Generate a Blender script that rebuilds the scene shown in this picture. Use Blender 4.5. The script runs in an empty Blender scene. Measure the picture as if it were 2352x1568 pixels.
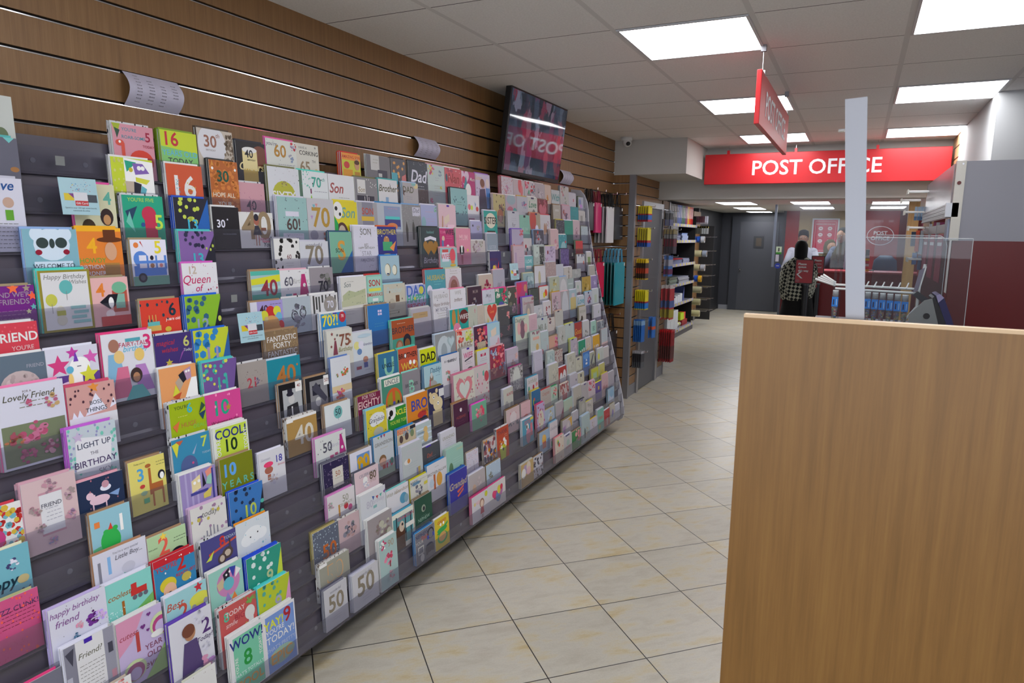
import bpy, math, random, re
from mathutils import Vector, Matrix
SC = bpy.context.scene
COL = SC.collection
R = math.radians
# ---------------------------------------------------------------- camera
cam_data = bpy.data.cameras.new('camera'); cam = bpy.data.objects.new('camera', cam_data); COL.objects.link(cam)
SC.camera = cam
YAW, PITCH, ROLL, FPX = -0.45750742, -0.15367256, 0.01466721, 1592.269
CP = Vector((2.22071215, 0.0, 1.648))
_f = Vector((math.sin(YAW)*math.cos(PITCH), math.cos(YAW)*math.cos(PITCH), math.sin(PITCH)))
_r0 = Vector((math.cos(YAW), -math.sin(YAW), 0)); _u0 = _r0.cross(_f)
_r = math.cos(ROLL)*_r0 + math.sin(ROLL)*_u0; _u = -math.sin(ROLL)*_r0 + math.cos(ROLL)*_u0
_m = Matrix((_r, _u, -_f)).transposed().to_4x4(); _m.translation = CP
cam.matrix_world = _m
cam_data.sensor_width = 36.0; cam_data.lens = FPX*36.0/2352.0; cam_data.clip_start = 0.05; cam_data.clip_end = 100
cam_data.dof.use_dof = True; cam_data.dof.focus_distance = 3.2; cam_data.dof.aperture_fstop = 10.0
# ---------------------------------------------------------------- world, exposure
w = bpy.data.worlds.new('world'); SC.world = w; w.use_nodes = True
w.node_tree.nodes['Background'].inputs[0].default_value = (0.82, 0.88, 1.0, 1); w.node_tree.nodes['Background'].inputs[1].default_value = 0.4
SC.view_settings.view_transform = 'Standard'; SC.view_settings.look = 'None'; SC.view_settings.gamma = 1.0
SC.view_settings.use_curve_mapping = False; SC.view_settings.exposure = 0.62
cy = SC.cycles; cy.max_bounces = 6; cy.diffuse_bounces = 3; cy.glossy_bounces = 3; cy.transmission_bounces = 4; cy.transparent_max_bounces = 16
cy.caustics_reflective = False; cy.caustics_refractive = False; cy.sample_clamp_indirect = 6; cy.use_adaptive_sampling = True; cy.adaptive_threshold = 0.045
LAMP = 7.5          # strength of the ceiling light diffusers
LOWLAMP = 8.5
H = 2.568           # main ceiling
# added fill light for an unseen shopfront, tilted up to brighten the ceiling
dl = bpy.data.lights.new('rear_fill_light', 'AREA'); dl.shape = 'RECTANGLE'; dl.size = 3.4; dl.size_y = 1.9; dl.energy = 30; dl.color = (0.85, 0.92, 1.0)
dlo = bpy.data.objects.new('rear_fill_light', dl); COL.objects.link(dlo); dlo.location = (2.6, -2.2, 1.5); dlo.rotation_euler = (R(112), 0, 0)
# ---------------------------------------------------------------- materials
def lin(c):
    c = c.strip('#')
    if len(c) == 3: c = ''.join(x+x for x in c)
    o = []
    for i in (0, 2, 4):
        v = int(c[i:i+2], 16)/255.0
        o.append(v/12.92 if v <= 0.04045 else ((v+0.055)/1.055)**2.4)
    return (o[0], o[1], o[2], 1.0)
MC = {}
def mat(c, rough=0.5, metal=0.0, spec=0.5, key=None):
    k = (c, rough, metal, spec)
    if k in MC: return MC[k]
    m = bpy.data.materials.new('colour_'+c); m.use_nodes = True
    b = m.node_tree.nodes['Principled BSDF']
    b.inputs['Base Color'].default_value = lin(c); b.inputs['Roughness'].default_value = rough; b.inputs['Metallic'].default_value = metal
    b.inputs['Specular IOR Level'].default_value = spec
    MC[k] = m; return m
def nodes(name):
    m = bpy.data.materials.new(name); m.use_nodes = True; nt = m.node_tree
    return m, nt, nt.nodes['Principled BSDF'], nt.nodes['Material Output']
def N(nt, t, **kw):
    n = nt.nodes.new(t)
    for k, v in kw.items(): setattr(n, k, v)
    return n
def emis(c, s, name='lamp_diffuser'):
    m = bpy.data.materials.new(name); m.use_nodes = True; nt = m.node_tree
    nt.nodes.remove(nt.nodes['Principled BSDF']); e = nt.nodes.new('ShaderNodeEmission'); e.inputs[0].default_value = lin(c); e.inputs[1].default_value = s
    nt.links.new(e.outputs[0], nt.nodes['Material Output'].inputs[0]); return m
def ramp(nt, stops):
    r = nt.nodes.new('ShaderNodeValToRGB'); el = r.color_ramp.elements
    while len(el) < len(stops): el.new(0.5)
    for e, (p, c) in zip(el, stops): e.position = p; e.color = lin(c)
    return r
def wood(name, c1, c2, c3, axis='Z', scale=1.0, rough=0.38):
    m, nt, b, o = nodes(name)
    tc = N(nt, 'ShaderNodeTexCoord'); mp = N(nt, 'ShaderNodeMapping')
    s = {'Z': (38, 38, 1.3), 'Y': (38, 1.3, 38), 'X': (1.3, 38, 38)}[axis]
    mp.inputs['Scale'].default_value = [x*scale for x in s]
    nz = N(nt, 'ShaderNodeTexNoise'); nz.inputs['Scale'].default_value = 1.6; nz.inputs['Detail'].default_value = 5; nz.inputs['Roughness'].default_value = 0.65
    nz2 = N(nt, 'ShaderNodeTexNoise'); nz2.inputs['Scale'].default_value = 9; nz2.inputs['Detail'].default_value = 3
    r = ramp(nt, [(0.25, c1), (0.5, c2), (0.75, c3)])
    ad = N(nt, 'ShaderNodeMath', operation='MULTIPLY_ADD'); ad.inputs[1].default_value = 0.35; 
    sb = N(nt, 'ShaderNodeMath', operation='SUBTRACT'); sb.inputs[1].default_value = 0.17
    nt.links.new(tc.outputs['Object'], mp.inputs[0]); nt.links.new(mp.outputs[0], nz.inputs[0]); nt.links.new(mp.outputs[0], nz2.inputs[0])
    nt.links.new(nz2.outputs[0], ad.inputs[0]); nt.links.new(nz.outputs[0], ad.inputs[2]); nt.links.new(ad.outputs[0], sb.inputs[0]); nt.links.new(sb.outputs[0], r.inputs[0])
    nt.links.new(r.outputs[0], b.inputs['Base Color']); b.inputs['Roughness'].default_value = rough
    return m
WOODWALL = wood('beech_slatwall', '#7c5c3c', '#8b6742', '#98744c', 'Z', 1.0, 0.45)
WOODPANEL = wood('beech_panel', '#74501f', '#845c28', '#906830', 'Z', 0.8, 0.4)
WOODEDGE = mat('#d8b890', 0.4)
KRAFTC = '#a8845c'
ALU = mat('#a8a8ac', 0.35, 0.9)
ALUD = mat('#8c8c92', 0.45, 0.6)
CHROME = mat('#d8d8dc', 0.15, 1.0)
BLACK = mat('#101014', 0.4)
DARK = mat('#08080a', 0.7)
WHITE = mat('#dcdcdc', 0.6)
def floor_mat():
    m, nt, b, o = nodes('beige_floor_tiles')
    tc = N(nt, 'ShaderNodeTexCoord'); mp = N(nt, 'ShaderNodeMapping'); mp.vector_type = 'TEXTURE'
    mp.inputs['Location'].default_value = (0.717, 1.6165, 0); mp.inputs['Rotation'].default_value = (0, 0, R(45)); mp.inputs['Scale'].default_value = (0.417, 0.417, 0.417)
    nt.links.new(tc.outputs['Object'], mp.inputs[0])
    fr = N(nt, 'ShaderNodeVectorMath', operation='FRACTION'); nt.links.new(mp.outputs[0], fr.inputs[0])
    fl = N(nt, 'ShaderNodeVectorMath', operation='FLOOR'); nt.links.new(mp.outputs[0], fl.inputs[0])
    sx = N(nt, 'ShaderNodeSeparateXYZ'); nt.links.new(fr.outputs[0], sx.inputs[0])
    def edge(out):
        a = N(nt, 'ShaderNodeMath', operation='SUBTRACT'); a.inputs[1].default_value = 0.5; nt.links.new(out, a.inputs[0])
        c = N(nt, 'ShaderNodeMath', operation='ABSOLUTE'); nt.links.new(a.outputs[0], c.inputs[0]); return c
    e1, e2 = edge(sx.outputs[0]), edge(sx.outputs[1])
    mx = N(nt, 'ShaderNodeMath', operation='MAXIMUM'); nt.links.new(e1.outputs[0], mx.inputs[0]); nt.links.new(e2.outputs[0], mx.inputs[1])
    gt = N(nt, 'ShaderNodeMath', operation='GREATER_THAN'); gt.inputs[1].default_value = 0.4945; nt.links.new(mx.outputs[0], gt.inputs[0])
    wn = N(nt, 'ShaderNodeTexWhiteNoise'); nt.links.new(fl.outputs[0], wn.inputs[0])
    ofs = N(nt, 'ShaderNodeVectorMath', operation='MULTIPLY_ADD'); ofs.inputs[1].default_value = (7, 7, 7); nt.links.new(wn.outputs['Color'], ofs.inputs[0]); nt.links.new(mp.outputs[0], ofs.inputs[2])
    st = N(nt, 'ShaderNodeMapping'); st.inputs['Scale'].default_value = (1.2, 3.2, 1); nt.links.new(ofs.outputs[0], st.inputs[0])
    nz = N(nt, 'ShaderNodeTexNoise'); nz.inputs['Scale'].default_value = 1.7; nz.inputs['Detail'].default_value = 6; nz.inputs['Roughness'].default_value = 0.65; nt.links.new(st.outputs[0], nz.inputs[0])
    r = ramp(nt, [(0.33, '#b0a99b'), (0.5, '#bcb7ab'), (0.6, '#bdb298'), (0.72, '#b3a078')]); nt.links.new(nz.outputs[0], r.inputs[0])
    sp = N(nt, 'ShaderNodeTexNoise'); sp.inputs['Scale'].default_value = 60; sp.inputs['Detail'].default_value = 2; nt.links.new(mp.outputs[0], sp.inputs[0])
    hs = N(nt, 'ShaderNodeHueSaturation'); nt.links.new(r.outputs[0], hs.inputs['Color'])
    mr = N(nt, 'ShaderNodeMapRange'); mr.inputs['To Min'].default_value = 0.92; mr.inputs['To Max'].default_value = 1.06; nt.links.new(wn.outputs[0], mr.inputs[0])
    m2 = N(nt, 'ShaderNodeMapRange'); m2.inputs['To Min'].default_value = 0.9; m2.inputs['To Max'].default_value = 1.1; nt.links.new(sp.outputs[0], m2.inputs[0])
    mm = N(nt, 'ShaderNodeMath', operation='MULTIPLY'); nt.links.new(mr.outputs[0], mm.inputs[0]); nt.links.new(m2.outputs[0], mm.inputs[1]); nt.links.new(mm.outputs[0], hs.inputs['Value'])
    mi = N(nt, 'ShaderNodeMix', data_type='RGBA'); nt.links.new(gt.outputs[0], mi.inputs['Factor']); nt.links.new(hs.outputs[0], mi.inputs['A']); mi.inputs['B'].default_value = lin('#2c2a2a')
    nt.links.new(mi.outputs['Result'], b.inputs['Base Color'])
    b.inputs['Roughness'].default_value = 0.33
    bp = N(nt, 'ShaderNodeBump'); bp.inputs['Strength'].default_value = 0.15; bp.inputs['Distance'].default_value = 0.003; bp.invert = True
    nt.links.new(gt.outputs[0], bp.inputs['Height']); nt.links.new(bp.outputs[0], b.inputs['Normal'])
    return m
def ceil_mat(name, ox, oy, sx_, sy_, base='#eceae8'):
    m, nt, b, o = nodes(name)
    tc = N(nt, 'ShaderNodeTexCoord'); mp = N(nt, 'ShaderNodeMapping'); mp.vector_type = 'TEXTURE'
    mp.inputs['Location'].default_value = (ox, oy, 0); mp.inputs['Scale'].default_value = (sx_, sy_, 1)
    nt.links.new(tc.outputs['Object'], mp.inputs[0])
    fr = N(nt, 'ShaderNodeVectorMath', operation='FRACTION'); nt.links.new(mp.outputs[0], fr.inputs[0])
    s = N(nt, 'ShaderNodeSeparateXYZ'); nt.links.new(fr.outputs[0], s.inputs[0])
    def edge(out, t):
        a = N(nt, 'ShaderNodeMath', operation='SUBTRACT'); a.inputs[1].default_value = 0.5; nt.links.new(out, a.inputs[0])
        c = N(nt, 'ShaderNodeMath', operation='ABSOLUTE'); nt.links.new(a.outputs[0], c.inputs[0])
        g = N(nt, 'ShaderNodeMath', operation='GREATER_THAN'); g.inputs[1].default_value = t; nt.links.new(c.outputs[0], g.inputs[0]); return g
    gx, gy = edge(s.outputs[0], 0.479), edge(s.outputs[1], 0.4952)
    nz = N(nt, 'ShaderNodeTexNoise'); nz.inputs['Scale'].default_value = 120; nz.inputs['Detail'].default_value = 3; nt.links.new(tc.outputs['Object'], nz.inputs[0])
    r = ramp(nt, [(0.3, '#e0dedc'), (0.7, base)]); nt.links.new(nz.outputs[0], r.inputs[0])
    m1 = N(nt, 'ShaderNodeMix', data_type='RGBA'); nt.links.new(gy.outputs[0], m1.inputs['Factor']); nt.links.new(r.outputs[0], m1.inputs['A']); m1.inputs['B'].default_value = lin('#3c3838')  # dark row lines paint the shadow gaps into the tile colour
    m2 = N(nt, 'ShaderNodeMix', data_type='RGBA'); nt.links.new(gx.outputs[0], m2.inputs['Factor']); nt.links.new(m1.outputs['Result'], m2.inputs['A']); m2.inputs['B'].default_value = lin('#d4d2d0')
    nt.links.new(m2.outputs['Result'], b.inputs['Base Color']); b.inputs['Roughness'].default_value = 0.8
    return m
def pattern_mat(name, c1, c2, scale, thr):
    m, nt, b, o = nodes(name)
    tc = N(nt, 'ShaderNodeTexCoord'); mp = N(nt, 'ShaderNodeMapping'); mp.inputs['Scale'].default_value = (1, 1, 0.45)
    v = N(nt, 'ShaderNodeTexVoronoi'); v.inputs['Scale'].default_value = scale
    nt.links.new(tc.outputs['Object'], mp.inputs[0]); nt.links.new(mp.outputs[0], v.inputs['Vector'])
    g = N(nt, 'ShaderNodeMath', operation='LESS_THAN'); g.inputs[1].default_value = thr; nt.links.new(v.outputs['Distance'], g.inputs[0])
    mi = N(nt, 'ShaderNodeMix', data_type='RGBA'); nt.links.new(g.outputs[0], mi.inputs['Factor']); mi.inputs['A'].default_value = lin(c1); mi.inputs['B'].default_value = lin(c2)
    nt.links.new(mi.outputs['Result'], b.inputs['Base Color']); return m
DASH = pattern_mat('white_envelope_with_black_dashes', '#d8d8dc', '#1c1c20', 90, 0.28)
PAT = pattern_mat('white_paper_with_brown_flecks', '#dcdad6', '#5a4238', 110, 0.33)
def glassy(name, tint, alpha, rough=0.08):
    m = bpy.data.materials.new(name); m.use_nodes = True; nt = m.node_tree; nt.nodes.remove(nt.nodes['Principled BSDF'])
    tr = N(nt, 'ShaderNodeBsdfTransparent'); tr.inputs[0].default_value = lin(tint)
    gl = N(nt, 'ShaderNodeBsdfGlossy'); gl.inputs['Roughness'].default_value = rough
    df = N(nt, 'ShaderNodeBsdfDiffuse'); df.inputs[0].default_value = lin('#b0b0bc')
    fz = N(nt, 'ShaderNodeFresnel'); fz.inputs[0].default_value = 1.45
    m1 = N(nt, 'ShaderNodeMixShader'); m1.inputs[0].default_value = alpha; nt.links.new(tr.outputs[0], m1.inputs[1]); nt.links.new(df.outputs[0], m1.inputs[2])
    m2 = N(nt, 'ShaderNodeMixShader'); geo = N(nt, 'ShaderNodeNewGeometry'); iv = N(nt, 'ShaderNodeMath', operation='SUBTRACT'); iv.inputs[0].default_value = 1.0; nt.links.new(geo.outputs['Backfacing'], iv.inputs[1])
    fm = N(nt, 'ShaderNodeMath', operation='MULTIPLY'); nt.links.new(fz.outputs[0], fm.inputs[0]); nt.links.new(iv.outputs[0], fm.inputs[1]); nt.links.new(fm.outputs[0], m2.inputs[0]); nt.links.new(m1.outputs[0], m2.inputs[1]); nt.links.new(gl.outputs[0], m2.inputs[2])
    nt.links.new(m2.outputs[0], nt.nodes['Material Output'].inputs[0]); return m
LIP = glassy('clear_plastic_lip', '#ebebf0', 0.05)
GLASS = glassy('clear_screen_glass', '#eef2f4', 0.03, 0.02)
FROST = glassy('cloudy_polycarbonate', '#e0e0ec', 0.45, 0.25)
# ---------------------------------------------------------------- mesh helpers
class MB:
    def __init__(s): s.v = []; s.f = []; s.m = []; s.mats = []
    def mi(s, m):
        if m not in s.mats: s.mats.append(m)
        return s.mats.index(m)
    def poly(s, pts, m):
        n = len(s.v); s.v += [tuple(p) for p in pts]; s.f.append(tuple(range(n, n+len(pts)))); s.m.append(s.mi(m))
    def mesh(s, verts, faces, m):
        n = len(s.v); s.v += [tuple(p) for p in verts]; k = s.mi(m)
        for f in faces: s.f.append(tuple(n+i for i in f)); s.m.append(k)
    def box(s, a, b, m, M=None):
        x0, y0, z0 = a; x1, y1, z1 = b
        P = [Vector(p) for p in ((x0,y0,z0),(x1,y0,z0),(x1,y1,z0),(x0,y1,z0),(x0,y0,z1),(x1,y0,z1),(x1,y1,z1),(x0,y1,z1))]
        if M: P = [M @ p for p in P]
        s.mesh(P, [(0,3,2,1),(4,5,6,7),(0,1,5,4),(1,2,6,5),(2,3,7,6),(3,0,4,7)], m)
    def prism(s, prof, axis, a, b, m):
        # prof: list of 2D points, extruded along axis from a to b
        def P(u, v, t): return {'x': (t, u, v), 'y': (u, t, v), 'z': (u, v, t)}[axis]
        n = len(prof); V = [P(u, v, a) for u, v in prof]+[P(u, v, b) for u, v in prof]
        F = [tuple(range(n))[::-1], tuple(range(n, 2*n))]+[(i, (i+1) % n, n+(i+1) % n, n+i) for i in range(n)]
        s.mesh(V, F, m)
    def tube(s, p, q, r, m, n=10, r2=None, cap=True):
        p, q = Vector(p), Vector(q); d = (q-p).normalized(); u = d.orthogonal().normalized(); w_ = d.cross(u); r2 = r if r2 is None else r2
        V = [p+r*(math.cos(t)*u+math.sin(t)*w_) for t in [2*math.pi*i/n for i in range(n)]]+[q+r2*(math.cos(t)*u+math.sin(t)*w_) for t in [2*math.pi*i/n for i in range(n)]]
        F = [(i, (i+1) % n, n+(i+1) % n, n+i) for i in range(n)]
        if cap: F += [tuple(range(n))[::-1], tuple(range(n, 2*n))]
        s.mesh(V, F, m)
    def path(s, pts, r, m, n=8):
        for a, b in zip(pts, pts[1:]): s.tube(a, b, r, m, n)
    def ball(s, c, rx, ry, rz, m, nu=16, nv=10):
        V = []; F = []
        for j in range(nv+1):
            ph = math.pi*j/nv
            for i in range(nu):
                th = 2*math.pi*i/nu; V.append((c[0]+rx*math.sin(ph)*math.cos(th), c[1]+ry*math.sin(ph)*math.sin(th), c[2]+rz*math.cos(ph)))
        for j in range(nv):
            for i in range(nu): F.append((j*nu+i, (j+1)*nu+i, (j+1)*nu+(i+1) % nu, j*nu+(i+1) % nu))
        s.mesh(V, F, m)
    def loft(s, rings, m, n=20, cap=True):
        # rings: (cx, cy, z, rx, ry)
        V = []; F = []
        for cx, cy_, z, rx, ry in rings:
            for i in range(n):
                t = 2*math.pi*i/n; V.append((cx+rx*math.cos(t), cy_+ry*math.sin(t), z))
        for j in range(len(rings)-1):
            for i in range(n): F.append((j*n+i, j*n+(i+1) % n, (j+1)*n+(i+1) % n, (j+1)*n+i))
        if cap: F += [tuple(range(n))[::-1], tuple((len(rings)-1)*n+i for i in range(n))]
        s.mesh(V, F, m)
    def build(s, name, parent=None, loc=None, rot=None, smooth=False, bevel=0, **kw):
        me = bpy.data.meshes.new(name); me.from_pydata(s.v, [], s.f)
        for m in s.mats: me.materials.append(m)
        me.polygons.foreach_set('material_index', s.m)
        if smooth: me.polygons.foreach_set('use_smooth', [True]*len(s.f))
        me.update()
        o = bpy.data.objects.new(name, me); COL.objects.link(o)
        if parent: o.parent = parent
        if loc: o.location = loc
        if rot: o.rotation_euler = rot
        if bevel:
            b = o.modifiers.new('bevel', 'BEVEL'); b.width = bevel; b.segments = 2; b.limit_method = 'ANGLE'
        for k, v in kw.items(): o[k] = v
        return o
def empty(name, loc, label=None, category=None, group=None):
    o = bpy.data.objects.new(name, None); COL.objects.link(o); o.location = loc; o.empty_display_size = 0.05
    if label: o['label'] = label
    if category: o['category'] = category
    if group: o['group'] = group
    return o
TC = {}
def text_mesh(t, bold=0.0, shear=0.0):
    k = (t, bold, shear)
    if k in TC: return TC[k]
    cu = bpy.data.curves.new('lettering', 'FONT'); cu.body = t; cu.align_x = 'CENTER'; cu.align_y = 'CENTER'; cu.size = 1.0; cu.resolution_u = 3
    cu.offset = bold; cu.shear = shear; cu.fill_mode = 'FRONT'
    ob = bpy.data.objects.new('lettering', cu); COL.objects.link(ob)
    dg = bpy.context.evaluated_depsgraph_get(); me = bpy.data.meshes.new_from_object(ob.evaluated_get(dg))
    V = [(v.co.x, v.co.y) for v in me.vertices]; F = [tuple(p.vertices) for p in me.polygons]
    bpy.data.objects.remove(ob); bpy.data.curves.remove(cu); bpy.data.meshes.remove(me)
    if V:
        x0 = min(v[0] for v in V); x1 = max(v[0] for v in V); y0 = min(v[1] for v in V); y1 = max(v[1] for v in V)
        V = [(a-(x0+x1)/2, b-(y0+y1)/2) for a, b in V]; wd, ht = x1-x0, y1-y0
    else: wd = ht = 1
    if bold > 0:
        base = text_mesh(t, 0.0, shear)
        if wd > base[2]*1.12+0.1 or ht > base[3]*1.2+0.1:
            TC[k] = base if bold < 0.006 else text_mesh(t, bold*0.4, shear); return TC[k]
    TC[k] = (V, F, wd, ht); return TC[k]
def put_text(mb, t, P, U, Wv, height, m, bold=0.0, shear=0.0, maxw=None, capfix=True, rot=0):
    """flat lettering centred at P, reading along U with up Wv; height = capital height"""
    V, F, wd, ht = text_mesh(t, bold, shear)
    s = height/(0.73 if capfix else ht)
    if maxw and wd*s > maxw: s = maxw/wd
    P, U, Wv = Vector(P), Vector(U), Vector(Wv)
    c, sn = math.cos(rot), math.sin(rot)
    mb.mesh([P+U*(s*(a*c-b*sn))+Wv*(s*(a*sn+b*c)) for a, b in V], F, m)
def st(name, mb, **kw): return mb.build(name, kind='structure', **kw)
# ---------------------------------------------------------------- floor, ceilings, walls
mb = MB(); mb.poly([(-3, -1.2, 0), (6, -1.2, 0), (6, 17.2, 0), (-3, 17.2, 0)], floor_mat()); st('floor', mb)
mb = MB(); mb.box((5.2, -1.2, 0), (5.25, 5.36, 2.568), mat('#d0ccc8', 0.8)); st('wall_bounce_right', mb)  # unseen wall added to bounce light back into the room
mb = MB(); mb.box((0, -1.2, H), (6, 7.69, H+0.04), ceil_mat('ceiling_tiles', 0.5444, 2.5741, 0.6, 0.6)); st('ceiling', mb)
PLASTER = mat('#c4c2be', 0.85)
mb = MB(); mb.box((-1.2, 7.9, 2.2), (5, 17, 2.24), ceil_mat('rear_ceiling_tiles', 0.11, 11.6, 0.6, 0.6, '#c4c2b8')); st('ceiling', mb)
PITCH_S = 0.1024; TOPG = H-0.1027
def slats(mb, axis, const, a, b, z0, z1, sign=1, wm=WOODWALL):
    """slat wall face: boards with recessed grooves and a bright metal insert; axis 'x' = face at x=const running along y"""
    zs = []; z = TOPG
    while z > z0-0.02: zs.append(z); z -= PITCH_S
    T = 0.018
    def bx(d0, d1, za, zb_, m):
        za = max(za, z0); zb_ = min(zb_, z1)
        if zb_-za < 0.0005: return
        lo, hi = sorted((const+sign*d0, const+sign*d1))
        if axis == 'x': mb.box((lo, a, za), (hi, b, zb_), m)
        else: mb.box((a, lo, za), (b, hi, zb_), m)
    bx(-T-0.004, -0.012, z0, z1, DARK)
    prev = z1
    for z in zs:
        bx(-0.012, 0, z+0.005, prev, wm); prev = z-0.006
        bx(-0.012, 0.0015, z-0.0062, z-0.0028, CHROME)
    bx(-0.012, 0, z0, prev, wm)
mb = MB(); slats(mb, 'x', 0, -1.2, 6.76, 0, H); st('wall_left', mb)
mb = MB(); mb.box((0, 6.74, 2.237), (0.707, 7.9, H), PLASTER); st('wall_bulkhead', mb)
mb = MB(); mb.box((0.707, 7.69, 2.045), (3.4, 7.9, H+0.04), PLASTER); mb.box((-1.2, 7.69, 2.045), (0.707, 7.9, 2.237), PLASTER); st('wall_back_bulkhead', mb)
# pillar: narrow slatted return face, corner posts, long slatted side with a grey door
mb = MB(); slats(mb, 'y', 6.74, 0, 0.165, 0.10, 2.237, -1); mb.box((0, 6.735, 0), (0.165, 6.76, 0.10), ALUD); st('wall_return', mb)
mb = MB(); slats(mb, 'x', 0.21, 6.78, 7.04, 0.12, 2.237, 1); slats(mb, 'x', 0.21, 7.04, 7.84, 2.0, 2.237, 1); slats(mb, 'x', 0.21, 7.90, 8.18, 0.12, 2.044, 1)
mb.box((0.19, 6.78, 0), (0.215, 7.04, 0.12), ALUD); mb.box((0.19, 7.90, 0), (0.215, 8.18, 0.12), ALUD); mb.box((0.0, 6.80, 0), (0.185, 8.18, 2.23), mat('#6c6864', 0.8)); st('wall_pillar', mb)
mb = MB(); mb.box((0.165, 6.73, 0), (0.225, 6.78, 2.237), ALUD); mb.box((0.19, 7.84, 0), (0.225, 7.90, 2.0), ALUD); mb.box((0.19, 8.18, 0), (0.222, 8.20, 2.045), ALU); st('trim_1', mb)
mb = MB(); mb.box((0.195, 7.10, 0.01), (0.215, 7.78, 1.94), mat('#5c5c62', 0.45, 0.2)); d = st('door_1', mb)
mb = MB()
for a, b in (((0.19, 7.04, 0), (0.232, 7.10, 2.0)), ((0.19, 7.78, 0), (0.232, 7.84, 2.0)), ((0.19, 7.10, 1.94), (0.232, 7.78, 2.0))): mb.box(a, b, ALU)
mb.build('door_frame', parent=d)
mb = MB(); mb.box((0.232, 7.80, 1.62), (0.236, 7.83, 1.84), DARK); mb.box((0.232, 7.80, 0.35), (0.236, 7.83, 0.55), ALU); mb.build('hinge', parent=d)
mb = MB(); mb.ball((0.225, 7.18, 1.02), 0.012, 0.012, 0.012, BLACK, 10, 8); mb.build('door_knob', parent=d)
# rear area: dark walls, far door
DG = mat('#33353d', 0.5); DG2 = mat('#232428', 0.5)
mb = MB(); mb.box((-0.93, 8.2, 0), (-0.9, 13.2, 2.2), WOODWALL); st('wall_rear_left', mb)
mb = MB(); mb.box((-1.2, 13.9, 0), (-0.62, 13.95, 2.2), DG2); mb.box((-0.66, 13.95, 0), (-0.62, 16.6, 2.2), DG2); st('wall_rear_side', mb)
mb = MB(); mb.box((-0.66, 16.6, 0), (0.85, 16.66, 2.2), DG); mb.box((0.80, 15.5, 0), (0.85, 16.6, 2.2), DG); st('wall_far', mb)
mb = MB(); mb.box((-0.615, 13.9, 0), (-0.60, 13.96, 2.2), ALU); st('trim_2', mb)
mb = MB(); mb.box((-0.60, 16.585, 0), (-0.385, 16.6, 0.1), mat('#8a8c94', 0.5)); st('baseboard_far', mb)
mb = MB(); mb.box((-0.2, 16.54, 0.01), (0.62, 16.59, 2.0), mat('#484a52', 0.45)); d = st('door_2', mb)
mb = MB()
for a, b in (((-0.385, 16.55, 0), (-0.2, 16.6, 2.12)), ((0.62, 16.55, 0), (0.80, 16.6, 2.12)), ((-0.2, 16.55, 2.0), (0.62, 16.6, 2.12))): mb.box(a, b, mat('#3a3d46', 0.45))
mb.build('door_frame', parent=d)
mb = MB(); mb.box((0.10, 16.53, 1.42), (0.32, 16.54, 1.68), mat('#34363c', 0.4)); mb.box((0.15, 16.527, 1.46), (0.27, 16.53, 1.64), mat('#4c443c', 0.5)); mb.build('notice_plate', parent=d)
mb = MB(); mb.ball((-0.15, 16.51, 0.93), 0.025, 0.025, 0.025, CHROME, 10, 8); mb.build('door_knob', parent=d)
# post office back wall and right side
RED = mat('#a81820', 0.4); RED2 = mat('#8c1018', 0.45); MAROON = mat('#5c0c10', 0.4); MAROON2 = mat('#4a080c', 0.4)
mb = MB(); mb.box((0.85, 15.5, 0), (1.10, 15.56, 2.2), RED2); mb.box((1.10, 15.5, 0), (2.15, 15.56, 2.2), mat('#a89474', 0.7)); mb.box((2.15, 15.5, 0), (2.9, 15.56, 2.2), mat('#a01c24', 0.35)); mb.box((2.9, 15.5, 0), (5, 15.56, 2.2), MAROON); st('wall_post_office', mb)
mb = MB(); mb.box((2.925, 5.38, 1.2), (2.95, 7.15, H), mat('#d0d2d4', 0.7)); mb.box((2.925, 5.36, 1.2), (6, 5.38, H), mat('#b8babc', 0.8)); st('wall_right', mb)
mb = MB(); slats(mb, 'x', 2.93, 7.15, 7.69, 1.2, H, -1, wood('pale_slatwall', '#c8a070', '#d0aa7c', '#d8b488')); st('wall_right_rear', mb)
mb = MB(); mb.box((2.64, 8.0, 0), (2.735, 8.1, 2.044), wood('beech_column', '#c09458', '#cca064', '#d4aa70')); st('wall_column', mb)
# ---------------------------------------------------------------- ceiling lights
DIFF = emis('#fdfdff', LAMP); DIFF2 = emis('#fdfdff', LOWLAMP)
FRAME = mat('#c8c8cc', 0.4)
def lamp(x0, x1, y0, y1, z, dm, label, group, fr=0.012):
    t = empty('ceiling_light', ((x0+x1)/2, (y0+y1)/2, z), label, 'ceiling light', group)
    hx, hy = (x1-x0)/2, (y1-y0)/2
    mb = MB()
    for a, b in (((-hx, -hy, -0.006), (hx, -hy+fr, 0)), ((-hx, hy-fr, -0.006), (hx, hy, 0)), ((-hx, -hy+fr, -0.006), (-hx+fr, hy-fr, 0)), ((hx-fr, -hy+fr, -0.006), (hx, hy-fr, 0))): mb.box(a, b, FRAME)
    mb.build('frame', parent=t)
    mb = MB(); mb.box((-hx+fr, -hy+fr, -0.004), (hx-fr, hy-fr, -0.001), dm); mb.build('diffuser', parent=t)
XL = 0.5444; names = {(1, 1): 'large ceiling light panel nearest the camera, above the hanging blade sign', (1, 4): 'ceiling light panel half hidden by the hanging blade sign', (1, 7): 'ceiling light panel just above the wide red sign, behind the blade sign',
      (3, 1): 'large ceiling light panel cut off by the top right corner', (3, 4): 'ceiling light panel in the right column, second from the front', (3, 7): 'ceiling light panel above the right end of the wide red sign'}
for c in (1, 3):
    for r in (-5, -2, 1, 4, 7):
        lb = names.get((c, r), 'square ceiling light panel in the grid, behind the photographer')
        lamp(XL+0.6*c+0.012, XL+0.6*(c+1)-0.012, 2.5741+0.6*r+0.006, 2.5741+0.6*(r+1)-0.006, H, DIFF, lb, 'main ceiling lights' if (c, r) in names else 'lights behind the photographer')
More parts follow.
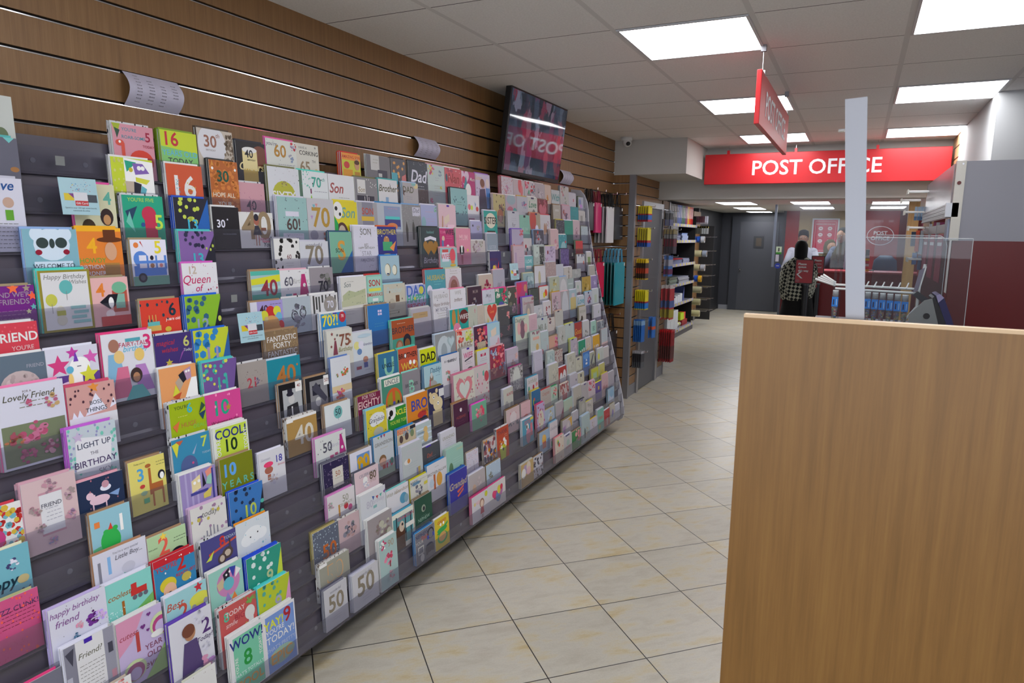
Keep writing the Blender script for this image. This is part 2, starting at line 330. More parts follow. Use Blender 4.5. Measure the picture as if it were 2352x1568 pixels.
for i, (x0, x1, y0, y1, lb) in enumerate([(0.10, 0.66, 11.55, 12.5, 'rear ceiling strip light on the left, nearest the beam'), (0.06, 0.56, 13.6, 14.6, 'middle rear ceiling strip light on the left'), (0.0, 0.5, 15.7, 16.3, 'rear ceiling light directly above the grey door'),
      (1.22, 1.78, 11.55, 12.4, 'rear ceiling strip light above the poster, nearest the beam'), (1.22, 1.78, 13.5, 14.4, 'middle rear ceiling strip light above the poster'),
      (2.35, 2.9, 11.7, 12.55, 'rear ceiling strip light on the right, nearest the beam'), (2.35, 2.9, 13.4, 14.3, 'rear ceiling strip light on the right, farther back')]):
    lamp(x0, x1, y0, y1, 2.2, DIFF2, lb, 'rear ceiling lights')
# ---------------------------------------------------------------- post office signs
SIGNRED = mat('#c01820', 0.35); SIGNW = mat('#e8e8ec', 0.5)
t = empty('hanging_sign', (1.83, 7.5, 2.184), 'long red POST OFFICE sign hanging in front of the white beam', 'sign')
mb = MB(); mb.box((-1.10, -0.015, 0), (1.08, 0.015, 0.30), SIGNRED); mb.build('board', parent=t, bevel=0.004)
mb = MB(); put_text(mb, 'POST OFFICE', (-0.05, -0.0165, 0.155), (1, 0, 0), (0, 0, 1), 0.145, SIGNW, 0.012, maxw=1.22); mb.build('lettering', parent=t)
for x in (-0.87, -0.23, 0.48):
    mb = MB(); mb.box((x-0.012, -0.02, 0.29), (x+0.012, 0.02, 0.335), SIGNRED); mb.tube((x, 0, 0.335), (x, 0, H-2.184), 0.002, CHROME, 6); mb.build('hanger', parent=t)
t = empty('hanging_sign', (1.735, 4.3, 2.187), 'red double-sided POST OFFICE blade sign hanging on wires', 'sign')
mb = MB(); mb.box((-0.012, -0.70, 0), (0.012, 0.70, 0.25), SIGNRED); mb.build('board', parent=t, bevel=0.003)
mb = MB(); put_text(mb, 'POST OFFICE', (0.0135, 0, 0.125), (0, 1, 0), (0, 0, 1), 0.125, SIGNW, 0.01, maxw=1.2); put_text(mb, 'POST OFFICE', (-0.0135, 0, 0.125), (0, -1, 0), (0, 0, 1), 0.125, SIGNW, 0.01, maxw=1.2); mb.build('lettering', parent=t)
for y in (-0.60, 0.60):
    mb = MB(); mb.box((-0.014, y-0.014, 0.235), (0.014, y+0.014, 0.262), CHROME); mb.tube((0, y, 0.262), (0, y, H-2.187-0.02), 0.0015, CHROME, 6); mb.box((-0.012, y-0.012, H-2.187-0.03), (0.012, y+0.012, H-2.187), ALUD); mb.build('wire_hanger', parent=t)
# ---------------------------------------------------------------- security camera
t = empty('security_camera', (0.17, 6.56, H), 'white security camera on the ceiling above the slat wall corner', 'camera')
mb = MB(); mb.loft([(0, 0, 0, 0.055, 0.055), (0, 0, -0.03, 0.055, 0.055), (0, 0, -0.035, 0.04, 0.04)], WHITE); mb.ball((0.01, -0.01, -0.05), 0.042, 0.042, 0.04, WHITE); mb.build('housing', parent=t, smooth=True)
mb = MB(); mb.ball((0.028, -0.035, -0.062), 0.022, 0.022, 0.02, BLACK); mb.build('lens', parent=t, smooth=True)
# ---------------------------------------------------------------- television, tilted forward on the slat wall
A = R(6.8)
t = empty('television', (0.155, 4.525, 2.30), 'black flat television tilted forward on the slat wall', 'television'); t.rotation_euler = (0, A, 0)
TVW, TVH = 0.47, 0.272
mb = MB(); mb.box((-0.03, -TVW, -TVH), (0.012, TVW, TVH), BLACK); mb.build('casing', parent=t, bevel=0.004)
SCRM, nt, bs, _o = nodes('television_patches')  # weakly emissive voronoi colour patches over a near-black gloss base
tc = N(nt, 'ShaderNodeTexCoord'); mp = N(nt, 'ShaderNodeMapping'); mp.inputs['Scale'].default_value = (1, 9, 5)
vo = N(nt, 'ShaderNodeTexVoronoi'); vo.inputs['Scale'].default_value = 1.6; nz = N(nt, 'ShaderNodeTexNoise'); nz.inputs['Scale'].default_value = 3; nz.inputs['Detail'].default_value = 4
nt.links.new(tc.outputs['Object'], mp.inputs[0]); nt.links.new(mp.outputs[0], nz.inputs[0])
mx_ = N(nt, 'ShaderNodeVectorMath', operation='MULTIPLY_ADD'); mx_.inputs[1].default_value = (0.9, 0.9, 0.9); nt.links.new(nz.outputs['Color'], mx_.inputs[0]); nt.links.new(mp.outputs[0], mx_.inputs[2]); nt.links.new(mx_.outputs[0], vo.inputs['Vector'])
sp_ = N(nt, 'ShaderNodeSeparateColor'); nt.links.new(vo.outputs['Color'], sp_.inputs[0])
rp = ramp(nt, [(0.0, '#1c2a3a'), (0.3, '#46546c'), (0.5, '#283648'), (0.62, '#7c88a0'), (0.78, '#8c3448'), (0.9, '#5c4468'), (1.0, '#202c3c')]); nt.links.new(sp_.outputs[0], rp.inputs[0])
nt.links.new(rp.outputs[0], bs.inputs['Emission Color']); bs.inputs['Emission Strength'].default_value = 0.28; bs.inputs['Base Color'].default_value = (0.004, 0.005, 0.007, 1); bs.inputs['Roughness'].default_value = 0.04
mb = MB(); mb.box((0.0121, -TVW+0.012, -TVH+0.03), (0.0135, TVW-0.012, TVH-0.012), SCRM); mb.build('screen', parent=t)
mb = MB(); mb.box((0.0125, -0.2, -TVH+0.004), (0.016, 0.2, -TVH+0.014), DARK); mb.build('speaker_strip', parent=t)
mb = MB(); mb.box((-0.15, -0.08, -0.12), (-0.03, 0.08, 0.12), DARK); mb.build('wall_bracket', parent=t)
# ---------------------------------------------------------------- price lists pinned in the slat grooves
def price_list(y0, y1, z0, z1, label, rows):
    t = empty('price_list', (0.0, (y0+y1)/2, z0), label, 'paper notice', 'curved paper price lists on the slat wall')
    mb = MB(); n = 12; hw = (y1-y0)/2; hh = z1-z0
    V = []; 
    for i in range(n+1):
        f = i/n; V += [(0.004+0.035*math.sin(math.pi*f), -hw, hh*f), (0.004+0.035*math.sin(math.pi*f), hw, hh*f)]
    mb.mesh(V, [(2*i, 2*i+1, 2*i+3, 2*i+2) for i in range(n)], mat('#c8c4d8', 0.7)); mb.build('sheet', parent=t, smooth=True)
    mb = MB(); ink = mat('#30303c', 0.7)
    for r_, row in enumerate(rows):
        for c_, tx in enumerate(row):
            if not tx: continue
            f = 0.9-0.8*r_/max(1, len(rows)-1)*0.95; x = 0.0055+0.035*math.sin(math.pi*f); dxdz = 0.035*math.pi/hh*math.cos(math.pi*f)
            put_text(mb, tx, (x+0.0005, -hw+2*hw*(0.17+0.22*c_), hh*f), (0, 1, 0), Vector((dxdz, 0, 1)).normalized(), hh*0.035, ink, 0.01, maxw=hw*0.38)
    mb.build('printed_prices', parent=t)
PR = [['15-0.90p', '', '', ''], ['20-\u00a31.05', '90-\u00a33.00', '', '95-\u00a31.80'], ['25-\u00a31.05', '100-\u00a33.25', '12-0.60p', '150-\u00a33.35'], ['30-\u00a31.25', '125-\u00a33.50', '17-0.90p', '175-\u00a33.85'], ['35-\u00a31.45', '150-\u00a33.95', '28-0.90p', '255-\u00a34.45'], ['45-\u00a31.70', '250-\u00a34.50', '33-\u00a31.05', '275-\u00a34.95'], ['60-\u00a31.90', '300-\u00a35.50', '43-\u00a31.40', ''], ['70-\u00a32.20', '375-\u00a36.50', '49-\u00a32.20', ''], ['75-\u00a32.50', '670-\u00a311.25', '53-\u00a32.20', '']]
# card data: tier, left edge along the wall, width, height, depth behind the lip, thickness of pack | face | envelope | printed design | label
CARDS = r"""
8 0.945 0.168 0.214 0.008 2|dde|f8b|TFOR A,.45,.08,.04,766;TLovely Friend,.48,.15,.12,554;L.5,.24,.4,2,887;R.5,.72,.94,.5,7a8468;F.5,.6,.22,c79,b57;F.8,.25,.12,ca7,b68;F.2,.65,.15,b75,a56;F.35,.85,.14,a47,b68;F.7,.8,.15,a57,c9a;F.45,.22,.06,b57,c68|large Lovely Friend card with a photo of pink flowers
9 0.931 0.163 0.180 0.010 1|678|eee|TFRIEND,.8,0.186,.07,aab;E.55,0.465,.3,.25,cbb;E.4,0.403,.06,.06,dcc;D14,baa,.04,3,.3,0.31,.8,0.558|blue grey FRIEND card with a fluffy kitten
3 0.949 0.150 0.203 0.006 3|dde|cbe|Thappy birthday,.45,0.108,.13,859;Tfriend,.3,0.23,.15,859;F.7,0.36,.17,516,739;F.5,0.36,.08,e9b,dab;F.85,0.36,.12,caf,dbe;F.4,0.49,.08,368,79b;D25,555,.008,3|white happy birthday friend card with a plum coloured rose
6 0.954 0.136 0.192 0.004 4|dcc0c4|dab|R.5,.48,.42,.55,e6e6ec;R.5,.2,.45,.03,c9a;R.5,.77,.45,.03,c9a;TFRIEND,.5,.37,.1,556;L.5,.5,.25,4,aab;F.5,.12,.15,a89,c9a;F.2,.4,.12,b89,a99;F.85,.3,.12,b9a,a99;F.85,.6,.12,a8a,c9a;F.25,.65,.1,b9a,a99;F.45,.88,.1,99b,c9b|tall pink FRIEND card with a wreath of flowers
2 0.960 0.136 0.209 0.004 4|dde|eef|R.12,0.5,.22,1,889;R.88,0.5,.22,1,99a;P445,.03,0.092,.2,0.046,.15,0.276;R.07,0.46,.1,0.11,bbc;R.9,0.276,.1,0.138,445;R.92,0.644,.1,0.11,b89;R.5,0.5,.55,1,e4e4e8;TFriend?,.5,0.202,.14,665;L.5,0.506,.5,8,888;R.48,0.028,.16,0.064,42a|white and grey card reading Friend? with a purple tab
12 1.101 0.149 0.172 0.008 2|8bc|9be|E.25,0.082,.13,.13,def;E.75,0.082,.13,.13,def;E.5,0.246,.33,.3,def;E.33,0.221,.11,.1,344;E.67,0.221,.11,.1,344;E.5,0.23,.05,.09,344;E.25,0.369,.06,.05,913;E.75,0.369,.06,.05,913;R.5,0.64,.7,0.246,def;TWELCOME TO,.5,0.59,.1,345|pale blue card of a white koala in sunglasses
4 0.815 0.130 0.157 0.010 1|d4578a|bb8|TFIZZ CLINK!,.6,.2,.13,436;L.6,.35,.7,5,824;D40,f65,.025,3;D40,c47,.015,5|large hot pink FIZZ CLINK card with orange confetti
9 1.243 0.162 0.203 0.006 3|e4e4ee|e48|R.6,.12,.3,.05,5ab;TFAIRY-TALE,.62,.18,.1,b35;Tbirthday,.65,.26,.13,5bd;T3,.88,.17,.32,d37;E.22,.18,.1,.12,a76;P8bd,.1,.3,.3,.3,.4,.7,.05,.7;E.3,.35,.1,.12,ec8;Pd79,.25,.5,.45,.5,.5,.95,.1,.95;E.7,.35,.1,.12,ec7;Pb8c,.6,.5,.8,.5,.95,.9,.6,.9;E.6,.65,.12,.14,433;E.6,.68,.07,.09,b86;P6bb,.5,.8,.7,.8,.85,1,.35,1|FAIRY-TALE birthday 3 card with four girls in gowns
9 1.088 0.143 0.181 0.008 2|dde|eef|S.22,0.269,.22,d48;S.5,0.092,.13,c4a;S.85,0.193,.16,d6b;R.55,0.712,.95,0.577,649;E.4,0.616,.25,.12,fdf;E.62,0.308,.2,.18,fff;R.55,0.539,.2,0.385,fff;P74b,.55,0.077,.6,0.231,.5,0.231;S.78,0.462,.2,dd4;E.42,0.347,.07,.07,6bd;E.42,0.501,.05,.12,fd8;R.6,0.308,.08,0.012,446|white unicorn card with pink and yellow stars
10 0.950 0.138 0.150 0.008 2|d45|eee|TFRIEND,.6,0.252,.22,eee;TYOU'RE,.7,0.446,.1,ecc;D10,e67,.02,2,0,0,1,0.144|red card reading FRIEND YOU'RE, left edge below the purple card
7 1.093 0.137 0.187 0.004 4|c8d4de|c6d|D40,7cb,.04,2;D30,99c,.03,9;Pe8e8f0,.15,0.145,.9,0.242,.8,0.728,.1,0.679;TLIGHT UP,.52,0.291,.14,235;TTHE,.5,0.427,.08,667;TBIRTHDAY,.52,0.563,.16,436;TSKY,.7,0.728,.15,99a;S.2,0.145,.12,cbd;S.5,0.854,.1,96a|LIGHT UP THE BIRTHDAY SKY card with pastel confetti
11 1.115 0.142 0.170 0.006 3|9a8e30|5dc|R.5,.5,.9,.93,e4e4e8;THappy Birthday,.5,.12,.11,888;TWishes,.75,.2,.1,888;E.5,.28,.13,.14,6bb;E.2,.48,.11,.12,cc5;R.5,.42,.01,.15,888;R.2,.62,.01,.15,888;E.35,.68,.09,.12,dcd8c8;R.36,.7,.17,.08,bb5;E.36,.82,.1,.1,dcd8c8;R.7,.62,.3,.05,9cc;R.75,.7,.3,.05,9cc;R.7,.78,.3,.05,9cc;R.75,.86,.35,.05,9cc|Happy Birthday Wishes card with olive border and two spotted balloons
4 1.088 0.158 0.174 0.008 2|dde|b86|T1,.28,0.252,.38,8be;TYou're a very special,.6,0.086,.05,889;TLittle Boy...,.65,0.18,.1,667;R.1,0.36,.05,0.432,889;E.6,0.432,.08,.12,8bb;E.62,0.396,.13,.1,ccd|white card reading Little Boy with a pale blue 1
3 1.097 0.141 0.198 0.008 2|8bd8d0|eef|Tcoolest,.3,0.216,.14,a62;T1,.35,0.424,.35,a62;R.7,0.269,.35,0.092,c33;R.6,0.193,.12,0.116,c33;E.6,0.347,.05,.05,667;E.72,0.347,.05,.05,667;E.84,0.347,.05,.05,667;P7b6,.6,0.539,1,0.385,1,1,.5,1;Tcool,.8,0.539,.15,cd4;D30,eff,.012,4,0,0.385,.4,0.693|turquoise coolest 1 card with a red train
1 1.246 0.148 0.237 0.008 2|dcdce8|64b|T2,.85,0.242,.38,537;TToday!,.8,0.407,.13,436;F.7,0.097,.15,ccd,dde;F.8,0.533,.12,ccd,dde;P547,.3,0.339,.6,0.339,.75,0.873,.15,0.873;E.45,0.233,.13,.16,b86;E.42,0.194,.15,.14,743;F.75,0.776,.25,b8c,d9b;E.55,0.825,.14,.12,eef|white and purple 2 Today! card with violet envelope
8 1.119 0.137 0.185 0.008 2|d9a5a0|d57|S.55,0.062,.13,e94;Peef,.33,0.477,.58,0.154,.8,0.431;TBOSS,.57,0.293,.1,345;TTHINGS,.57,0.4,.11,345;Peef,.05,0.501,.1,0.385,.18,0.501;Peef,.15,0.501,.22,0.37,.3,0.501;Peef,.85,0.424,.95,0.269,1,0.385;R.5,0.741,1,0.519,e6e6ee;D14,534,.03,4,0,0.039,1,0.385|pink BOSS THINGS card with drawn snowy mountains
2 1.103 0.140 0.201 0.006 3|c8b8e0|eee|Pd9b,0,0,.6,0,.3,.35,0,.5;Tcutest,.25,.25,.14,a45;T1,.42,.4,.5,b44;TYEAR,.75,.55,.14,846;TOLD,.75,.67,.14,846;Tever,.72,.82,.2,846;E.95,.3,.25,.25,cda;E.95,.32,.2,.2,b48;E.95,.34,.14,.14,c8b8e0;E.85,.42,.15,.07,eee;H.55,.22,.06,738;H.7,.08,.05,738;H.65,.3,.04,738;E.3,.78,.25,.22,cda;E.3,.8,.2,.18,a58;E.3,.83,.13,.13,c8b8e0;P9b7,.5,1,1,.6,1,1|lilac cutest 1 YEAR OLD ever card with rainbows
13 1.261 0.128 0.195 0.008 2|ddb|e5a|T4,.8,0.205,.35,6ba;TLY,.5,0.098,.12,a24;E.75,0.492,.16,.2,322;E.75,0.533,.09,.12,c96;E.3,0.656,.16,.2,432;R.5,0.869,.9,0.262,8ac|cream card with glittery green 4 behind the upper voucher sign
11 0.970 0.132 0.134 0.006 3|728|a97|TAND WE'RE,.6,0.174,.12,a9a;TFRIENDS,.6,0.313,.13,a9a;L.5,0.566,.7,3,a7a;S.6,0.052,.12,f74;S.85,0.061,.08,a98;S.95,0.217,.1,f64;S.95,0.435,.07,6bb;S.85,0.522,.06,dda|purple AND WE'RE FRIENDS card with orange stars, left edge
12 1.246 0.134 0.177 0.006 3|e83|fb2|R.5,0.029,1,0.058,fb2;T4,.3,0.291,.4,fb2;THOWDY,.3,0.533,.15,6a4;TBIRTHDAY,.3,0.64,.12,fff;TPARDNER!,.3,0.747,.12,fff;E.72,0.194,.3,.06,631;R.72,0.126,.28,0.194,631;E.72,0.388,.14,.2,da8;R.72,0.728,.35,0.291,b84|orange card with yellow 4, HOWDY and a brown cowboy hat
2 0.818 0.138 0.166 0.010 1|778|e48|L.5,.3,.5,3,aab|grey card with hot pink envelope at the bottom left corner
3 1.246 0.140 0.203 0.008 2|38b|c23|R.5,0.054,1,0.108,c23;TYOU'RE,.3,0.154,.13,c33;T2,.65,0.169,.4,c22;TREADY SET,.75,0.347,.1,c33;E.3,0.424,.2,.16,dc3;E.33,0.524,.16,.18,eb9;E.33,0.554,.04,.03,122;E.75,0.424,.12,.1,cb5;D10,fff,.02,3|blue YOU'RE 2 READY SET racing card with red top
2 1.257 0.143 0.202 0.006 3|a0d4dc|eef|TBest,.22,0.171,.2,b54;T2,.4,0.314,.4,c54;S.8,0.068,.12,c34;E.8,0.257,.25,.15,dd5;R.8,0.314,.45,0.086,dd5;E.65,0.353,.06,.06,99a;E.95,0.331,.06,.06,99a|pale blue Best 2 card with a yellow car
13 0.987 0.140 0.194 0.008 2|dde|ccd|TLove,.6,.1,.22,259;E.35,.33,.1,.1,ca9;R.35,.5,.14,.14,a35;E.72,.33,.1,.1,ca9;R.72,.5,.14,.14,6a3;H.5,.25,.04,b23;L.5,.78,.8,7,888|tall white LOVE card with cartoon couple in red and green
6 1.092 0.133 0.151 0.008 2|235|eab|E.6,0.23,.12,.07,eef;E.6,0.164,.08,.08,c9a;E.45,0.426,.22,.1,ecd;E.25,0.312,.08,.08,ecd;R.32,0.369,.08,0.123,ecd;R.3,0.558,.03,0.164,ecd;R.58,0.541,.03,0.164,ecd;P8ad,.65,0.369,.9,0.328,.85,0.451;D8,b78,.02,3|navy card with a white unicorn under a rainbow cloud
14 1.400 0.141 0.173 0.006 3|cd3|eee|D26,dd8,.03,3,0,0,.3,1;Pfff,.3,0,1,0.041,1,0.779,.3,0.656;P2a8,.32,0.041,.6,0.066,.35,0.246;P86b,.5,0.082,.75,0.082,.9,0.246,.55,0.287;Pdd4,.55,0.328,.9,0.369,.8,0.451,.55,0.41;E.45,0.205,.05,.05,cb3;Pcba,.3,0.41,.5,0.41,.5,0.615,.3,0.615;P223,.5,0.41,.68,0.451,.62,0.64,.48,0.615;P6bc,.68,0.476,.8,0.533,.72,0.697,.62,0.656;E.65,0.164,.05,.05,fff;E.74,0.164,.05,.05,fff|yellow patchwork number 5 card with a smiling face
5 0.807 0.140 0.162 0.010 1|7bc|eec|F.7,0.276,.12,447,eef;F.3,0.276,.15,79c,aac;E.85,0.552,.1,.08,cb8;THappy,.4,0.552,.3,134;Tbirthday,.4,0.828,.28,134;F.9,0.736,.1,447,99b|turquoise Happy Birthday script card with navy flowers, left edge
5 1.105 0.117 0.171 0.008 2|9cd|a86|E.25,0.738,.5,.25,6b8;E.45,0.533,.25,.3,3b5;E.35,0.369,.07,.06,3b5;E.58,0.344,.07,.06,3b5;Pd43,.4,0.344,.48,0.23,.52,0.344;T1,.75,0.287,.5,fff;R.15,0.205,.13,0.098,e84;E.75,0.697,.15,.1,7ab|blue card of a green frog in a party hat with white 1
15 1.428 0.140 0.168 0.004 4|d9a|dash|Pab3,0,0,.2,0,.1,0.231;P354,.05,0.077,.18,0.115,.1,0.269;TYOU'RE,.4,0.092,.09,49a;TROAR-SOME,.5,0.231,.09,49a;T5,.85,0.193,.25,a24;TTODAY,.85,0.37,.08,a24;E.15,0.347,.1,.07,d54;R.22,0.501,.08,0.308,d54;E.65,0.654,.3,.25,d43;E.15,0.331,.03,.03,fff|pink ROAR-SOME 5 card with an orange dinosaur, top row
13 1.408 0.140 0.169 0.004 4|2a8|dash|TYOU'RE FIVE,.45,0.078,.1,bd5;P246,.05,0.291,.35,0.194,.15,0.533;P7cb,.05,0.485,.25,0.679,.15,0.291;E.62,0.339,.18,.18,c35;R.65,0.679,.3,0.485,c35;E.7,0.407,.15,.1,c35;T5,.85,0.485,.4,ce5;TTODAY,.8,0.854,.08,dee;E.45,0.533,.05,.05,359|green FIVE card with a red dinosaur and lime 5
10 1.390 0.139 0.179 0.008 2|d43|a97|T6,.8,0.193,.35,134;Tyears old,.8,0.37,.1,fff;D10,245,.04,5,0,0,.9,0.385;R.3,0.424,.3,0.077,6bb;R.3,0.501,.35,0.092,db6;R.2,0.323,.02,0.115,db6;R.28,0.323,.02,0.115,db6;R.36,0.323,.02,0.115,db6;E.65,0.539,.08,.06,db4|orange red card reading 6 years old with a birthday cake
6 1.390 0.140 0.191 0.008 2|3a90b8|dash|T7,.85,0.154,.3,cd5;TTODAY,.88,0.347,.08,bcd;TSTAY,.75,0.616,.1,bde;E.4,0.501,.22,.25,569;R.3,0.769,.25,0.461,569;Pabd,.5,0.308,.65,0.154,.55,0.323;Pdd4,.0,0.077,.2,0.039,.1,0.308;Pc64,.1,0.039,.3,0.039,.2,0.115;E.5,0.462,.03,.03,c58|blue 7 TODAY card with a narwhal
8 1.400 0.134 0.189 0.006 3|eea56a|eee|Pfff,.85,0.231,1,0.231,1,0.616,.6,0.616;P223,.5,0.154,.65,0.092,.75,0.231,.6,0.308;Pb9b,.65,0.092,.85,0.039,.85,0.231,.72,0.269;Pba9,.4,0.269,.52,0.193,.62,0.308,.5,0.424;Pdd4,.3,0.501,.4,0.308,.5,0.447;Pc53,.3,0.501,.55,0.447,.45,0.578;P68c,.25,0.539,.4,0.578,.35,0.731,.2,0.731;E.72,0.115,.03,.03,fff;E.79,0.108,.03,.03,fff;E.75,0.693,.2,.08,d85|orange patchwork number 6 card with a smiling caterpillar
1 1.418 0.150 0.198 0.004 4|c85858|dash|T8,.18,0.168,.25,5b9;TTODAY,.42,0.147,.13,edd;Tsmile,.3,0.322,.13,ecc;TBIG!,.55,0.268,.16,a34;E.8,0.302,.14,.16,ddd;R.82,0.435,.14,0.201,ddd;Pcc5,.35,0.536,.7,0.436,.7,0.536;P7a5,.7,0.101,.95,0.034,.85,0.168;D8,7a5,.03,2,.6,0,1,0.134|coral red 8 TODAY smile BIG card with a llama
14 1.001 0.140 0.192 0.010 1|667|5bb|P7cc,.75,0,.95,0,.85,0.072;P445,.5,0,.7,0,.6,0.072;E.9,0.432,.08,.05,a74|slate grey card with teal bunting, teal envelope behind, left edge of rack
7 1.406 0.132 0.190 0.004 4|a4bc18|dash|TYOU'RE,.33,0.092,.1,453;T6,.55,0.131,.28,4bc;THUGE,.5,0.4,.14,b74;TDEAL!,.8,0.462,.12,8c5;L.35,0.246,.3,1,dd8;P354,.9,0.077,1,0.154,.8,0.269;Pd74,.05,0.385,.25,0.308,.15,0.501;E.6,0.693,.35,.15,6ab;P246,.8,0.269,1,0.231,.9,0.385|yellow green YOU'RE 6 HUGE DEAL card
5 1.388 0.132 0.194 0.003 5|a090c8|eee|R.15,0.5,.05,1,b8acd8;R.3,0.5,.05,1,b8acd8;R.45,0.5,.05,1,b8acd8;Peda,.3,0.154,.55,0.077,.55,0.308,.3,0.347;P223,.62,0.039,.7,0.269,.6,0.308;Pe98,.7,0.062,.9,0,.9,0.154,.75,0.193;P9cb,.75,0.154,.9,0.115,.85,0.308,.7,0.269;R.5,0.37,.5,0.046,449;R.9,0.308,.05,0.539,449;Pdc6,.6,0.424,.85,0.347,.8,0.501,.6,0.501;P7cc,.7,0.578,.85,0.539,.75,0.731;E.38,0.193,.04,.04,fff;E.5,0.177,.04,.04,fff|purple striped patchwork number 7 card
9 1.410 0.135 0.179 0.008 2|437|dash|Tmagical,.3,0.158,.14,b34;Twishes,.4,0.274,.14,b34;T6,.85,0.158,.3,cc7;TToday,.88,0.324,.08,ddd;P95a,.7,0.36,.8,0.288,.6,0.54;Pdaa,.1,0.684,.3,0.504,.8,0.576,.9,1,.1,1;S.35,0.504,.1,cb4;Pe66,.05,0.612,.25,0.54,.2,0.684|dark purple magical wishes 6 card with a unicorn
4 1.398 0.135 0.195 0.004 4|e0dedc|dbd|T7,.25,0.231,.25,658;Ttoday!,.55,0.169,.17,777;D14,a8a,.045,3;D8,cb5,.045,5;R.4,0.578,.03,0.27,889;R.5,0.554,.03,0.308,889;R.6,0.539,.03,0.308,889;R.7,0.554,.03,0.27,889;R.3,0.616,.03,0.231,889|white 7 today! card with drawn candles and dots
3 1.410 0.138 0.197 0.008 2|4c4a8c|dash|T8,.6,0.13,.3,c33;TTODAY,.82,0.101,.12,bcd;Pc54,.2,0.252,1,0.144,1,0.18,.2,0.288;E.72,0.36,.16,.14,544;E.72,0.36,.09,.08,cba;E.55,0.418,.12,.12,544;E.55,0.418,.07,.08,cba;R.8,0.216,.04,0.18,544;Pcd5,.1,0.36,.35,0.216,.25,0.36;Pc55,.1,0.504,.5,0.576,.3,0.612|purple 8 TODAY card with a hanging monkey
2 1.411 0.132 0.207 0.006 3|98d0c4|eee|E.55,0.269,.35,.35,c8b;P223,.4,0.115,.6,0.039,.6,0.231,.45,0.269;P34a,.6,0.039,.8,0.062,.7,0.231;Peee,.8,0.077,.95,0.154,.75,0.246;Pe84,.5,0.654,.7,0.462,.8,0.616;P98c,.4,0.539,.5,0.424,.6,0.578;Pcb9,.2,0.231,.4,0.154,.42,0.308,.25,0.347;E.55,0.293,.16,.16,6bc;E.5,0.139,.03,.03,fff;E.6,0.108,.03,.03,fff|mint patchwork number 8 card
0 1.429 0.141 0.214 0.006 3|e4e4e8|eee|R.53,.52,.84,.94,78c8a8;TWOW!,.5,.16,.3,238;T8,.5,.45,.45,294;TYOU'RE,.17,.5,.1,eee,90;TTODAY!,.88,.4,.1,eee,90;TTHAT'S TOTALLY,.5,.66,.1,dee;TCOOL,.5,.83,.25,dba050|white bordered green card WOW! 8 THAT'S TOTALLY COOL
15 1.741 0.153 0.197 0.006 3|cbc0b4|543|E.4,0.268,.4,.45,e0e0e8;T30,.35,0.214,.32,965;Tth,.57,0.101,.12,965;TBIRTHDAY,.35,0.369,.05,988;D60,876,.04,3,.75,0.067,1,0.636|soft gold 30th BIRTHDAY card, top row
4 1.248 0.130 0.161 0.006 3|b8d8a8|a86|T2,.4,0.248,.5,e65;TYEAR-A-BOO,.12,0.248,.05,454;L.8,0.217,.3,2,565;S.4,0.074,.1,fd5;E.75,0.496,.2,.15,223|pale green card with a large orange 2
6 1.539 0.146 0.193 0.003 5|e4e8e0|eee|R.52,0.516,.88,0.968,c8e048;TCOOL!,.5,0.144,.25,238;T10,.5,0.36,.35,132;TYOU'RE,.13,0.396,.13,eef,90;TTODAY!,.9,0.324,.12,eef,90|lime COOL! 10 card with navy letters
7 1.543 0.146 0.189 0.008 2|dc4a98|eee|T10,.45,0.269,.42,2a8;S.62,0.293,.09,b93;TWelcome to the,.5,0.524,.1,634;TDOUBLE,.5,0.67,.18,cd3;D8,f9c,.03,3|hot pink 10 card Welcome to the DOUBLE
6 1.243 0.118 0.163 0.008 2|e8dc78|a86|TToday you're,.3,.07,.05,664;T3,.3,.28,.38,5ad;R.55,.45,.07,.5,b86a38;E.52,.15,.08,.05,b86a38;R.72,.58,.35,.16,b86a38;R.6,.78,.05,.3,b86a38;R.88,.78,.05,.3,b86a38;L.85,.15,.25,2,775;E.87,.38,.1,.12,223;E.88,.4,.06,.09,fff;E.32,.5,.07,.05,c44;E.35,.63,.09,.06,9b9;R.4,.78,.15,.09,6b8|yellow card of a giraffe with a penguin rider and blue 3
15 1.593 0.141 0.170 0.003 5|cd3|8a3|P8c7,0,0.308,1,0.385,1,1,0,1;T16,.3,0.154,.38,c34;TYEARS OLD,.5,0.424,.17,6bd;TTODAY,.5,0.578,.17,334|yellow and green 16 YEARS OLD TODAY card, top row
10 1.548 0.141 0.180 0.004 4|8cc030|26d|P223,1,0.077,1,1,.6,1;D14,368,.07,4,0,0,.6,0.693;T12,.45,0.539,.35,9ab;E.93,0.462,.05,.07,cd5;E.88,0.654,.05,.07,cd5|lime and black 12 card with aliens
14 1.590 0.141 0.171 0.008 2|d65a35|eee|T16,.5,0.424,.62,eee;D16,5ab,.014,4,.24,0.269,.34,0.578;D16,dc5,.014,8,.55,0.269,.8,0.578|burnt orange card with spotted white 16
5 1.543 0.138 0.199 0.008 2|7c8418|a86|T10,.3,0.216,.38,6ae;TY E A R S,.5,0.462,.25,6ba;TOLD,.4,0.654,.2,eee;T10,.29,0.208,.34,6ae|olive green 10 YEARS OLD card with blue numbers
3 1.550 0.146 0.200 0.010 1|d8e0e8|e92|E.5,0.287,.3,.2,eef2f6;E.3,0.344,.18,.14,eef2f6;E.72,0.312,.18,.14,eef2f6;E.4,0.312,.02,.02,223;E.62,0.271,.02,.02,223;THELLO,.5,0.615,.15,ba7;S.75,0.492,.04,7bc;D20,9cd,.015,3|white card of a smiling cloud with orange envelope
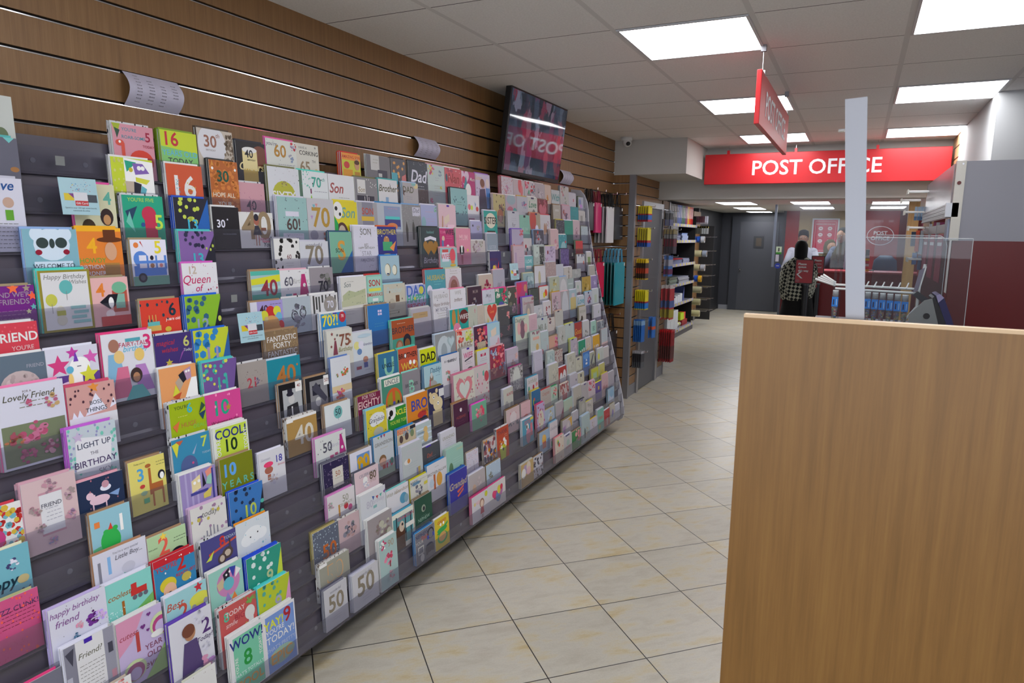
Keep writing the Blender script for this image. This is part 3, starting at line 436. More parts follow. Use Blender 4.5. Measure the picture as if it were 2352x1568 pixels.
11 1.567 0.139 0.176 0.008 2|e8e8ee|d6c|T12,.3,0.131,.22,cba;TQueen,.4,0.323,.26,c26;Tof,.45,0.477,.2,c26;Teverything,.5,0.654,.24,c26;D30,c48,.012,3;D10,a35,.03,9,.6,0.462,1,1|white 12 Queen of everything card in pink script
4 1.551 0.145 0.198 0.008 2|3a78c0|25d|P223,1,0.108,1,1,.65,1;D18,235,.05,3,0,0,.7,0.648;T10,.6,0.432,.35,bc5;E.95,0.36,.06,.05,5ba;E.92,0.54,.06,.05,5ba|blue and black 10 card with football pattern
11 1.256 0.117 0.143 0.008 2|ebb|a97|T4,.25,.25,.4,e83;R.75,.5,.4,.45,b54;E.75,.22,.2,.15,7b9;R.75,.5,.25,.3,8ba;P112,.2,.5,.45,.35,.7,.35,.6,.6,.45,.65;E.5,.52,.07,.14,fff;E.45,.75,.12,.1,fee;R.6,.9,.8,.2,c44|pink card of a penguin beside an orange bus with orange 4
9 1.551 0.142 0.179 0.004 4|c8d438|26d|P36a,1,0.077,1,1,.6,1;D14,38c,.09,4,0,0,.7,0.731;T11,.5,0.477,.42,a9b;TTODAY,.55,0.731,.1,223|lime and blue 11 card with game controllers
2 1.558 0.155 0.194 0.003 6|2a9884|25d|Pcd4,1,0.077,1,1,.65,1;D16,dee,.055,3,0,0,.7,0.693;T9,.62,0.501,.35,bc9|green 9 card with white skulls and crossbones
6 0.811 0.140 0.155 0.008 2|eee|d45|D60,c33,.055,2,.1,0,1,1;D40,7bc,.055,8,.1,0,1,1;D30,db4,.055,5,.1,0,1,1;E.3,0.522,.4,.25,c48;TY,.55,0.479,.15,fee;THAPPY,.2,0.652,.15,c37|white card with coloured polka dots and pink balloon, left edge
8 1.556 0.141 0.183 0.003 5|74589c|5cc|P223,1,0.072,1,1,.75,1;D14,4ba,.05,4,0,0,.7,0.504;D8,dd5,.05,7,0,0,.7,0.504;T11,.55,0.432,.38,4aa|purple and black 11 card with stars
12 1.580 0.140 0.171 0.004 4|86a|5cc|P223,1,0.077,1,1,.4,1;D16,335,.05,3,0,0,.75,0.308;D6,bc5,.04,5,.75,0.154,1,1;T13,.5,0.539,.32,4bc|purple and black 13 card with palm trees
0 1.569 0.149 0.213 0.006 3|e4e4ea|eee|R.52,.52,.88,.95,7898d8;TYAY!,.32,.2,.24,dde040;T9,.75,.18,.42,b02030;TYOU'RE,.35,.32,.14,eee;TTODAY!,.5,.45,.2,eee;TTHAT'S PRETTY,.5,.61,.11,b8c4e0;E.5,.78,.4,.2,9ab8a8;TEPIC,.5,.79,.3,dba050|white bordered blue card YAY! YOU'RE 9 TODAY! EPIC
13 1.588 0.136 0.171 0.004 4|223|25c|P26b,1,0,1,1,.35,1;D14,cd5,.06,3,0,0,.7,0.462;T13,.5,0.524,.32,4bd|black and blue 13 card with yellow lightning bolts
15 1.011 0.140 0.194 0.010 1|cbd0cc|-|E.75,0.54,.12,.15,675;R.75,0.634,.2,0.086,ba9|pale photo card with a small potted plant, highest card at the left edge
1 1.577 0.145 0.196 0.004 4|b8c830|5dd|Pd89cc8,1,0.067,1,1,.6,1;D18,5a9,.05,3,0,0,.7,0.636;T9,.6,0.436,.4,aab|lime and pink 9 card
12 1.408 0.124 0.143 0.008 2|eef|a97|E.15,.12,.07,.07,e84;Pc44,.25,.05,.28,.03,.35,.17;T5,.75,.17,.38,ed3;R.55,.5,.85,.3,5b8de0;E.25,.42,.2,.2,5b8de0;R.5,.68,.9,.22,5b8de0;R.3,.4,.2,.12,eef;R.55,.4,.2,.12,eef;R.8,.4,.2,.12,eef;R.3,.57,.2,.1,eef;R.55,.57,.2,.1,eef;R.8,.57,.2,.1,eef;E.55,.57,.06,.06,a75;E.8,.57,.05,.05,d88;E.55,.4,.05,.06,223;R.5,.9,1,.2,7a9;E.25,.83,.12,.12,223;E.25,.83,.07,.07,556|white card with a blue double-decker bus full of animals and a yellow 5
14 1.761 0.125 0.200 0.004 4|b8652c|333|D80,d8843c,.07,3;T30,.45,0.272,.38,054;THOPE ALL,.45,0.601,.15,eed;TYOUR,.45,0.757,.15,eed;TBEANS,.45,0.902,.15,eed;E.1,0.145,.04,.04,fff;E.9,0.145,.04,.04,fff;Pd94,.05,0.097,.1,0,.15,0.097|orange brown 30 HOPE ALL YOUR BEANS card
14 2.033 0.163 0.203 0.006 3|dde0e8|774|E.5,0.54,.38,.35,b9b93c;TSIXTY,.5,0.54,.25,eee;D16,999,.01,3,0,0,1,0.288;F.5,0.324,.1,985,bb6|white card with a lime green circle reading SIXTY
15 2.058 0.163 0.202 0.008 2|dfe2dc|e5a|Tyou're,.18,0.101,.12,667;T60,.45,0.214,.35,b83;F.9,0.101,.12,c34,a9b;F.8,0.335,.1,89b,aab;L.6,0.503,.5,2,99a;D16,778,.01,2|white card reading you're 60 in gold with red flower
0 1.262 0.114 0.166 0.010 1|e4e4e4|ddc|D14,a99,.015,3|plain white card with cream envelope, bottom edge left of the WOW! card
13 2.048 0.162 0.199 0.004 4|9cc4c4|dde|R.48,0.33,.45,0.097,dde;T60!,.5,0.533,.33,544;R.48,0.776,.7,0.126,dde;D24,556,.015,3;L.48,0.776,.5,2,aaa|duck egg blue 60! card with white banner
14 2.198 0.178 0.202 0.008 2|e4eaee|5dc|R.08,0.5,.1,1,576;D18,7cb,.02,3,.1,0,.4,0.335;T70,.6,0.214,.28,4a9;Tth,.85,0.147,.1,4a9;L.7,0.402,.4,1,99a;P9c4,.35,0.603,.4,0.469,.45,0.603;R.4,0.402,.04,0.1,725;D6,334,.02,5|white and mint 70th card with a bottle
15 1.909 0.142 0.174 0.008 2|14141c|223|E.8,.3,.3,.3,743;R.45,.4,.5,.5,e8d9a0;R.45,.72,.5,.3,db5;E.45,.17,.25,.08,eee;T40,.42,.25,.24,112;TCheers,.5,.52,.25,e8d8a0;TBIRTHDAY,.5,.38,.05,112|black Cheers 40 card with a pint of beer
13 2.216 0.162 0.200 0.008 2|c8c8d0|-|T70,.5,.38,.6,b8923c;Pd99,.3,.1,.4,.1,.35,.18;P7bc,.2,.12,.3,.12,.25,.2;E.2,.75,.15,.13,99a;E.23,.95,.1,.12,ccc;R.7,.72,.3,.06,c87;R.7,.83,.3,.06,c87;Pb9c,.1,.35,.2,.35,.15,.43|grey white card with large gold 70 and a little dog
8 2.160 0.158 0.216 0.003 7|d8d8d0|ccc|S.2,0.067,.06,844;S.4,0.101,.05,555;S.3,0.168,.05,844;S.15,0.302,.05,844;S.9,0.134,.06,a75;S.9,0.268,.06,a75;T75,.68,0.214,.38,854;TBirthday,.7,0.402,.18,996;P845,.2,0.469,.28,0.201,.34,0.201,.38,0.469|cream 75 Birthday card with stars and a bottle
1 0.980 0.140 0.164 0.010 1|eee|cba|F.4,.1,.2,d88,eaa;F.8,.1,.15,c77,eaa|white card with pink petals at the bottom edge of the photo
8 1.839 0.169 0.146 0.010 1|1c8ca0|cde|T40,.55,0.451,.5,b8783c;T.,.9,0.246,.3,b8783c|teal card with copper 40
8 1.702 0.135 0.154 0.010 1|a49c98|dash|T21,.45,.48,.32,b45;F.65,.48,.1,668,a89;D24,655,.01,3,.1,.2,.9,.5|warm grey card with pink 21
13 1.859 0.166 0.133 0.010 1|e4e4e4|-|T40,.5,.36,.75,9a8466;E.5,.24,.08,.1,a65;E.5,.14,.07,.08,223;P334,.45,.37,.55,.37,.65,.63,.38,.63;R.46,.78,.03,.3,b87;R.54,.78,.03,.3,b87;R.7,.47,.15,.09,854;TFABULOUS,.75,.75,.08,c68;R.78,.82,.3,.04,e9a;TYou!,.8,.9,.12,556;D20,998,.01,2|large white 40 FABULOUS card with a woman in a black dress
14 2.381 0.173 0.202 0.010 1|e4e6ec|-|TSon,.3,0.288,.3,a55;L.55,0.49,.35,1,999|plain white card with red script Son
5 1.706 0.123 0.172 0.008 2|dcdce4|eef|T18,.78,.22,.25,44a;TBirthday,.85,.36,.1,c78;E.35,.4,.16,.11,a65;E.35,.28,.18,.08,e47;R.35,.55,.12,.12,a65;F.5,.6,.2,baa,ccd;TSixteen,.25,.15,.1,bbc|white 18th Birthday card of a teddy with a pink bow
10 1.820 0.159 0.138 0.008 2|a89cd8|a86|R.1,0.5,.2,1,dde;T40,.4,0.213,.22,423;L.75,0.097,.4,1,657;E.6,0.31,.15,.15,c33;E.4,0.388,.12,.12,dd4;E.8,0.291,.12,.12,dd4;E.85,0.466,.1,.12,7bd;E.9,0.698,.1,.12,d44;E.6,0.63,.25,.2,dba564;E.6,0.825,.3,.2,dba564;E.45,0.485,.06,.06,cb8|lilac card of a yellow bear with balloons and purple 40
10 2.317 0.172 0.204 0.006 3|dddcd8|eef|L.35,.1,.25,1,999;TSon,.25,.16,.15,677;Pb4bc98,.05,.38,.3,.28,.55,.33,.95,.27,.95,.5,.05,.5;Pc0c4a4,.0,.5,.5,.42,.95,.36,.95,.6,0,.62;D14,787,.015,3,.05,.3,.95,.6;L.3,.75,.4,2,bbb|tall white Son card with watercolour green hills
9 1.856 0.167 0.139 0.006 3|8c7458|a86|D120,a48c68,.02,3;TFANTASTIC,.5,0.23,.15,eee;TFORTY,.5,0.414,.15,eee;TFANTASTIC,.5,0.626,.15,ddd|brown glitter card reading FANTASTIC FORTY
6 1.865 0.159 0.146 0.003 5|b08c50|pat|R.5,.03,1,.08,eee;T40,.55,.5,.55,d8d4c8;R.1,.06,.22,.1,eee|kraft gold card with cut out 40 and patterned top
2 2.153 0.169 0.208 0.003 5|d0d4dc|eee|T80,.35,0.252,.22,bbc;Tbirthday,.7,0.252,.12,bbc;P46a,.45,0.108,.55,0.13,.5,0.202;Pb45,.6,0.144,.7,0.144,.66,0.216;P4a9,.75,0.144,.85,0.13,.8,0.202;P749,.9,0.122,1,0.086,.96,0.173;R.55,0.346,.14,0.058,8bb|white 80 birthday card with bunting
13 2.673 0.212 0.204 0.010 1|b8c0cc|28c|R.62,0.335,.62,0.536,8c9cc0;P5cc,.35,0.302,.9,0.302,.9,0.402,.35,0.402;R.62,0.456,.6,0.168,448;E.6,0.536,.2,.08,d85;L.6,0.121,.4,1,c9a|large pale blue card framing a purple seaside print
1 2.165 0.165 0.214 0.003 5|9c9498|eee|F.6,0.335,.35,877,bba|tall plain taupe card with silver sprig
5 1.985 0.178 0.152 0.004 4|d8dcdc|d8c|T50,.38,0.304,.26,556;Tth Birthday,.65,0.331,.1,bbc;Pb38,.8,0.087,.86,0.087,.98,0.609,.76,0.609;E.86,0.452,.04,.04,ddd;R.5,0.592,.12,0.07,c48;R.65,0.566,.1,0.07,b47;D14,556,.015,4|white 50th Birthday card with a magenta gnome and pink envelope
15 2.223 0.132 0.203 0.010 1|dcdad0|-|THAVE A,.3,0.08,.09,777;TCORKING,.55,0.181,.16,222;T65,.35,0.456,.4,9a8468;TTH,.75,0.335,.1,555;E.85,0.57,.1,.14,dc8;S.85,0.054,.05,888|cream CORKING 65TH card in cellophane, top row
13 1.740 0.117 0.147 0.006 3|1a1820|eee|T30,.3,.4,.28,eef;S.55,.3,.04,eef;Thave the best birthday,.6,.65,.05,99a|plain black card with small white 30
1 1.872 0.170 0.146 0.004 4|9c9c90|pat|T50,.5,0.348,.5,c8a078;T50,.5,0.348,.44,9c9c90;R.12,0.035,.25,0.087,eee|grey card with cut out 50 and patterned top
13 2.381 0.156 0.198 0.010 1|e4d42c|ed3|TSon,.6,0.246,.35,7a9;E.17,0.205,.2,.24,eee;E.1,0.164,.06,.06,222;E.25,0.287,.05,.05,222;E.3,0.697,.25,.3,533;E.3,0.681,.15,.2,cba;P2a5,0,0.328,.15,0.492,.1,1,0,1;E.75,0.697,.1,.08,acc|yellow Son card of a bear heading a football
12 2.473 0.171 0.202 0.006 3|dde|eef|L.5,.07,.3,1,aaa;TSON,.5,.12,.2,777;TBIG,.5,.42,.1,999;THAPPY BIRTHDAY,.5,.48,.07,888;TSTAR,.5,.6,.15,aab;TAMAZING,.5,.75,.11,aab;D16,999,.015,3|tall white SON card reading BIG HAPPY BIRTHDAY STAR
15 2.676 0.186 0.206 0.008 2|77757c|-|R.35,0.168,.35,0.335,ccc;L.35,0.134,.2,2,998;R.65,0.659,.4,0.682,445;R.5,0.57,.4,0.134,544;R.55,0.436,.15,0.08,ccc|grey photo card with white tag, right of the AMAZING SON card
11 1.851 0.143 0.138 0.006 3|a8c8cc|a86|R.5,0.058,1,0.116,5ba;Pdd3,0,0.213,1,0.116,1,0.31,0,0.369;R.5,0.485,1,0.116,bdd;R.5,0.698,1,0.145,5a9;T40,.6,0.466,.5,934|striped yellow and aqua card with thin red 40
14 1.876 0.138 0.132 0.010 1|d4a0ac|dash|T40,.5,0.63,.3,545;D14,a68,.015,2,.1,0.291,.9,0.582;F.5,0.66,.08,967,c89|dusty pink 40 card with floral numbers
3 2.156 0.157 0.191 0.006 3|dcc4cc|556|TCELEBRATING,.55,0.13,.1,889;T80,.75,0.202,.25,654;TSTYLE,.75,0.324,.08,a88;E.42,0.252,.1,.1,eee;F.45,0.36,.13,ccd,eee|pale pink CELEBRATING 80 card
9 2.156 0.153 0.175 0.003 5|2a8cd0|eee|TYOU'RE,.35,0.046,.12,dd4;T70?!,.35,0.171,.35,ed4;E.85,0.125,.14,.15,b34;T70,.85,0.103,.1,fff;R.55,0.017,.15,0.029,42a|bright blue YOU'RE 70?! card with yellow letters
14 2.556 0.167 0.203 0.008 2|87868c|774|R.28,0.201,.35,0.302,ddd;TSon,.28,0.268,.17,986;R.45,0.701,.75,0.598,334;R.4,0.503,.02,0.168,eee;R.5,0.482,.02,0.201,eee;R.58,0.509,.02,0.168,eee;D9,eee,.02,2,.5,0.034,.95,0.201|grey Son card with candles and a white tag
11 1.996 0.161 0.136 0.008 2|e4e4e8|ebc|T60,.28,0.322,.26,556;Tth Birthday,.6,0.35,.14,bbb;Pb37,.72,0.138,.84,0.138,.95,0.782,.62,0.782;E.8,0.46,.05,.05,ddd;R.25,0.736,.2,0.11,7ab;R.45,0.736,.12,0.11,c47;D12,556,.015,3|white 60th Birthday card with a pink gnome
7 1.864 0.123 0.162 0.008 2|15151a|a86|R.55,0.573,.8,0.855,b4b8bc;E.5,0.388,.13,.14,ccc;E.45,0.262,.15,.07,223;R.45,0.194,.2,0.116,223;P2a2a30,.3,0.533,.75,0.485,.85,1,.2,1;R.5,0.679,.05,0.242,eee;R.83,0.116,.28,0.242,eee;T40,.83,0.097,.13,833|black and white photo card of a person in a bowler hat tagged 40
7 2.154 0.121 0.217 0.008 2|d8dce4|68c|L.4,.08,.5,1,ccd;F.7,.3,.2,d64,7a6;F.3,.35,.08,c55,7a6;R.5,.6,1,.12,d8c49c;F.4,.7,.25,d76,c59;R.45,.85,.2,.15,99b|tall white card with watercolour vases of coral flowers
10 1.981 0.150 0.141 0.010 1|b0bcc8|dash|E.4,.5,.12,.13,223;E.4,.5,.09,.1,b0bcc8;E.7,.45,.12,.13,223;E.7,.45,.09,.1,b0bcc8;F.55,.4,.25,667,889;F.55,.65,.25,889,99a|pale grey blue card with a drawn black bicycle
2 1.871 0.141 0.159 0.004 4|5c6478|b8a868|D90,b8ccd8,.02,4;T50,.62,.6,.5,c06428|blue weave pattern card with copper 50
8 2.603 0.181 0.212 0.006 3|489888|6cb|R.5,0.205,1,0.41,a85028;TBROTHER,.5,0.23,.2,234;L.4,0.082,.4,1,dcb;E.3,0.59,.16,.17,964;E.65,0.508,.18,.2,223;E.65,0.558,.12,.13,853;R.65,0.807,.5,0.385,1a1a1a;E.3,0.59,.1,.12,b87|orange and green BROTHER card with two chimpanzees
12 1.999 0.137 0.147 0.008 2|e8e8e8|99a|D34,222,.06,3;R.55,0.582,.5,0.679,e8e8e8;T60,.55,0.485,.16,733;L.55,0.728,.35,3,bbb|white 60 card with black brush spots
4 1.996 0.150 0.162 0.004 4|28204c|667|D110,98a,.015,3;R.55,0.436,.42,0.485,d8d4cc;T50,.55,0.349,.17,a64;L.55,0.466,.25,1,998|navy firework card with white panel reading 50
3 1.987 0.163 0.147 0.006 3|dcd8dc|d8c|T50,.65,0.23,.2,998;R.4,0.506,.06,0.322,c8903c;E.65,0.46,.08,.08,b34;E.8,0.552,.08,.08,b58;TCELEBRATE,.65,0.386,.08,998;F.1,0.276,.12,9ba,b9a|white CELEBRATE 50 card with wine glasses and orchid envelope
12 2.134 0.167 0.136 0.006 3|d4d6e0|ccd|Twonderful,.5,0.11,.12,778;T70,.5,0.414,.55,8a8070;L.5,0.782,.3,2,aab|silver white wonderful card with glitter 70
10 2.133 0.161 0.144 0.008 2|dcdce0|eee|R.1,0.288,.06,0.504,444;R.2,0.252,.06,0.36,444;R.3,0.288,.06,0.432,555;R.42,0.144,.06,0.216,444;R.55,0.144,.05,0.216,555;R.7,0.086,.05,0.108,444;R.9,0.216,.05,0.288,444;E.7,0.324,.24,.22,9a9490;T70,.7,0.324,.22,dde;R.15,0.788,.06,0.424,555|black and white striped 70 card in cellophane
0 1.867 0.129 0.164 0.006 3|c4c4cc|889|Twonderful,.5,.12,.1,889;T50,.5,.4,.6,8a8070;L.5,.75,.35,3,aab|left one of the two silver wonderful 50 cards in the bottom tier
7 2.003 0.132 0.162 0.008 2|1a1a20|a86|R.55,0.485,.75,0.776,8a8a90;R.45,0.339,.35,0.243,223;P445,.25,0.291,.45,0.145,.9,0.582,.8,0.679;E.5,0.63,.12,.14,ccc;R.9,0.145,.25,0.242,eee;T50!,.9,0.145,.13,833|black and white photo card of a camera tagged 50
6 2.073 0.156 0.151 0.004 4|dde4e8|a86|E.5,0.258,.17,.17,7bb;T50,.5,0.248,.2,234;R.5,0.414,.01,0.138,889|white card with a teal 50 balloon
12 2.315 0.143 0.175 0.006 3|7cb8a0|257|P26a,1,.45,1,1,.4,1;TS,.5,.45,.7,dba042;TSON,.4,.45,.15,133;L.5,.65,.6,1,aba|sea green SON card with large yellow S
3 2.485 0.160 0.211 0.003 6|b8c0c4|dde|L.5,0.175,.6,2,c8b8c8;E.25,0.369,.18,.08,ddd;E.3,0.359,.07,.07,c84;L.5,0.485,.5,3,a8b4bc;R.8,0.679,.12,0.194,b8a060;R.7,0.679,.08,0.175,88a|tall silver white card with a small goldfish
13 2.540 0.143 0.201 0.008 2|a4a4ac|dde|R.5,0.5,.55,1,889;TSON,.5,0.201,.25,b54;R.5,0.369,.65,0.1,db4|grey SON card with a yellow band
0 2.026 0.162 0.152 0.003 5|c8c8d0|ccd|Twonderful,.5,.12,.1,889;T50,.5,.4,.6,8a8070;L.5,.75,.35,3,aab|right one of the two silver wonderful 50 cards in the bottom tier
9 2.460 0.159 0.183 0.006 3|2c78c0|a86|R.55,.2,.18,.13,dce;R.55,.2,.18,.02,2c78c0;R.55,.2,.02,.13,2c78c0;L.5,.5,.5,2,59b|tall plain blue card with small white emblem
5 2.305 0.140 0.192 0.006 3|d8c838|8cd|E.5,0.246,.35,.2,e4e8ec;E.35,0.287,.2,.17,e4e8ec;E.7,0.246,.2,.17,e4e8ec;TGrandson,.5,0.262,.17,556;E.55,0.558,.25,.15,b8b8a4;D20,443,.02,4|yellow Grandson card with a white cloud
6 2.446 0.156 0.192 0.004 4|488c78|eee|R.5,0.12,.75,0.156,e4e4d8;TUNCLE,.5,0.12,.17,356;E.55,0.598,.4,.4,d06030;E.55,0.626,.33,.35,9c9428;R.55,0.46,.13,0.322,d06030;E.55,0.644,.06,.06,55a;E.33,0.69,.04,.05,111;E.75,0.644,.04,.05,111|green UNCLE card with an orange lion face
5 3.199 0.215 0.221 0.010 1|cc5870|d57898|R.5,.5,1,1,c8c0c0;P4a9,.4,.15,.55,.22,.4,.28;P4a9,.75,.12,.57,.22,.75,.28;R.55,.4,.25,.5,d0b8c0;E.88,.3,.12,.14,c34450;D22,c35070,.035,5,.3,.3,1,.95|pale card with a pink gift box and green bow
5 3.023 0.215 0.219 0.004 4|d0d0c4|d57898|D70,a78,.025,4,.1,0.123,.95,0.779;H.5,0.41,.42,d4808c;H.5,0.41,.27,ccd4d0|cream card with a large pink heart in confetti
15 2.496 0.129 0.194 0.003 5|cc4|d22|R.5,0.08,1,0.147,e94;TAMAZING SON,.5,0.08,.14,b23;E.25,0.268,.15,.12,c44;R.3,0.502,.5,0.268,d93;E.8,0.234,.14,.2,c97;E.8,0.188,.14,.08,532;R.8,0.701,.3,0.598,b83|yellow AMAZING SON card with red envelope
8 2.322 0.136 0.189 0.008 2|d4dce4|ccd|E.2,.3,.14,.13,e0dc90;E.42,.3,.14,.13,dde;E.32,.45,.12,.1,68b;E.6,.65,.13,.1,b87;R.6,.78,.2,.12,56a;R.25,.82,.25,.07,a56;TGrandson,.75,.3,.1,88a;L.7,.9,.3,1,99a;E.6,.1,.35,.06,b8d0e0|pale blue card of a mouse holding two balloons
0 2.207 0.122 0.224 0.004 4|a8c4c4|eee|T90,.65,.15,.3,a89c8c;F.5,.42,.25,c46,e8a;F.2,.12,.2,c47,fff;R.55,.55,.06,.12,8c2c3c;F.55,.8,.2,c9a,bcc|tall pale blue card with 90 and a vase of flowers
14 2.731 0.151 0.207 0.008 2|dcdce0|3aa|TBrother,.5,0.201,.3,665;P8ac,.35,0.402,.5,0.402,.5,0.636,.35,0.636;E.15,0.57,.1,.1,8cb;S.6,0.101,.04,aab;P222,.65,0.57,.7,0.536,.75,0.636|white Brother card in brush script with teal envelope
12 2.647 0.150 0.203 0.008 2|2c3488|e62|TBROTHER,.5,0.123,.2,dc3;E.45,0.328,.15,.15,b85;R.5,0.451,.5,0.205,4a7;E.45,0.697,.3,.1,dc4;Pe95,.6,0.492,.95,0.328,.8,0.574;TYOU'RE THE,.5,0.697,.12,223;D8,fff,.02,5|blue comic BROTHER card with a green space suit
7 2.932 0.197 0.219 0.004 4|909498|c8d8ec|E.4,0.402,.33,.38,c0ccd4;E.4,0.436,.15,.22,9ca8b0;H.75,0.234,.2,a8bcc4;H.78,0.234,.14,b8ccd4;L.5,0.101,.3,1,bbb;E.4,0.322,.1,.1,9ca8b0|grey card of a pale bear with a silver heart
10 2.962 0.193 0.211 0.006 3|509cac|b22|THUSBAND,.55,0.201,.2,c8b040;L.6,0.335,.4,2,8cc;E.2,0.503,.13,.14,dde;R.8,0.503,.2,0.054,cde|teal blue HUSBAND card with red envelope
2 2.022 0.133 0.155 0.010 1|c8aeb4|pat|T50,.55,.42,.35,445;F.5,.4,.3,889,b99|dusty pink card with inky floral 50
5 2.599 0.174 0.193 0.004 4|d88424|eee|TBRO,.6,0.276,.4,3848a8;E.7,0.552,.22,.1,b33;TCOOL,.85,0.478,.1,223;E.4,0.754,.18,.13,347;E.8,0.718,.17,.13,347;R.55,0.662,.8,0.055,222|orange BRO card with sunglasses
4 2.317 0.140 0.184 0.006 3|c0c8d0|28c|P8b3,.2,.02,.3,.02,.25,.08;P538,.35,0,.45,0,.4,.08;Pb34,.5,0,.6,0,.55,.08;TGRANDSON,.5,.2,.14,888;L.5,.32,.5,1,ba8;E.4,.6,.18,.16,876444;E.4,.66,.17,.14,c8a090;R.45,.8,.15,.15,b44;R.5,.95,1,.25,9ab0a0;E.85,.72,.1,.12,487;D4,c46,.05,3,.5,.7,.9,.9|pale GRANDSON card of an owl child with twigs and bunting
15 3.015 0.176 0.209 0.008 2|3c4450|112|TDad,.55,.35,.45,dde;L.55,.62,.5,2,bbc;D40,ccd,.01,3|chalkboard style Dad card in cellophane, top row
13 2.882 0.167 0.205 0.008 2|8c8c90|7ad|R.5,.85,1,.35,b0b0b0;R.75,.16,.42,.22,ccd;TDad,.75,.13,.17,778;P444,.15,.6,.2,.4,.28,.6,.25,.9,.18,.9;P555,.5,.5,.55,.35,.62,.5,.6,.85,.5,.85;D60,a5a5a8,.015,4,0,0,1,.45|black and white photo Dad card of people on a boardwalk
11 2.162 0.138 0.139 0.010 1|9a949c|dash|F.55,0.46,.4,666,888;T70,.55,0.552,.38,223;L.85,0.644,.2,1,ccc|grey card with an inky black 70
7 2.459 0.143 0.189 0.004 4|34749c|dc4|TU,.55,0.347,.7,8cc8b0;TUNCLE,.5,0.308,.17,122;Pdb4,.7,1,1,0.616,1,1|blue UNCLE card with a pale green U
4 2.159 0.141 0.158 0.006 3|dde|987|R.6,0.36,.6,0.504,6a94cc;T90,.6,0.36,.5,d8a820;E.5,0.432,.15,.2,d8a820;E.72,0.324,.14,.2,d8a820;E.5,0.432,.06,.08,6a94cc;E.72,0.324,.05,.1,6a94cc|white card with gold foil number balloons on blue sky
2 2.334 0.166 0.165 0.010 1|dcdce4|7cc|TWith love,.3,0.131,.12,998;TGrandson,.7,0.131,.14,a98;E.75,0.392,.17,.15,59b;E.88,0.435,.1,.12,8ab;E.05,0.652,.15,.1,db9;E.18,0.696,.1,.08,59a|white With love Grandson card of a blue elephant
1 2.334 0.164 0.169 0.008 2|e0e4d8|4ac|R.5,.5,.9,.75,5a9ca4;R.2,.4,.05,.6,234;R.6,.5,.05,.7,234;R.85,.5,.05,.7,234;TGRANDSON,.62,.18,.17,b46;E.35,.6,.22,.28,532;E.42,.4,.12,.15,cba;E.45,.35,.04,.04,112;R.35,.85,.4,.35,532;R.8,.45,.4,.12,e4e4e0|GRANDSON card of a brown bear among blue trees
6 2.276 0.157 0.147 0.004 4|7c1c44|984|TFOR YOU,.5,0.074,.12,dcc;L.5,0.155,.4,1,b89;TEIGHTY,.5,0.279,.24,dbb|maroon FOR YOU card with kraft envelopes
12 2.999 0.181 0.206 0.004 4|34444a|122|Pdde,.2,.27,.5,.22,.8,.27,.8,.35,.5,.3,.2,.35;H.35,.5,.25,a07434;H.65,.5,.25,a07434;TBirthday,.5,.85,.2,ccd;Thusband,.5,.12,.1,7aa|dark green Birthday card with two joined gold hearts
7 2.617 0.155 0.189 0.008 2|c8583c|5cb|TBROTHER,.5,0.193,.22,322;TWOO,.55,0.462,.4,db4;E.6,0.385,.07,.07,fff;E.8,0.4,.07,.07,fff;E.35,0.193,.05,.06,eee|orange BROTHER WOO card
6 2.952 0.178 0.217 0.008 2|d8d8e0|26a|Tto my lovely,.45,.15,.1,445;Thusband,.6,.15,.12,445;F.35,.5,.2,8a9,c77;L.75,.5,.25,3,aab|white lovely husband card with a small floral wreath
10 2.493 0.116 0.206 0.008 2|8cc8b8|c33|R.5,0.369,.85,0.656,a4d4c8;TSON,.5,0.18,.3,b33;R.5,0.328,.75,0.066,dd5;TEMBARRASS,.5,0.435,.18,c33;TMUSHY,.5,0.656,.24,236;R.5,0.549,.35,0.066,eee|mint SON card in big comic lettering with EMBARRASS
13 3.215 0.180 0.220 0.006 3|dcbcc8|ccc|R.55,0.029,.15,0.043,42a;Pdcb,.3,0.324,.6,0.216,.62,0.396,.32,0.504;Pb86,.2,0.288,.25,0.274,.22,0.684,.15,0.684;R.7,0.576,.4,0.18,ecd;Pb87,.4,0.54,.45,0.504,.45,1,.4,1|pink card with an easel and mouse, purple tab
8 3.122 0.193 0.215 0.008 2|18a098|dde|E.45,0.23,.05,.25,b84;E.2,0.216,.1,.25,b84;E.35,0.504,.2,.18,d8a;E.75,0.216,.25,.2,622;TWIFE!,.75,0.216,.2,eee;E.5,0.54,.08,.08,fff;E.3,0.576,.08,.08,fff|turquoise WIFE! card with a long eared rabbit
11 2.633 0.146 0.178 0.008 2|a4c4d4|28d|E.35,0.368,.16,.2,8a8468;E.72,0.386,.14,.17,8a8468;E.33,0.368,.14,.18,e8e8d8;E.7,0.386,.12,.15,e8e8d8;R.35,0.478,.12,0.037,247;L.5,0.782,.5,1,788|pale blue card with a pair of drawn pint glasses and blue envelope
2 2.651 0.171 0.186 0.006 3|d8d8e0|28c|TBROTHER-IN-LAW,.5,.26,.11,666;L.5,.12,.3,1,999;R.35,.5,.1,.4,b8643c;E.6,.48,.15,.2,d8a040;E.2,.5,.12,.12,bcd|white BROTHER-IN-LAW card with amber bottles
2 2.822 0.164 0.218 0.004 4|98c4b8|acc8bc|TGrandad,.8,0.092,.1,c8c090;E.25,0.501,.12,.2,5a8060;R.25,0.655,.2,0.092,a87860;L.6,0.347,.5,3,b0d0c8;E.8,0.578,.1,.1,5a8070|mint Grandad card with a cactus
10 2.616 0.170 0.157 0.008 2|c8c4b4|9cd|TBrother,.5,.18,.2,bcc;R.62,.45,.18,.2,765038;E.35,.6,.15,.15,bbb4a4;D5,654,.03,3;L.4,.85,.5,2,787|beige Brother card with a beer mug and blue envelope
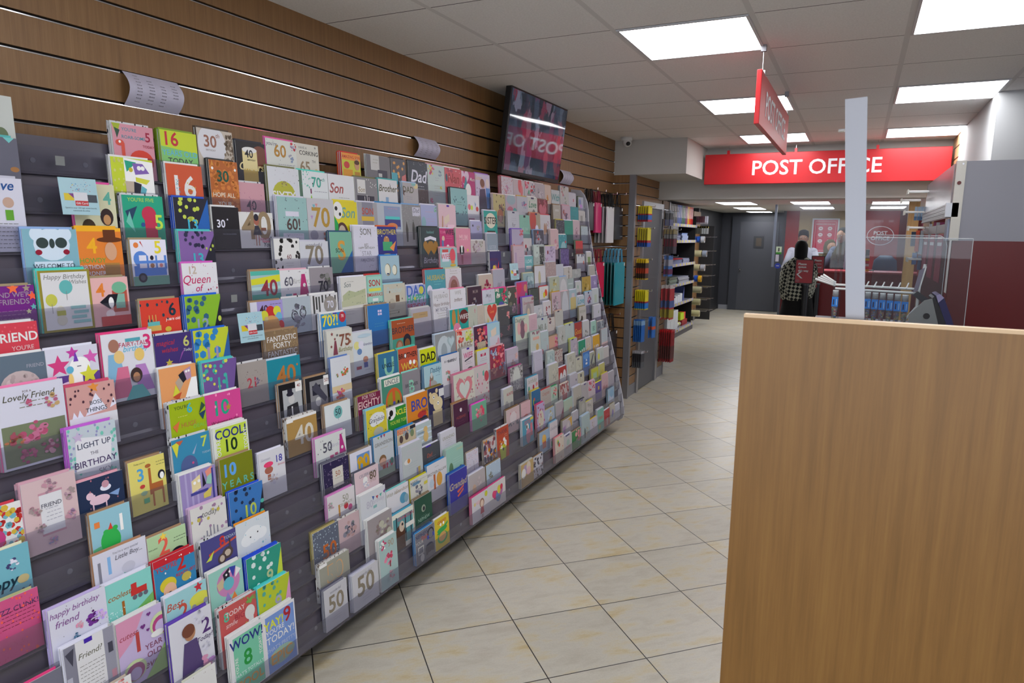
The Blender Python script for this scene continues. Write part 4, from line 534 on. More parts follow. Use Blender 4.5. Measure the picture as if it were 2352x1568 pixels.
6 2.613 0.146 0.190 0.010 1|8c8890|8dc|TB,.5,0.385,.5,90d0b8;TBROTHER,.5,0.347,.14,334;L.5,0.477,.6,2,778|grey BROTHER card with mint B
1 2.809 0.175 0.207 0.006 3|34349c|26b|TGrandad,.5,.33,.24,b8a88c;Pd64,.4,.5,.8,.42,.75,.47,.45,.56;Pd64,.4,.62,.75,.5,.75,.55,.45,.66|tall royal blue Grandad card in silver script
4 2.485 0.145 0.177 0.004 4|ccbc9c|28c|TBEERS,.3,0.074,.22,d8643c;TSPORT,.6,0.155,.17,4a9cc8;R.85,0.062,.3,0.087,223;E.2,0.279,.1,.12,544;E.5,0.248,.1,.12,544;E.8,0.217,.1,.12,786|beige card reading BEERS with party figures
9 2.990 0.163 0.214 0.004 4|d8d8e0|e0dcec|THUSBAND,.5,.15,.15,aaa;THappy birthday,.5,.35,.14,877;TMY ROCK,.5,.47,.14,889;L.5,.62,.6,3,998;D6,556,.02,3|tall white HUSBAND card reading MY ROCK
13 3.049 0.154 0.211 0.008 2|a4acd4|dde|L.5,0.168,.6,1,c9a;L.6,0.369,.5,2,b9b;F.9,0.101,.1,6a7,9cb;E.15,0.436,.13,.2,8cb4c0|lavender blue card with a green balloon in cellophane
6 2.786 0.160 0.191 0.004 4|a8ccd8|28b|TDaddy,.65,0.169,.2,368;E.4,0.347,.1,.12,876;E.4,0.269,.06,.09,ccc;E.45,0.539,.25,.16,aaa;L.75,0.308,.3,1,68a;R.3,0.462,.05,0.193,c56|pale blue Daddy card of a sketched dog
5 2.449 0.143 0.165 0.004 4|2c8c34|eee|TUNCLE,.6,0.164,.26,dd4;TYOU'RE TOP,.55,0.41,.2,cd5;E.2,0.098,.25,.25,eee;E.2,0.123,.1,.1,111;E.1,0.23,.07,.06,111|green UNCLE YOU'RE TOP card with a football
15 3.194 0.167 0.208 0.008 2|b8c8c8|dab|F.2,.12,.2,c58,dc6;F.75,.2,.12,789,9ab;L.5,.35,.2,2,99a;L.5,.65,.35,5,aaa;F.75,.55,.08,cc6,bb5;F.15,.9,.1,c58,c79|tall pale green card with meadow flowers, top row
11 3.152 0.174 0.209 0.008 2|98c4c8|e8a0b0|R.3,0.08,.35,0.08,c55;R.3,0.234,.4,0.234,dde;TWIFE,.3,0.221,.2,c34;E.72,0.201,.17,.22,d56;R.72,0.369,.2,0.08,e85;E.72,0.456,.17,.04,db4|aqua WIFE card with a pink octopus and red banner
1 2.503 0.145 0.182 0.006 3|184c3c|8c7860|E.5,.32,.12,.12,8a9888;E.52,.33,.06,.07,223;TNEPHEW,.5,.58,.14,9ba;L.5,.5,.45,1,587;L.5,.7,.4,2,587|dark green NEPHEW card
14 2.926 0.136 0.205 0.006 3|b0acb0|aac8e8|TDAD,.35,0.168,.3,665;S.0,0.234,.17,544;E.85,0.067,.14,.1,dc9;E.7,0.027,.15,.06,8bb;L.4,0.369,.4,2,889|grey DAD card with a dark star and periwinkle envelope
15 3.367 0.184 0.208 0.008 2|cc5864|eee|TTo my,.3,0.08,.12,535;TNan,.5,0.268,.35,933;E.1,0.268,.06,.12,356;D12,edd,.02,3|coral card in cellophane with red script, top row
7 3.143 0.177 0.209 0.006 3|d0d0c8|e87|TWIFE,.5,0.434,.32,988070;F.2,0.155,.25,e87,c33;F.7,0.124,.25,bc3,dd8;F.9,0.248,.15,e9a,cc4|white WIFE card with coral and lime flowers
2 2.513 0.156 0.158 0.008 2|d4d4cc|d8d020|Twonderful,.2,0.077,.1,667;R.3,0.154,.35,0.092,7ab0d0;TNephew,.3,0.154,.13,457;L.7,0.092,.4,1,999;F.4,0.385,.2,667,99a;R.8,0.269,.2,0.092,d4c848|white Nephew card with bright yellow envelope
14 3.384 0.182 0.208 0.006 3|88b8bc|112|D44,356,.03,5,.15,.2,.9,.7;E.5,.45,.2,.25,88b8bc;L.5,.4,.35,2,576|tall aqua card with a ring of leaves and a black spiral back
15 2.868 0.121 0.207 0.006 3|5c5c64|222|D16,d8a060,.07,4;P5ab,.0,0.335,.4,0.335,.4,0.603,0,0.603;Pc77,.7,0.402,1,0.335,1,1,.6,1|dark grey card with copper dots in cellophane, top row
10 3.162 0.166 0.209 0.008 2|d4d0d8|cca|L.5,0.101,.5,2,998;E.5,0.503,.35,.4,b08890;E.5,0.482,.22,.25,8c5c54;D12,a9a,.02,3|white card with an oval photo of brown roses
5 2.781 0.144 0.193 0.006 3|2c2c58|887430|E.35,.28,.28,.2,d8c498;E.15,.15,.08,.08,d8c498;E.55,.1,.08,.08,d8c498;E.6,.45,.3,.25,dccca4;R.55,.85,.6,.5,ccbc94;E.35,.25,.06,.06,fff;E.35,.25,.03,.03,223;E.6,.43,.06,.06,fff;E.6,.43,.03,.03,223;R.88,.18,.4,.2,dcdce0|navy card with two cream teddy bears hugging
9 3.165 0.167 0.210 0.008 2|dcdce4|e8a|TWIFE,.5,0.101,.15,aaa;L.5,0.268,.6,1,999;Tbrilliant,.5,0.281,.14,877|white WIFE card with pink envelope, right of the tall HUSBAND card
0 2.469 0.156 0.151 0.006 3|747480|28c|TNEPHEW,.35,.14,.2,236;TDAY,.5,.27,.16,b44;TYOUR,.2,.35,.16,bbb;E.8,.25,.17,.17,223;E.8,.27,.13,.14,747480;R.65,.35,.08,.12,34a;R.93,.33,.08,.12,34a;R.25,.6,.3,.25,bbb;R.25,.6,.22,.18,747480;E.3,.85,.1,.12,bbb;E.7,.68,.22,.15,445;R.55,.8,.1,.15,445;R.88,.77,.1,.15,445|grey NEPHEW card with headphones and a game controller
3 2.654 0.155 0.161 0.010 1|484c54|dde|TDad,.4,0.308,.15,b85840;L.5,0.424,.4,2,888;R.35,0.015,.3,0.062,42a|dark slate card with rust lettering and purple tab
3 2.815 0.143 0.190 0.006 3|d0d0dc|dde|TGRANDAD,.5,0.174,.14,998;L.5,0.31,.5,3,aaa|white GRANDAD card with faint type
12 3.186 0.146 0.202 0.008 2|c43478|dde|TTO MY,.25,0.101,.12,d8a;TWIFE,.7,0.101,.24,223;E.25,0.268,.1,.1,dba;R.2,0.402,.12,0.168,58b;L.65,0.234,.5,2,d8a;E.55,0.503,.1,.1,eee;R.55,0,.2,0.027,42a|hot pink TO MY WIFE card
9 2.791 0.173 0.138 0.003 5|b0acb8|ccc|R.45,.25,.75,.2,b49870;L.55,.24,.3,1,765|silver card with a plain kraft band
12 3.357 0.163 0.205 0.008 2|dc90a8|ccb|TMUM,.5,.25,.22,eab8c4;E.35,.6,.15,.17,eee;E.25,.6,.06,.14,222;E.45,.6,.06,.14,222;E.35,.68,.04,.04,223;R.35,.85,.12,.25,b67;E.75,.6,.06,.05,dc6|pink MUM card with a black and white dog
10 2.794 0.164 0.140 0.006 3|b0b8dc|dde|TDAD,.5,0.194,.4,46b;THAPPY,.5,0.466,.3,4a8;TBIRTHDAY,.5,0.728,.25,b35;E.78,0.194,.12,.12,cc5;R.42,0.466,.1,0.097,cc5|lavender DAD HAPPY BIRTHDAY card in multicolour letters
9 3.349 0.166 0.210 0.008 2|3c2438|bbb|R.02,0.5,.04,1,754;TMUM,.55,0.134,.14,988;F.5,0.469,.25,667,988|dark plum MUM card with copper edge
15 3.710 0.190 0.205 0.010 1|c8bcd8|95c|TSister,.25,.12,.17,db8;E.5,.3,.14,.13,b87;E.48,.26,.15,.13,743;P435,.3,.45,.65,.42,.75,1,.2,1;E.82,.25,.12,.14,dcc;P58c,.7,.4,.98,.4,1,1,.75,1;D18,646,.02,3,0,.4,.4,1|lavender card of two girls beside the television
6 3.152 0.134 0.227 0.004 4|d4ccd4|aaa|TWIFE,.5,0.18,.28,c58;P445,.2,0.288,.8,0.216,.8,0.252,.2,0.324;R.5,0.022,.2,0.043,42a;E.6,0.576,.3,.2,666;L.5,0.36,.5,2,667|cream WIFE card with black photo strip and purple tab
4 2.977 0.149 0.189 0.006 3|48183c|a87c54|E.5,.22,.08,.06,dcd;E.5,.25,.05,.04,eee;THUSBAND,.5,.42,.12,a55;L.5,.6,.4,3,746|plum HUSBAND card with a tiny white cat face
7 3.337 0.159 0.213 0.010 1|4c2444|dde|R.85,0.164,.3,0.246,b83070;F.5,0.205,.3,d04848,e08880;F.2,0.451,.2,c84870,d88;F.9,0.41,.18,d8b0a8,c77;R.5,0.715,.6,0.57,b8ac98;TOur Love,.5,0.574,.15,887|dark purple rose card with a kraft tag
7 2.791 0.141 0.162 0.006 3|d0d814|eee|TDAD,.52,0.268,.4,111|bright yellow DAD card in black letters
15 3.554 0.164 0.205 0.010 1|b82c78|-|H.2,0.18,.35,ddc0d8;E.15,0.246,.13,.13,c36;P489,.3,0.123,.1,0.492,.45,0.492;E.45,0.533,.2,.25,eee;TMum,.75,0.205,.15,edd|magenta card with a heart shaped balloon and a mouse ear shape
4 2.636 0.128 0.162 0.004 4|b4c4c8|eef|R.5,0.174,1,0.043,cde;R.5,0.348,1,0.044,cde;R.5,0.522,1,0.043,cde;E.6,0.217,.14,.12,d8b878;E.6,0.435,.17,.2,d8b878;TGrandson,.3,0.261,.1,68a|striped pale blue card with a yellow bear
6 3.467 0.187 0.190 0.006 3|94304c|d8b4bc|F.3,.2,.25,8494c0,c8ccd8;F.75,.15,.28,d84050,e89098;F.5,.5,.3,b8204c,d06c58;F.3,.7,.25,a86070,d09080;F.8,.7,.25,8090b0,c06870|tall crimson and blue card full of painted roses
0 2.981 0.192 0.143 0.004 4|d4d0d8|d83880|TNIECE,.4,.3,.12,e9a8b0;E.55,.4,.13,.13,987058;E.55,.42,.09,.1,e0c8b8;Pc56,.48,.55,.62,.55,.66,.8,.44,.8;R.52,.9,.03,.15,a88;R.58,.9,.03,.15,a88;E.8,.15,.08,.08,cc3;E.15,.3,.05,.05,dc8|white card of a brown haired girl in a pink dress with hot pink envelope
7 3.853 0.200 0.215 0.006 3|c4ccbc|38a4c8|TDaughter,.35,.12,.17,666;E.5,.4,.18,.3,7c5c6c;E.25,.35,.12,.2,d8a8a8;E.75,.38,.12,.15,d8a8a8;L.6,.85,.5,2,aab|sage Daughter card with a large mauve tulip and blue envelope
13 3.724 0.171 0.205 0.006 3|18a098|dde|E.5,0.287,.38,.27,e0dccc;TSISTER,.5,0.287,.35,111;R.5,0.656,.6,0.131,222;Tawesome,.5,0.656,.15,b98;L.5,0.533,.6,1,8cc|teal SISTER card with white oval lettering
7 3.493 0.153 0.213 0.008 2|a4c8d8|7cb0e4|Pdcb,.25,0.205,.7,0.123,.7,0.328,.3,0.41;R.55,0.574,.8,0.41,ccccd8;E.3,0.738,.2,.15,b84068;R.7,0.656,.15,0.164,d89898;E.85,0.615,.12,.25,d8a0b0|pale blue card of mice at an easel with flowers
0 2.633 0.127 0.155 0.008 2|d8c02c|eee|Tcousin,.5,.15,.2,c33;E.5,.42,.35,.1,3a5;E.5,.68,.35,.22,3a5;E.5,.65,.26,.18,d8a868;E.4,.25,.06,.06,fff;E.6,.24,.06,.06,fff;P3a5,.1,.5,.9,.25,.9,.32,.3,.55|yellow cousin card with a green crocodile
8 3.506 0.155 0.207 0.010 1|ccc4b8|5cb8a8|H.6,0.214,.42,cc4438;TLove,.6,0.201,.14,e8a060;Pd0c838,.05,1,.25,0.335,.45,1;P7ab4dc,.6,1,.85,0.335,1,1|white card with a red heart above coloured figures
8 3.296 0.123 0.219 0.010 1|b8bcb0|dde|P4c6444,.6,1,.65,0.36,.8,1;F.8,0.144,.1,c98c8c,b9a|sage white card with one green leaf
1 2.997 0.174 0.144 0.004 4|b4acb0|dde|E.3,.6,.12,.15,c8a890;F.6,.4,.15,c8bcc0,b8a8ac|blush grey soft focus card, above the brown haired girl
0 3.170 0.201 0.142 0.008 2|d4d0d0|d83880|E.4,.5,.13,.13,c48;E.55,.6,.15,.15,68b;E.7,.45,.12,.12,b7a;E.3,.42,.1,.1,d47;E.6,.35,.1,.12,dc4;E.75,.3,.08,.08,c35;R.6,.85,.01,.2,988|white card with a bunch of bright balloons, bottom tier
6 3.320 0.140 0.190 0.006 3|c8ccd4|e8d400|R.5,0.143,.45,0.08,b82858;TVIP,.5,0.143,.13,eee;L.5,0.285,.55,2,a88;L.7,0.456,.4,1,99a|white VIP card with yellow envelope
14 3.885 0.164 0.203 0.004 4|b4a878|e0c8c8|R.5,.5,.9,.92,b8ac78;F.7,.4,.25,544,865;E.55,.65,.25,.25,9c6450;E.55,.75,.13,.15,b87;D12,654,.04,3|olive yellow card of a woman with flowers in her hair
15 4.046 0.168 0.213 0.003 5|c8c0cc|c56|D60,b77,.025,4;F.4,0.402,.2,c89,b8a|pink patterned cellophane card with a thick stack, under the television
10 3.517 0.174 0.159 0.006 3|c0b0a4|eee|TNIECE,.3,0.468,.35,bba488;F.6,0.54,.3,c34068,a03050|cream NIECE card with crimson flowers
13 4.037 0.169 0.211 0.003 5|c4c8d4|b8b8c0|TFor,.5,0.402,.18,778;L.5,0.234,.4,2,aab;R.5,0.027,.2,0.04,225|tall white For card with navy tab, right of the olive yellow card
4 3.164 0.165 0.144 0.006 3|6cac90|e4c|F.55,.35,.3,d46,e9a;E.55,.35,.12,.1,c88;F.55,.55,.2,c68,8b9|mint green card with a coral flower wreath
9 3.526 0.152 0.182 0.010 1|c8ccd8|e4489c|TMum,.5,0.186,.17,778;R.6,0.31,.2,0.136,aab;R.6,0.31,.14,0.099,ccd;D14,99a,.02,3|white Mum card with hot pink envelope
9 3.678 0.166 0.181 0.008 2|2c7c64|e4489c|F.75,0.193,.28,d0305c,e06080;F.2,0.154,.25,e8e0d8,c8c0b8;F.8,0.539,.15,e4dcd8,c9c;E.45,0.539,.2,.1,55a|emerald card with pink and white roses
8 4.008 0.175 0.215 0.006 3|b4acb0|74c|TGrandmother,.55,0.18,.15,a05868;E.5,0.468,.25,.35,9c9494;E.5,0.504,.12,.2,c8b8a0;F.9,0.072,.1,b45,a77|grey Grandmother card with an arch and violet envelope
2 3.360 0.149 0.187 0.006 3|b84428|dash|TTHANK,.5,.15,.2,634;L.75,.3,.3,2,dcb;Pb8c828,.2,.6,.8,.5,.7,1,.3,1;F.5,.5,.3,eee,d83;E.5,.7,.06,.06,223|orange red card of a yellow cup of flowers
12 4.050 0.171 0.209 0.004 4|b4acc8|74c|F.85,0.101,.2,c56,d89;F.15,0.57,.15,c44,b76;F.9,0.469,.12,c77,b9a|lilac card with robins and violet envelope
14 3.574 0.142 0.179 0.010 1|dcdce4|-|E.15,0.388,.12,.12,d78;E.35,0.407,.1,.1,cd5;E.8,0.436,.12,.1,c55;P58b,.6,0.194,.7,0.291,.65,0.388;R.3,0.776,.5,0.058,a79|white card with three little coloured birds
14 4.069 0.164 0.206 0.010 1|b8a8b8|eee|E.5,0.134,.4,.2,98b0bc;E.4,0.503,.3,.2,c07088;E.8,0.536,.2,.2,58a0a4;E.4,0.57,.2,.15,865060|blush and teal watercolour card
11 4.024 0.162 0.211 0.004 4|c4b0c0|d8a0a0|L.4,.1,.4,1,a9a;R.2,.45,.15,.5,b098b8;L.65,.5,.45,6,a8a|tall pink verse card with rose pink envelope
8 3.662 0.156 0.185 0.006 3|4c4c50|dcb|F.95,.3,.2,d07078,e0a0a0;F.9,.75,.15,c86070,d89898;F.2,.95,.15,c87078,d99;L.4,.1,.2,1,988|tall slate grey card with pink roses
10 3.697 0.154 0.182 0.006 3|a8a8b8|e8b0c0|F.6,0.578,.3,b8a8b8,9898a8|plain silver lilac square card with pink envelope
11 4.346 0.193 0.212 0.008 2|a8b4b0|bcc|R.7,0.328,.4,0.574,3c4444;E.2,0.164,.25,.25,c0d0cc;D60,ddd,.015,4,.4,0.246,1,0.738;D16,445,.03,3|pale green card with black and white photo of blossom
11 3.702 0.149 0.182 0.006 3|342c68|dash|TUNICORN,.35,0.269,.15,624;Pd88,.2,1,.5,0.424,.7,0.693,.7,1;Pc34,.65,0.539,.78,0.308,.75,0.578;E.35,0.578,.13,.15,dc4|small navy unicorn card with a dashed white envelope
14 4.236 0.171 0.209 0.010 1|b8bcc8|d8b040|F.7,0.252,.18,c58,68a;F.5,0.216,.12,88a,a8b;L.6,0.504,.5,1,99a|pale blue card with small pink flowers and gold envelope
15 4.232 0.168 0.209 0.010 1|c4b4bc|eee|E.6,0.168,.17,.3,d45860;E.75,0.335,.12,.22,d87078;L.2,0.402,.3,2,a9a|grey card with a coral flamingo, under the television
12 3.515 0.177 0.137 0.008 2|c4bebe|ddd|F.4,.25,.25,988,bab;F.7,.15,.15,998,bbb;L.5,.55,.4,4,a9a|off white card with pale sketched blossom below the pink dog
9 3.976 0.162 0.202 0.008 2|b84078|8c94d8|H.2,0.201,.3,d03060;E.8,0.201,.15,.15,c86;E.85,0.436,.1,.1,4a9498|magenta die cut card with a periwinkle envelope
1 3.192 0.167 0.139 0.008 2|b0c4d8|8c7450|F.3,.5,.15,887,776;D14,dde,.02,3|pale blue rounded card with kraft envelope
13 4.383 0.177 0.213 0.008 2|a89c88|c86|E.3,0.234,.3,.4,c04c44;E.35,0.469,.2,.2,b85050;E.65,0.503,.15,.15,dde;R.6,0.027,.2,0.054,225|kraft card with a large red balloon
2 3.209 0.139 0.159 0.008 2|c4bcc0|a98|D22,a36068,.11,4;D16,446,.1,8;D8,c80,.08,2|white card with large multicoloured polka dots
2 3.020 0.128 0.144 0.008 2|d0ccdc|a98|D40,c56,.02,5;D30,57b,.015,4;R.6,.6,.02,.4,667|white card of multicoloured confetti dashes
6 4.022 0.158 0.211 0.004 4|bcc4c0|9cb0a8|D10,967,.06,3,0,0,1,0.077;R.55,0.216,.6,0.092,d8a898;E.65,0.501,.15,.14,c8a868;L.4,0.424,.35,2,bb9;R.65,0.654,.15,0.115,caa|pale mint card with bunting and a blonde girl
3 3.527 0.179 0.145 0.006 3|ccb4b8|8c6c48|TMum,.5,.25,.2,c05060;D12,567,.04,4,.1,.6,.9,.75;E.5,.4,.25,.2,d4c8cc|pink Mum card with bunting and kraft envelope
15 4.409 0.170 0.208 0.010 1|c4bcc4|eee|F.2,0.093,.25,c45,e8a;F.8,0.248,.25,c45,789;F.4,0.434,.2,a89,5a8|white card with red flowers on its corners, under the television
12 3.713 0.137 0.178 0.004 4|8c9cac|dde|TSISTER,.5,0.462,.2,b4bcc8|grey blue SISTER card below the teal SISTER card
9 3.852 0.158 0.178 0.010 1|4c4c44|e8a0b8|F.8,.2,.25,d04058,e08088;F.1,.2,.2,e0d8d0,ccb;F.5,.75,.25,a06484,c8a0a8;F.9,.5,.12,b8c838,88a;E.2,.6,.15,.1,776|tall dark olive card with roses and lilies
12 4.389 0.175 0.207 0.006 3|484858|8ad|F.4,0.201,.2,c44,778;F.5,0.469,.4,99a,667|dark grey card with white brush script
10 4.484 0.191 0.204 0.006 3|a89494|c4c8d8|D60,bba8a4,.03,4;D50,9c8484,.02,7|tall blush brown textured card
14 4.569 0.183 0.206 0.010 1|7c2c38|876|H.5,0.402,.38,c06878;F.5,0.101,.35,a56,734|dark red card with a pink heart
13 4.223 0.160 0.194 0.010 1|88c0b0|-|TMUM,.5,0.506,.25,a4ccc0;L.5,0.23,.3,1,6a9;R.5,0.046,.2,0.074,223|mint card with pale letters and navy tab
14 4.407 0.158 0.212 0.010 1|c8ccc8|eee|TLove,.5,0.234,.35,3a8468;L.5,0.101,.6,1,7b9;R.5,0.034,.3,0.054,225;E.6,0.503,.15,.15,777|white card with green lettering and a navy tab
5 3.674 0.174 0.149 0.004 4|b0acb0|a83878|D60,555,.035,4,0,0,1,.5;E.5,.5,.3,.4,c8ccc8;D60,778,.035,7,0,.6,1,1|grey and white woodland pattern card with magenta envelope
11 4.543 0.187 0.206 0.010 1|c0b0cc|cc9|F.65,0.216,.25,98a,a9b;E.25,0.216,.06,.08,823;F.2,0.576,.2,ca8,b9b|lavender card with grey flowers
13 4.562 0.181 0.206 0.008 2|c8c8d0|c34|E.4,.5,.08,.25,b08468;E.55,.45,.06,.2,b08468;F.75,.3,.12,998,c8b|white card of two fawn dogs with red envelope
6 3.669 0.174 0.146 0.008 2|b8b0c0|d4b0d8|R.02,0.5,.08,1,667;L.4,0.242,.4,1,a9a;F.85,0.339,.15,d8a8a0,e0b8b0;F.6,0.679,.2,d89890,a88|lilac grey card with pale pink petals
9 4.503 0.178 0.209 0.006 3|a8b09c|ccd0d8|F.5,0.402,.4,b8a868,b4bca8;L.4,0.101,.4,1,788|sage card with yellow bouquet
4 3.867 0.170 0.162 0.006 3|c8c4cc|48a0c0|Tbirthday,.5,0.18,.2,998;E.55,0.432,.08,.1,a34;E.85,0.36,.1,.08,c88;E.15,0.432,.07,.1,4a9484|white birthday script card with a ladybird and blue envelope
10 4.304 0.178 0.184 0.008 2|ccccd4|8c7450|E.45,0.46,.12,.28,b8b090|white card with one olive feather
15 4.584 0.167 0.207 0.010 1|b0a8b0|dcc|F.5,0.335,.35,a098a4,c4bcc4|silver grey floral card in cellophane, under the television
0 3.570 0.176 0.143 0.004 4|b89c68|c4c4bc|E.35,.3,.17,.17,a890b8;E.6,.22,.17,.17,d4c8b8;E.2,.42,.17,.17,ddd;E.6,.42,.17,.15,d8b0b8|kraft card with lilac and white balloons, bottom tier
2 3.691 0.160 0.160 0.004 4|4c94b0|e4e8f0|TSISTER,.5,.15,.18,c05058;E.45,.35,.12,.15,ddd;E.4,.33,.05,.08,322;E.5,.7,.2,.3,b88098;R.8,.5,.2,.5,c07080;R.85,.08,.3,.1,d4c84c|blue SISTER card of a dog in a pink dress
7 4.190 0.176 0.175 0.010 1|b8c0c0|-|TMR &,.5,0.396,.3,889088;R.5,0.072,.15,0.072,228|grey white MR & card with navy tab
13 3.560 0.136 0.139 0.008 2|a8a8d0|eef|E.2,0.194,.06,.05,445;F.65,0.291,.15,998,aab;P9898c0,0,0.582,1,0.388,1,1,0,1|lilac card with faint hills below the aqua spiral card
8 4.485 0.161 0.215 0.004 4|bca4b0|c89c28|F.5,0.385,.35,c0b8c0,967c88;F.25,0.539,.2,7c6878,ccc|tall mauve pink damask card with gold envelope
4 4.205 0.168 0.190 0.003 5|b4b4a8|dde|F.6,0.388,.3,a09c94,c0bcb0|tall cream grey card with a pale swirl
7 4.061 0.131 0.207 0.010 1|c8a8b4|eee|L.5,0.288,.6,6,a87888;F.3,0.612,.2,c34,dc8|dusty pink verse card beside the Daughter card
4 3.537 0.127 0.156 0.004 4|bcbcb4|dde|TAUNTIE,.65,0.242,.22,a84050;E.3,0.679,.2,.25,999;E.8,0.728,.15,.2,888|white AUNTIE card with drawn cats
3 3.884 0.137 0.188 0.006 3|1c6090|cb4|R.3,.3,.15,.1,c54;L.6,.4,.5,2,8a4;E.4,.85,.2,.2,c86850;R.2,.4,.1,.2,8a4|petrol blue card with coral animal and lime lettering
2 3.909 0.122 0.209 0.004 4|b0a0c8|d01868|E.5,.5,.35,.5,c8c4b4;D16,b85070,.06,4;L.5,.5,.4,5,a87|tall lavender arch card with magenta envelope
5 4.026 0.135 0.193 0.004 4|b8b4c8|dde|L.5,.3,.6,1,99a;L.5,.65,.6,2,a9a;D8,99a,.02,3|tall plain white lavender card below the bunting card
15 5.038 0.178 0.217 0.006 3|b4b4b4|778|F.3,0.164,.25,b78,998;F.5,0.492,.25,8a9888,aab;R.5,0.025,.15,0.049,325|white floral card in cellophane with navy tab
8 3.422 0.080 0.212 0.010 1|c0b4a8|dde|L.5,0.335,.5,5,998|narrow oatmeal verse card beside the red heart card
12 4.676 0.152 0.214 0.003 5|c8acb0|e0c8cc|F.7,0.54,.3,c89,d8b8bc|tall blush pink cellophane card
3 4.033 0.169 0.163 0.010 1|aca4a0|b22|TCongrats,.5,.2,.16,a86c60;L.5,.45,.5,2,b09080;D14,998,.02,3|grey congratulations card with red envelope
4 4.540 0.163 0.211 0.003 5|b4b4a8|e4e8f0|F.5,0.348,.35,a8a89c,bcbcb4|tall cream card with the thickest white stack, middle right
10 4.116 0.170 0.142 0.006 3|94b0b4|cca|F.5,0.46,.4,7c98a4,b0c4c8;L.4,0.276,.4,1,68a|pale teal verse card under the upper right voucher sign
6 4.625 0.170 0.197 0.006 3|b0bcbc|c8cc58|L.5,.4,.5,4,a4b0b4;R.5,.05,.15,.06,223|pale grey verse card with lemon envelope
3 3.726 0.139 0.143 0.006 3|d0a8b0|a88|E.5,0.652,.25,.12,c45850;L.4,0.261,.4,1,a88|rose pink card with a small red hedgehog shape
0 4.589 0.168 0.201 0.003 5|9cb0b4|b4cce0|P1c2824,.3,.55,.36,.45,.42,.55,.4,.85,.3,.85;F.6,.65,.2,989c94,b8b09c|tall pale aqua card with a champagne bottle, bottom tier
8 4.669 0.154 0.209 0.010 1|a09ca0|e4b8c0|E.5,.6,.42,.85,b8bcc4;L.5,.35,.4,3,aab|tall silver card with a white scalloped arch
9 4.691 0.157 0.203 0.010 1|acb0b4|78a8dc|E.5,0.536,.42,.6,c4c4c8;L.5,0.402,.4,3,aaa|grey card with a white arch
6 4.192 0.130 0.192 0.008 2|acbcc0|dde|L.5,.3,.4,2,a89;E.15,.7,.15,.15,a34;R.8,.6,.06,.2,b78|narrow pale blue card with a small red motif
1 3.895 0.162 0.142 0.006 3|90a8c4|8c6c48|R.9,.7,.3,.5,6484a8;E.45,.4,.2,.2,d8a848;E.4,.28,.12,.1,d8b060;R.45,.65,.35,.3,b86458|sky blue card of a yellow bear in a red jumper
2 4.540 0.161 0.198 0.003 6|a8a49c|d0d4e4|F.6,.5,.25,9c9488,b8b4ac|ivory grey card with a very thick white stack
12 4.832 0.171 0.178 0.008 2|388c98|eee|E.6,0.578,.3,.3,8cb8c0;E.85,0.308,.08,.06,c45;D20,9cc,.02,3|teal card with a pale bunny and red bird
7 4.495 0.144 0.193 0.006 3|b4b4b0|c8a898|L.5,0.269,.6,4,a8a49c;R.4,0.023,.25,0.046,324|ivory verse card with peach envelope and navy tab
8 4.831 0.152 0.209 0.010 1|98b0bc|dde|R.5,.5,.75,.45,bcac74;R.5,.2,.4,.15,c4b8c0|tall ice blue card with gold panel
11 4.819 0.167 0.182 0.006 3|584880|221840|D90,706098,.05,4|purple lace pattern card
8 4.186 0.155 0.146 0.010 1|bcc0c8|-|F.6,0.36,.3,98a0a8,ccc|silver white sketched card right of the Grandmother card
13 4.846 0.165 0.177 0.006 3|383c48|c8b820|D60,787c88,.03,4|black glitter card with yellow envelope
2 4.035 0.166 0.143 0.008 2|a0b0c4|a89868|F.6,0.392,.25,b8ac80,bcc8d4|pale blue card with a gold leaf
15 4.877 0.158 0.180 0.010 1|b8c0c4|-|TWith,.5,0.308,.4,488;L.5,0.616,.6,1,556|small white card with green stick letters, top right of the rack
0 4.095 0.149 0.170 0.004 4|ccc0b4|e88890|E.3,.2,.1,.1,b8c838;E.35,.27,.1,.1,4a8468;E.45,.35,.09,.09,c44;L.4,.75,.4,1,b9a;D6,b55,.04,3|cream card with three tiny balloons and pink envelope
6 4.332 0.173 0.145 0.010 1|c89c88|7a6c4c|F.85,0.261,.25,c04858,d868b0;F.8,0.609,.3,b84438,d89;P444,.1,0.827,.4,0.696,.5,1,.1,1|peach card with coral roses
9 4.335 0.153 0.153 0.010 1|d0d0d0|c22|E.7,0.304,.15,.16,d84c2c;E.5,0.392,.12,.13,d4c838;E.5,0.827,.2,.1,a44;L.3,0.261,.3,2,aab|white card with red and yellow balloons, red envelope
13 5.016 0.175 0.177 0.008 2|248878|dde|L.5,.3,.3,1,3a9|tall plain jade green card
11 4.189 0.146 0.142 0.010 1|6cb0b8|dde|TI LOVE,.5,0.242,.2,dee;R.5,0.533,.6,0.145,ddd;TYOU,.5,0.825,.25,b6a|aqua I LOVE YOU card
0 3.760 0.143 0.135 0.010 1|c4c4d0|8c6c48|D22,334,.07,4;D14,977,.05,8|white card with scattered black dots, bottom tier
12 4.228 0.137 0.151 0.010 1|c8c4c8|-|E.3,0.368,.1,.1,a34;E.45,0.506,.1,.1,345;E.3,0.69,.12,.12,b55|small white card with red and black berries
14 5.018 0.167 0.181 0.004 4|b8a0b0|c89|F.25,0.308,.2,a44,866;F.5,0.578,.3,646,889|pink card with a vase of dark flowers
1 4.061 0.132 0.165 0.006 3|c8c0c8|78b4d4|TGrandma,.5,.25,.2,889;E.7,.8,.1,.1,a34;E.2,.85,.1,.15,4a8|white Grandma script card in the lower right
9 5.146 0.197 0.180 0.006 3|a88c38|242440|F.5,0.41,.4,988030,c0a868|ornate antique gold card with navy envelope
9 4.177 0.139 0.146 0.006 3|444c48|2a2218|L.5,0.414,.5,1,887|charcoal card with faint gold line
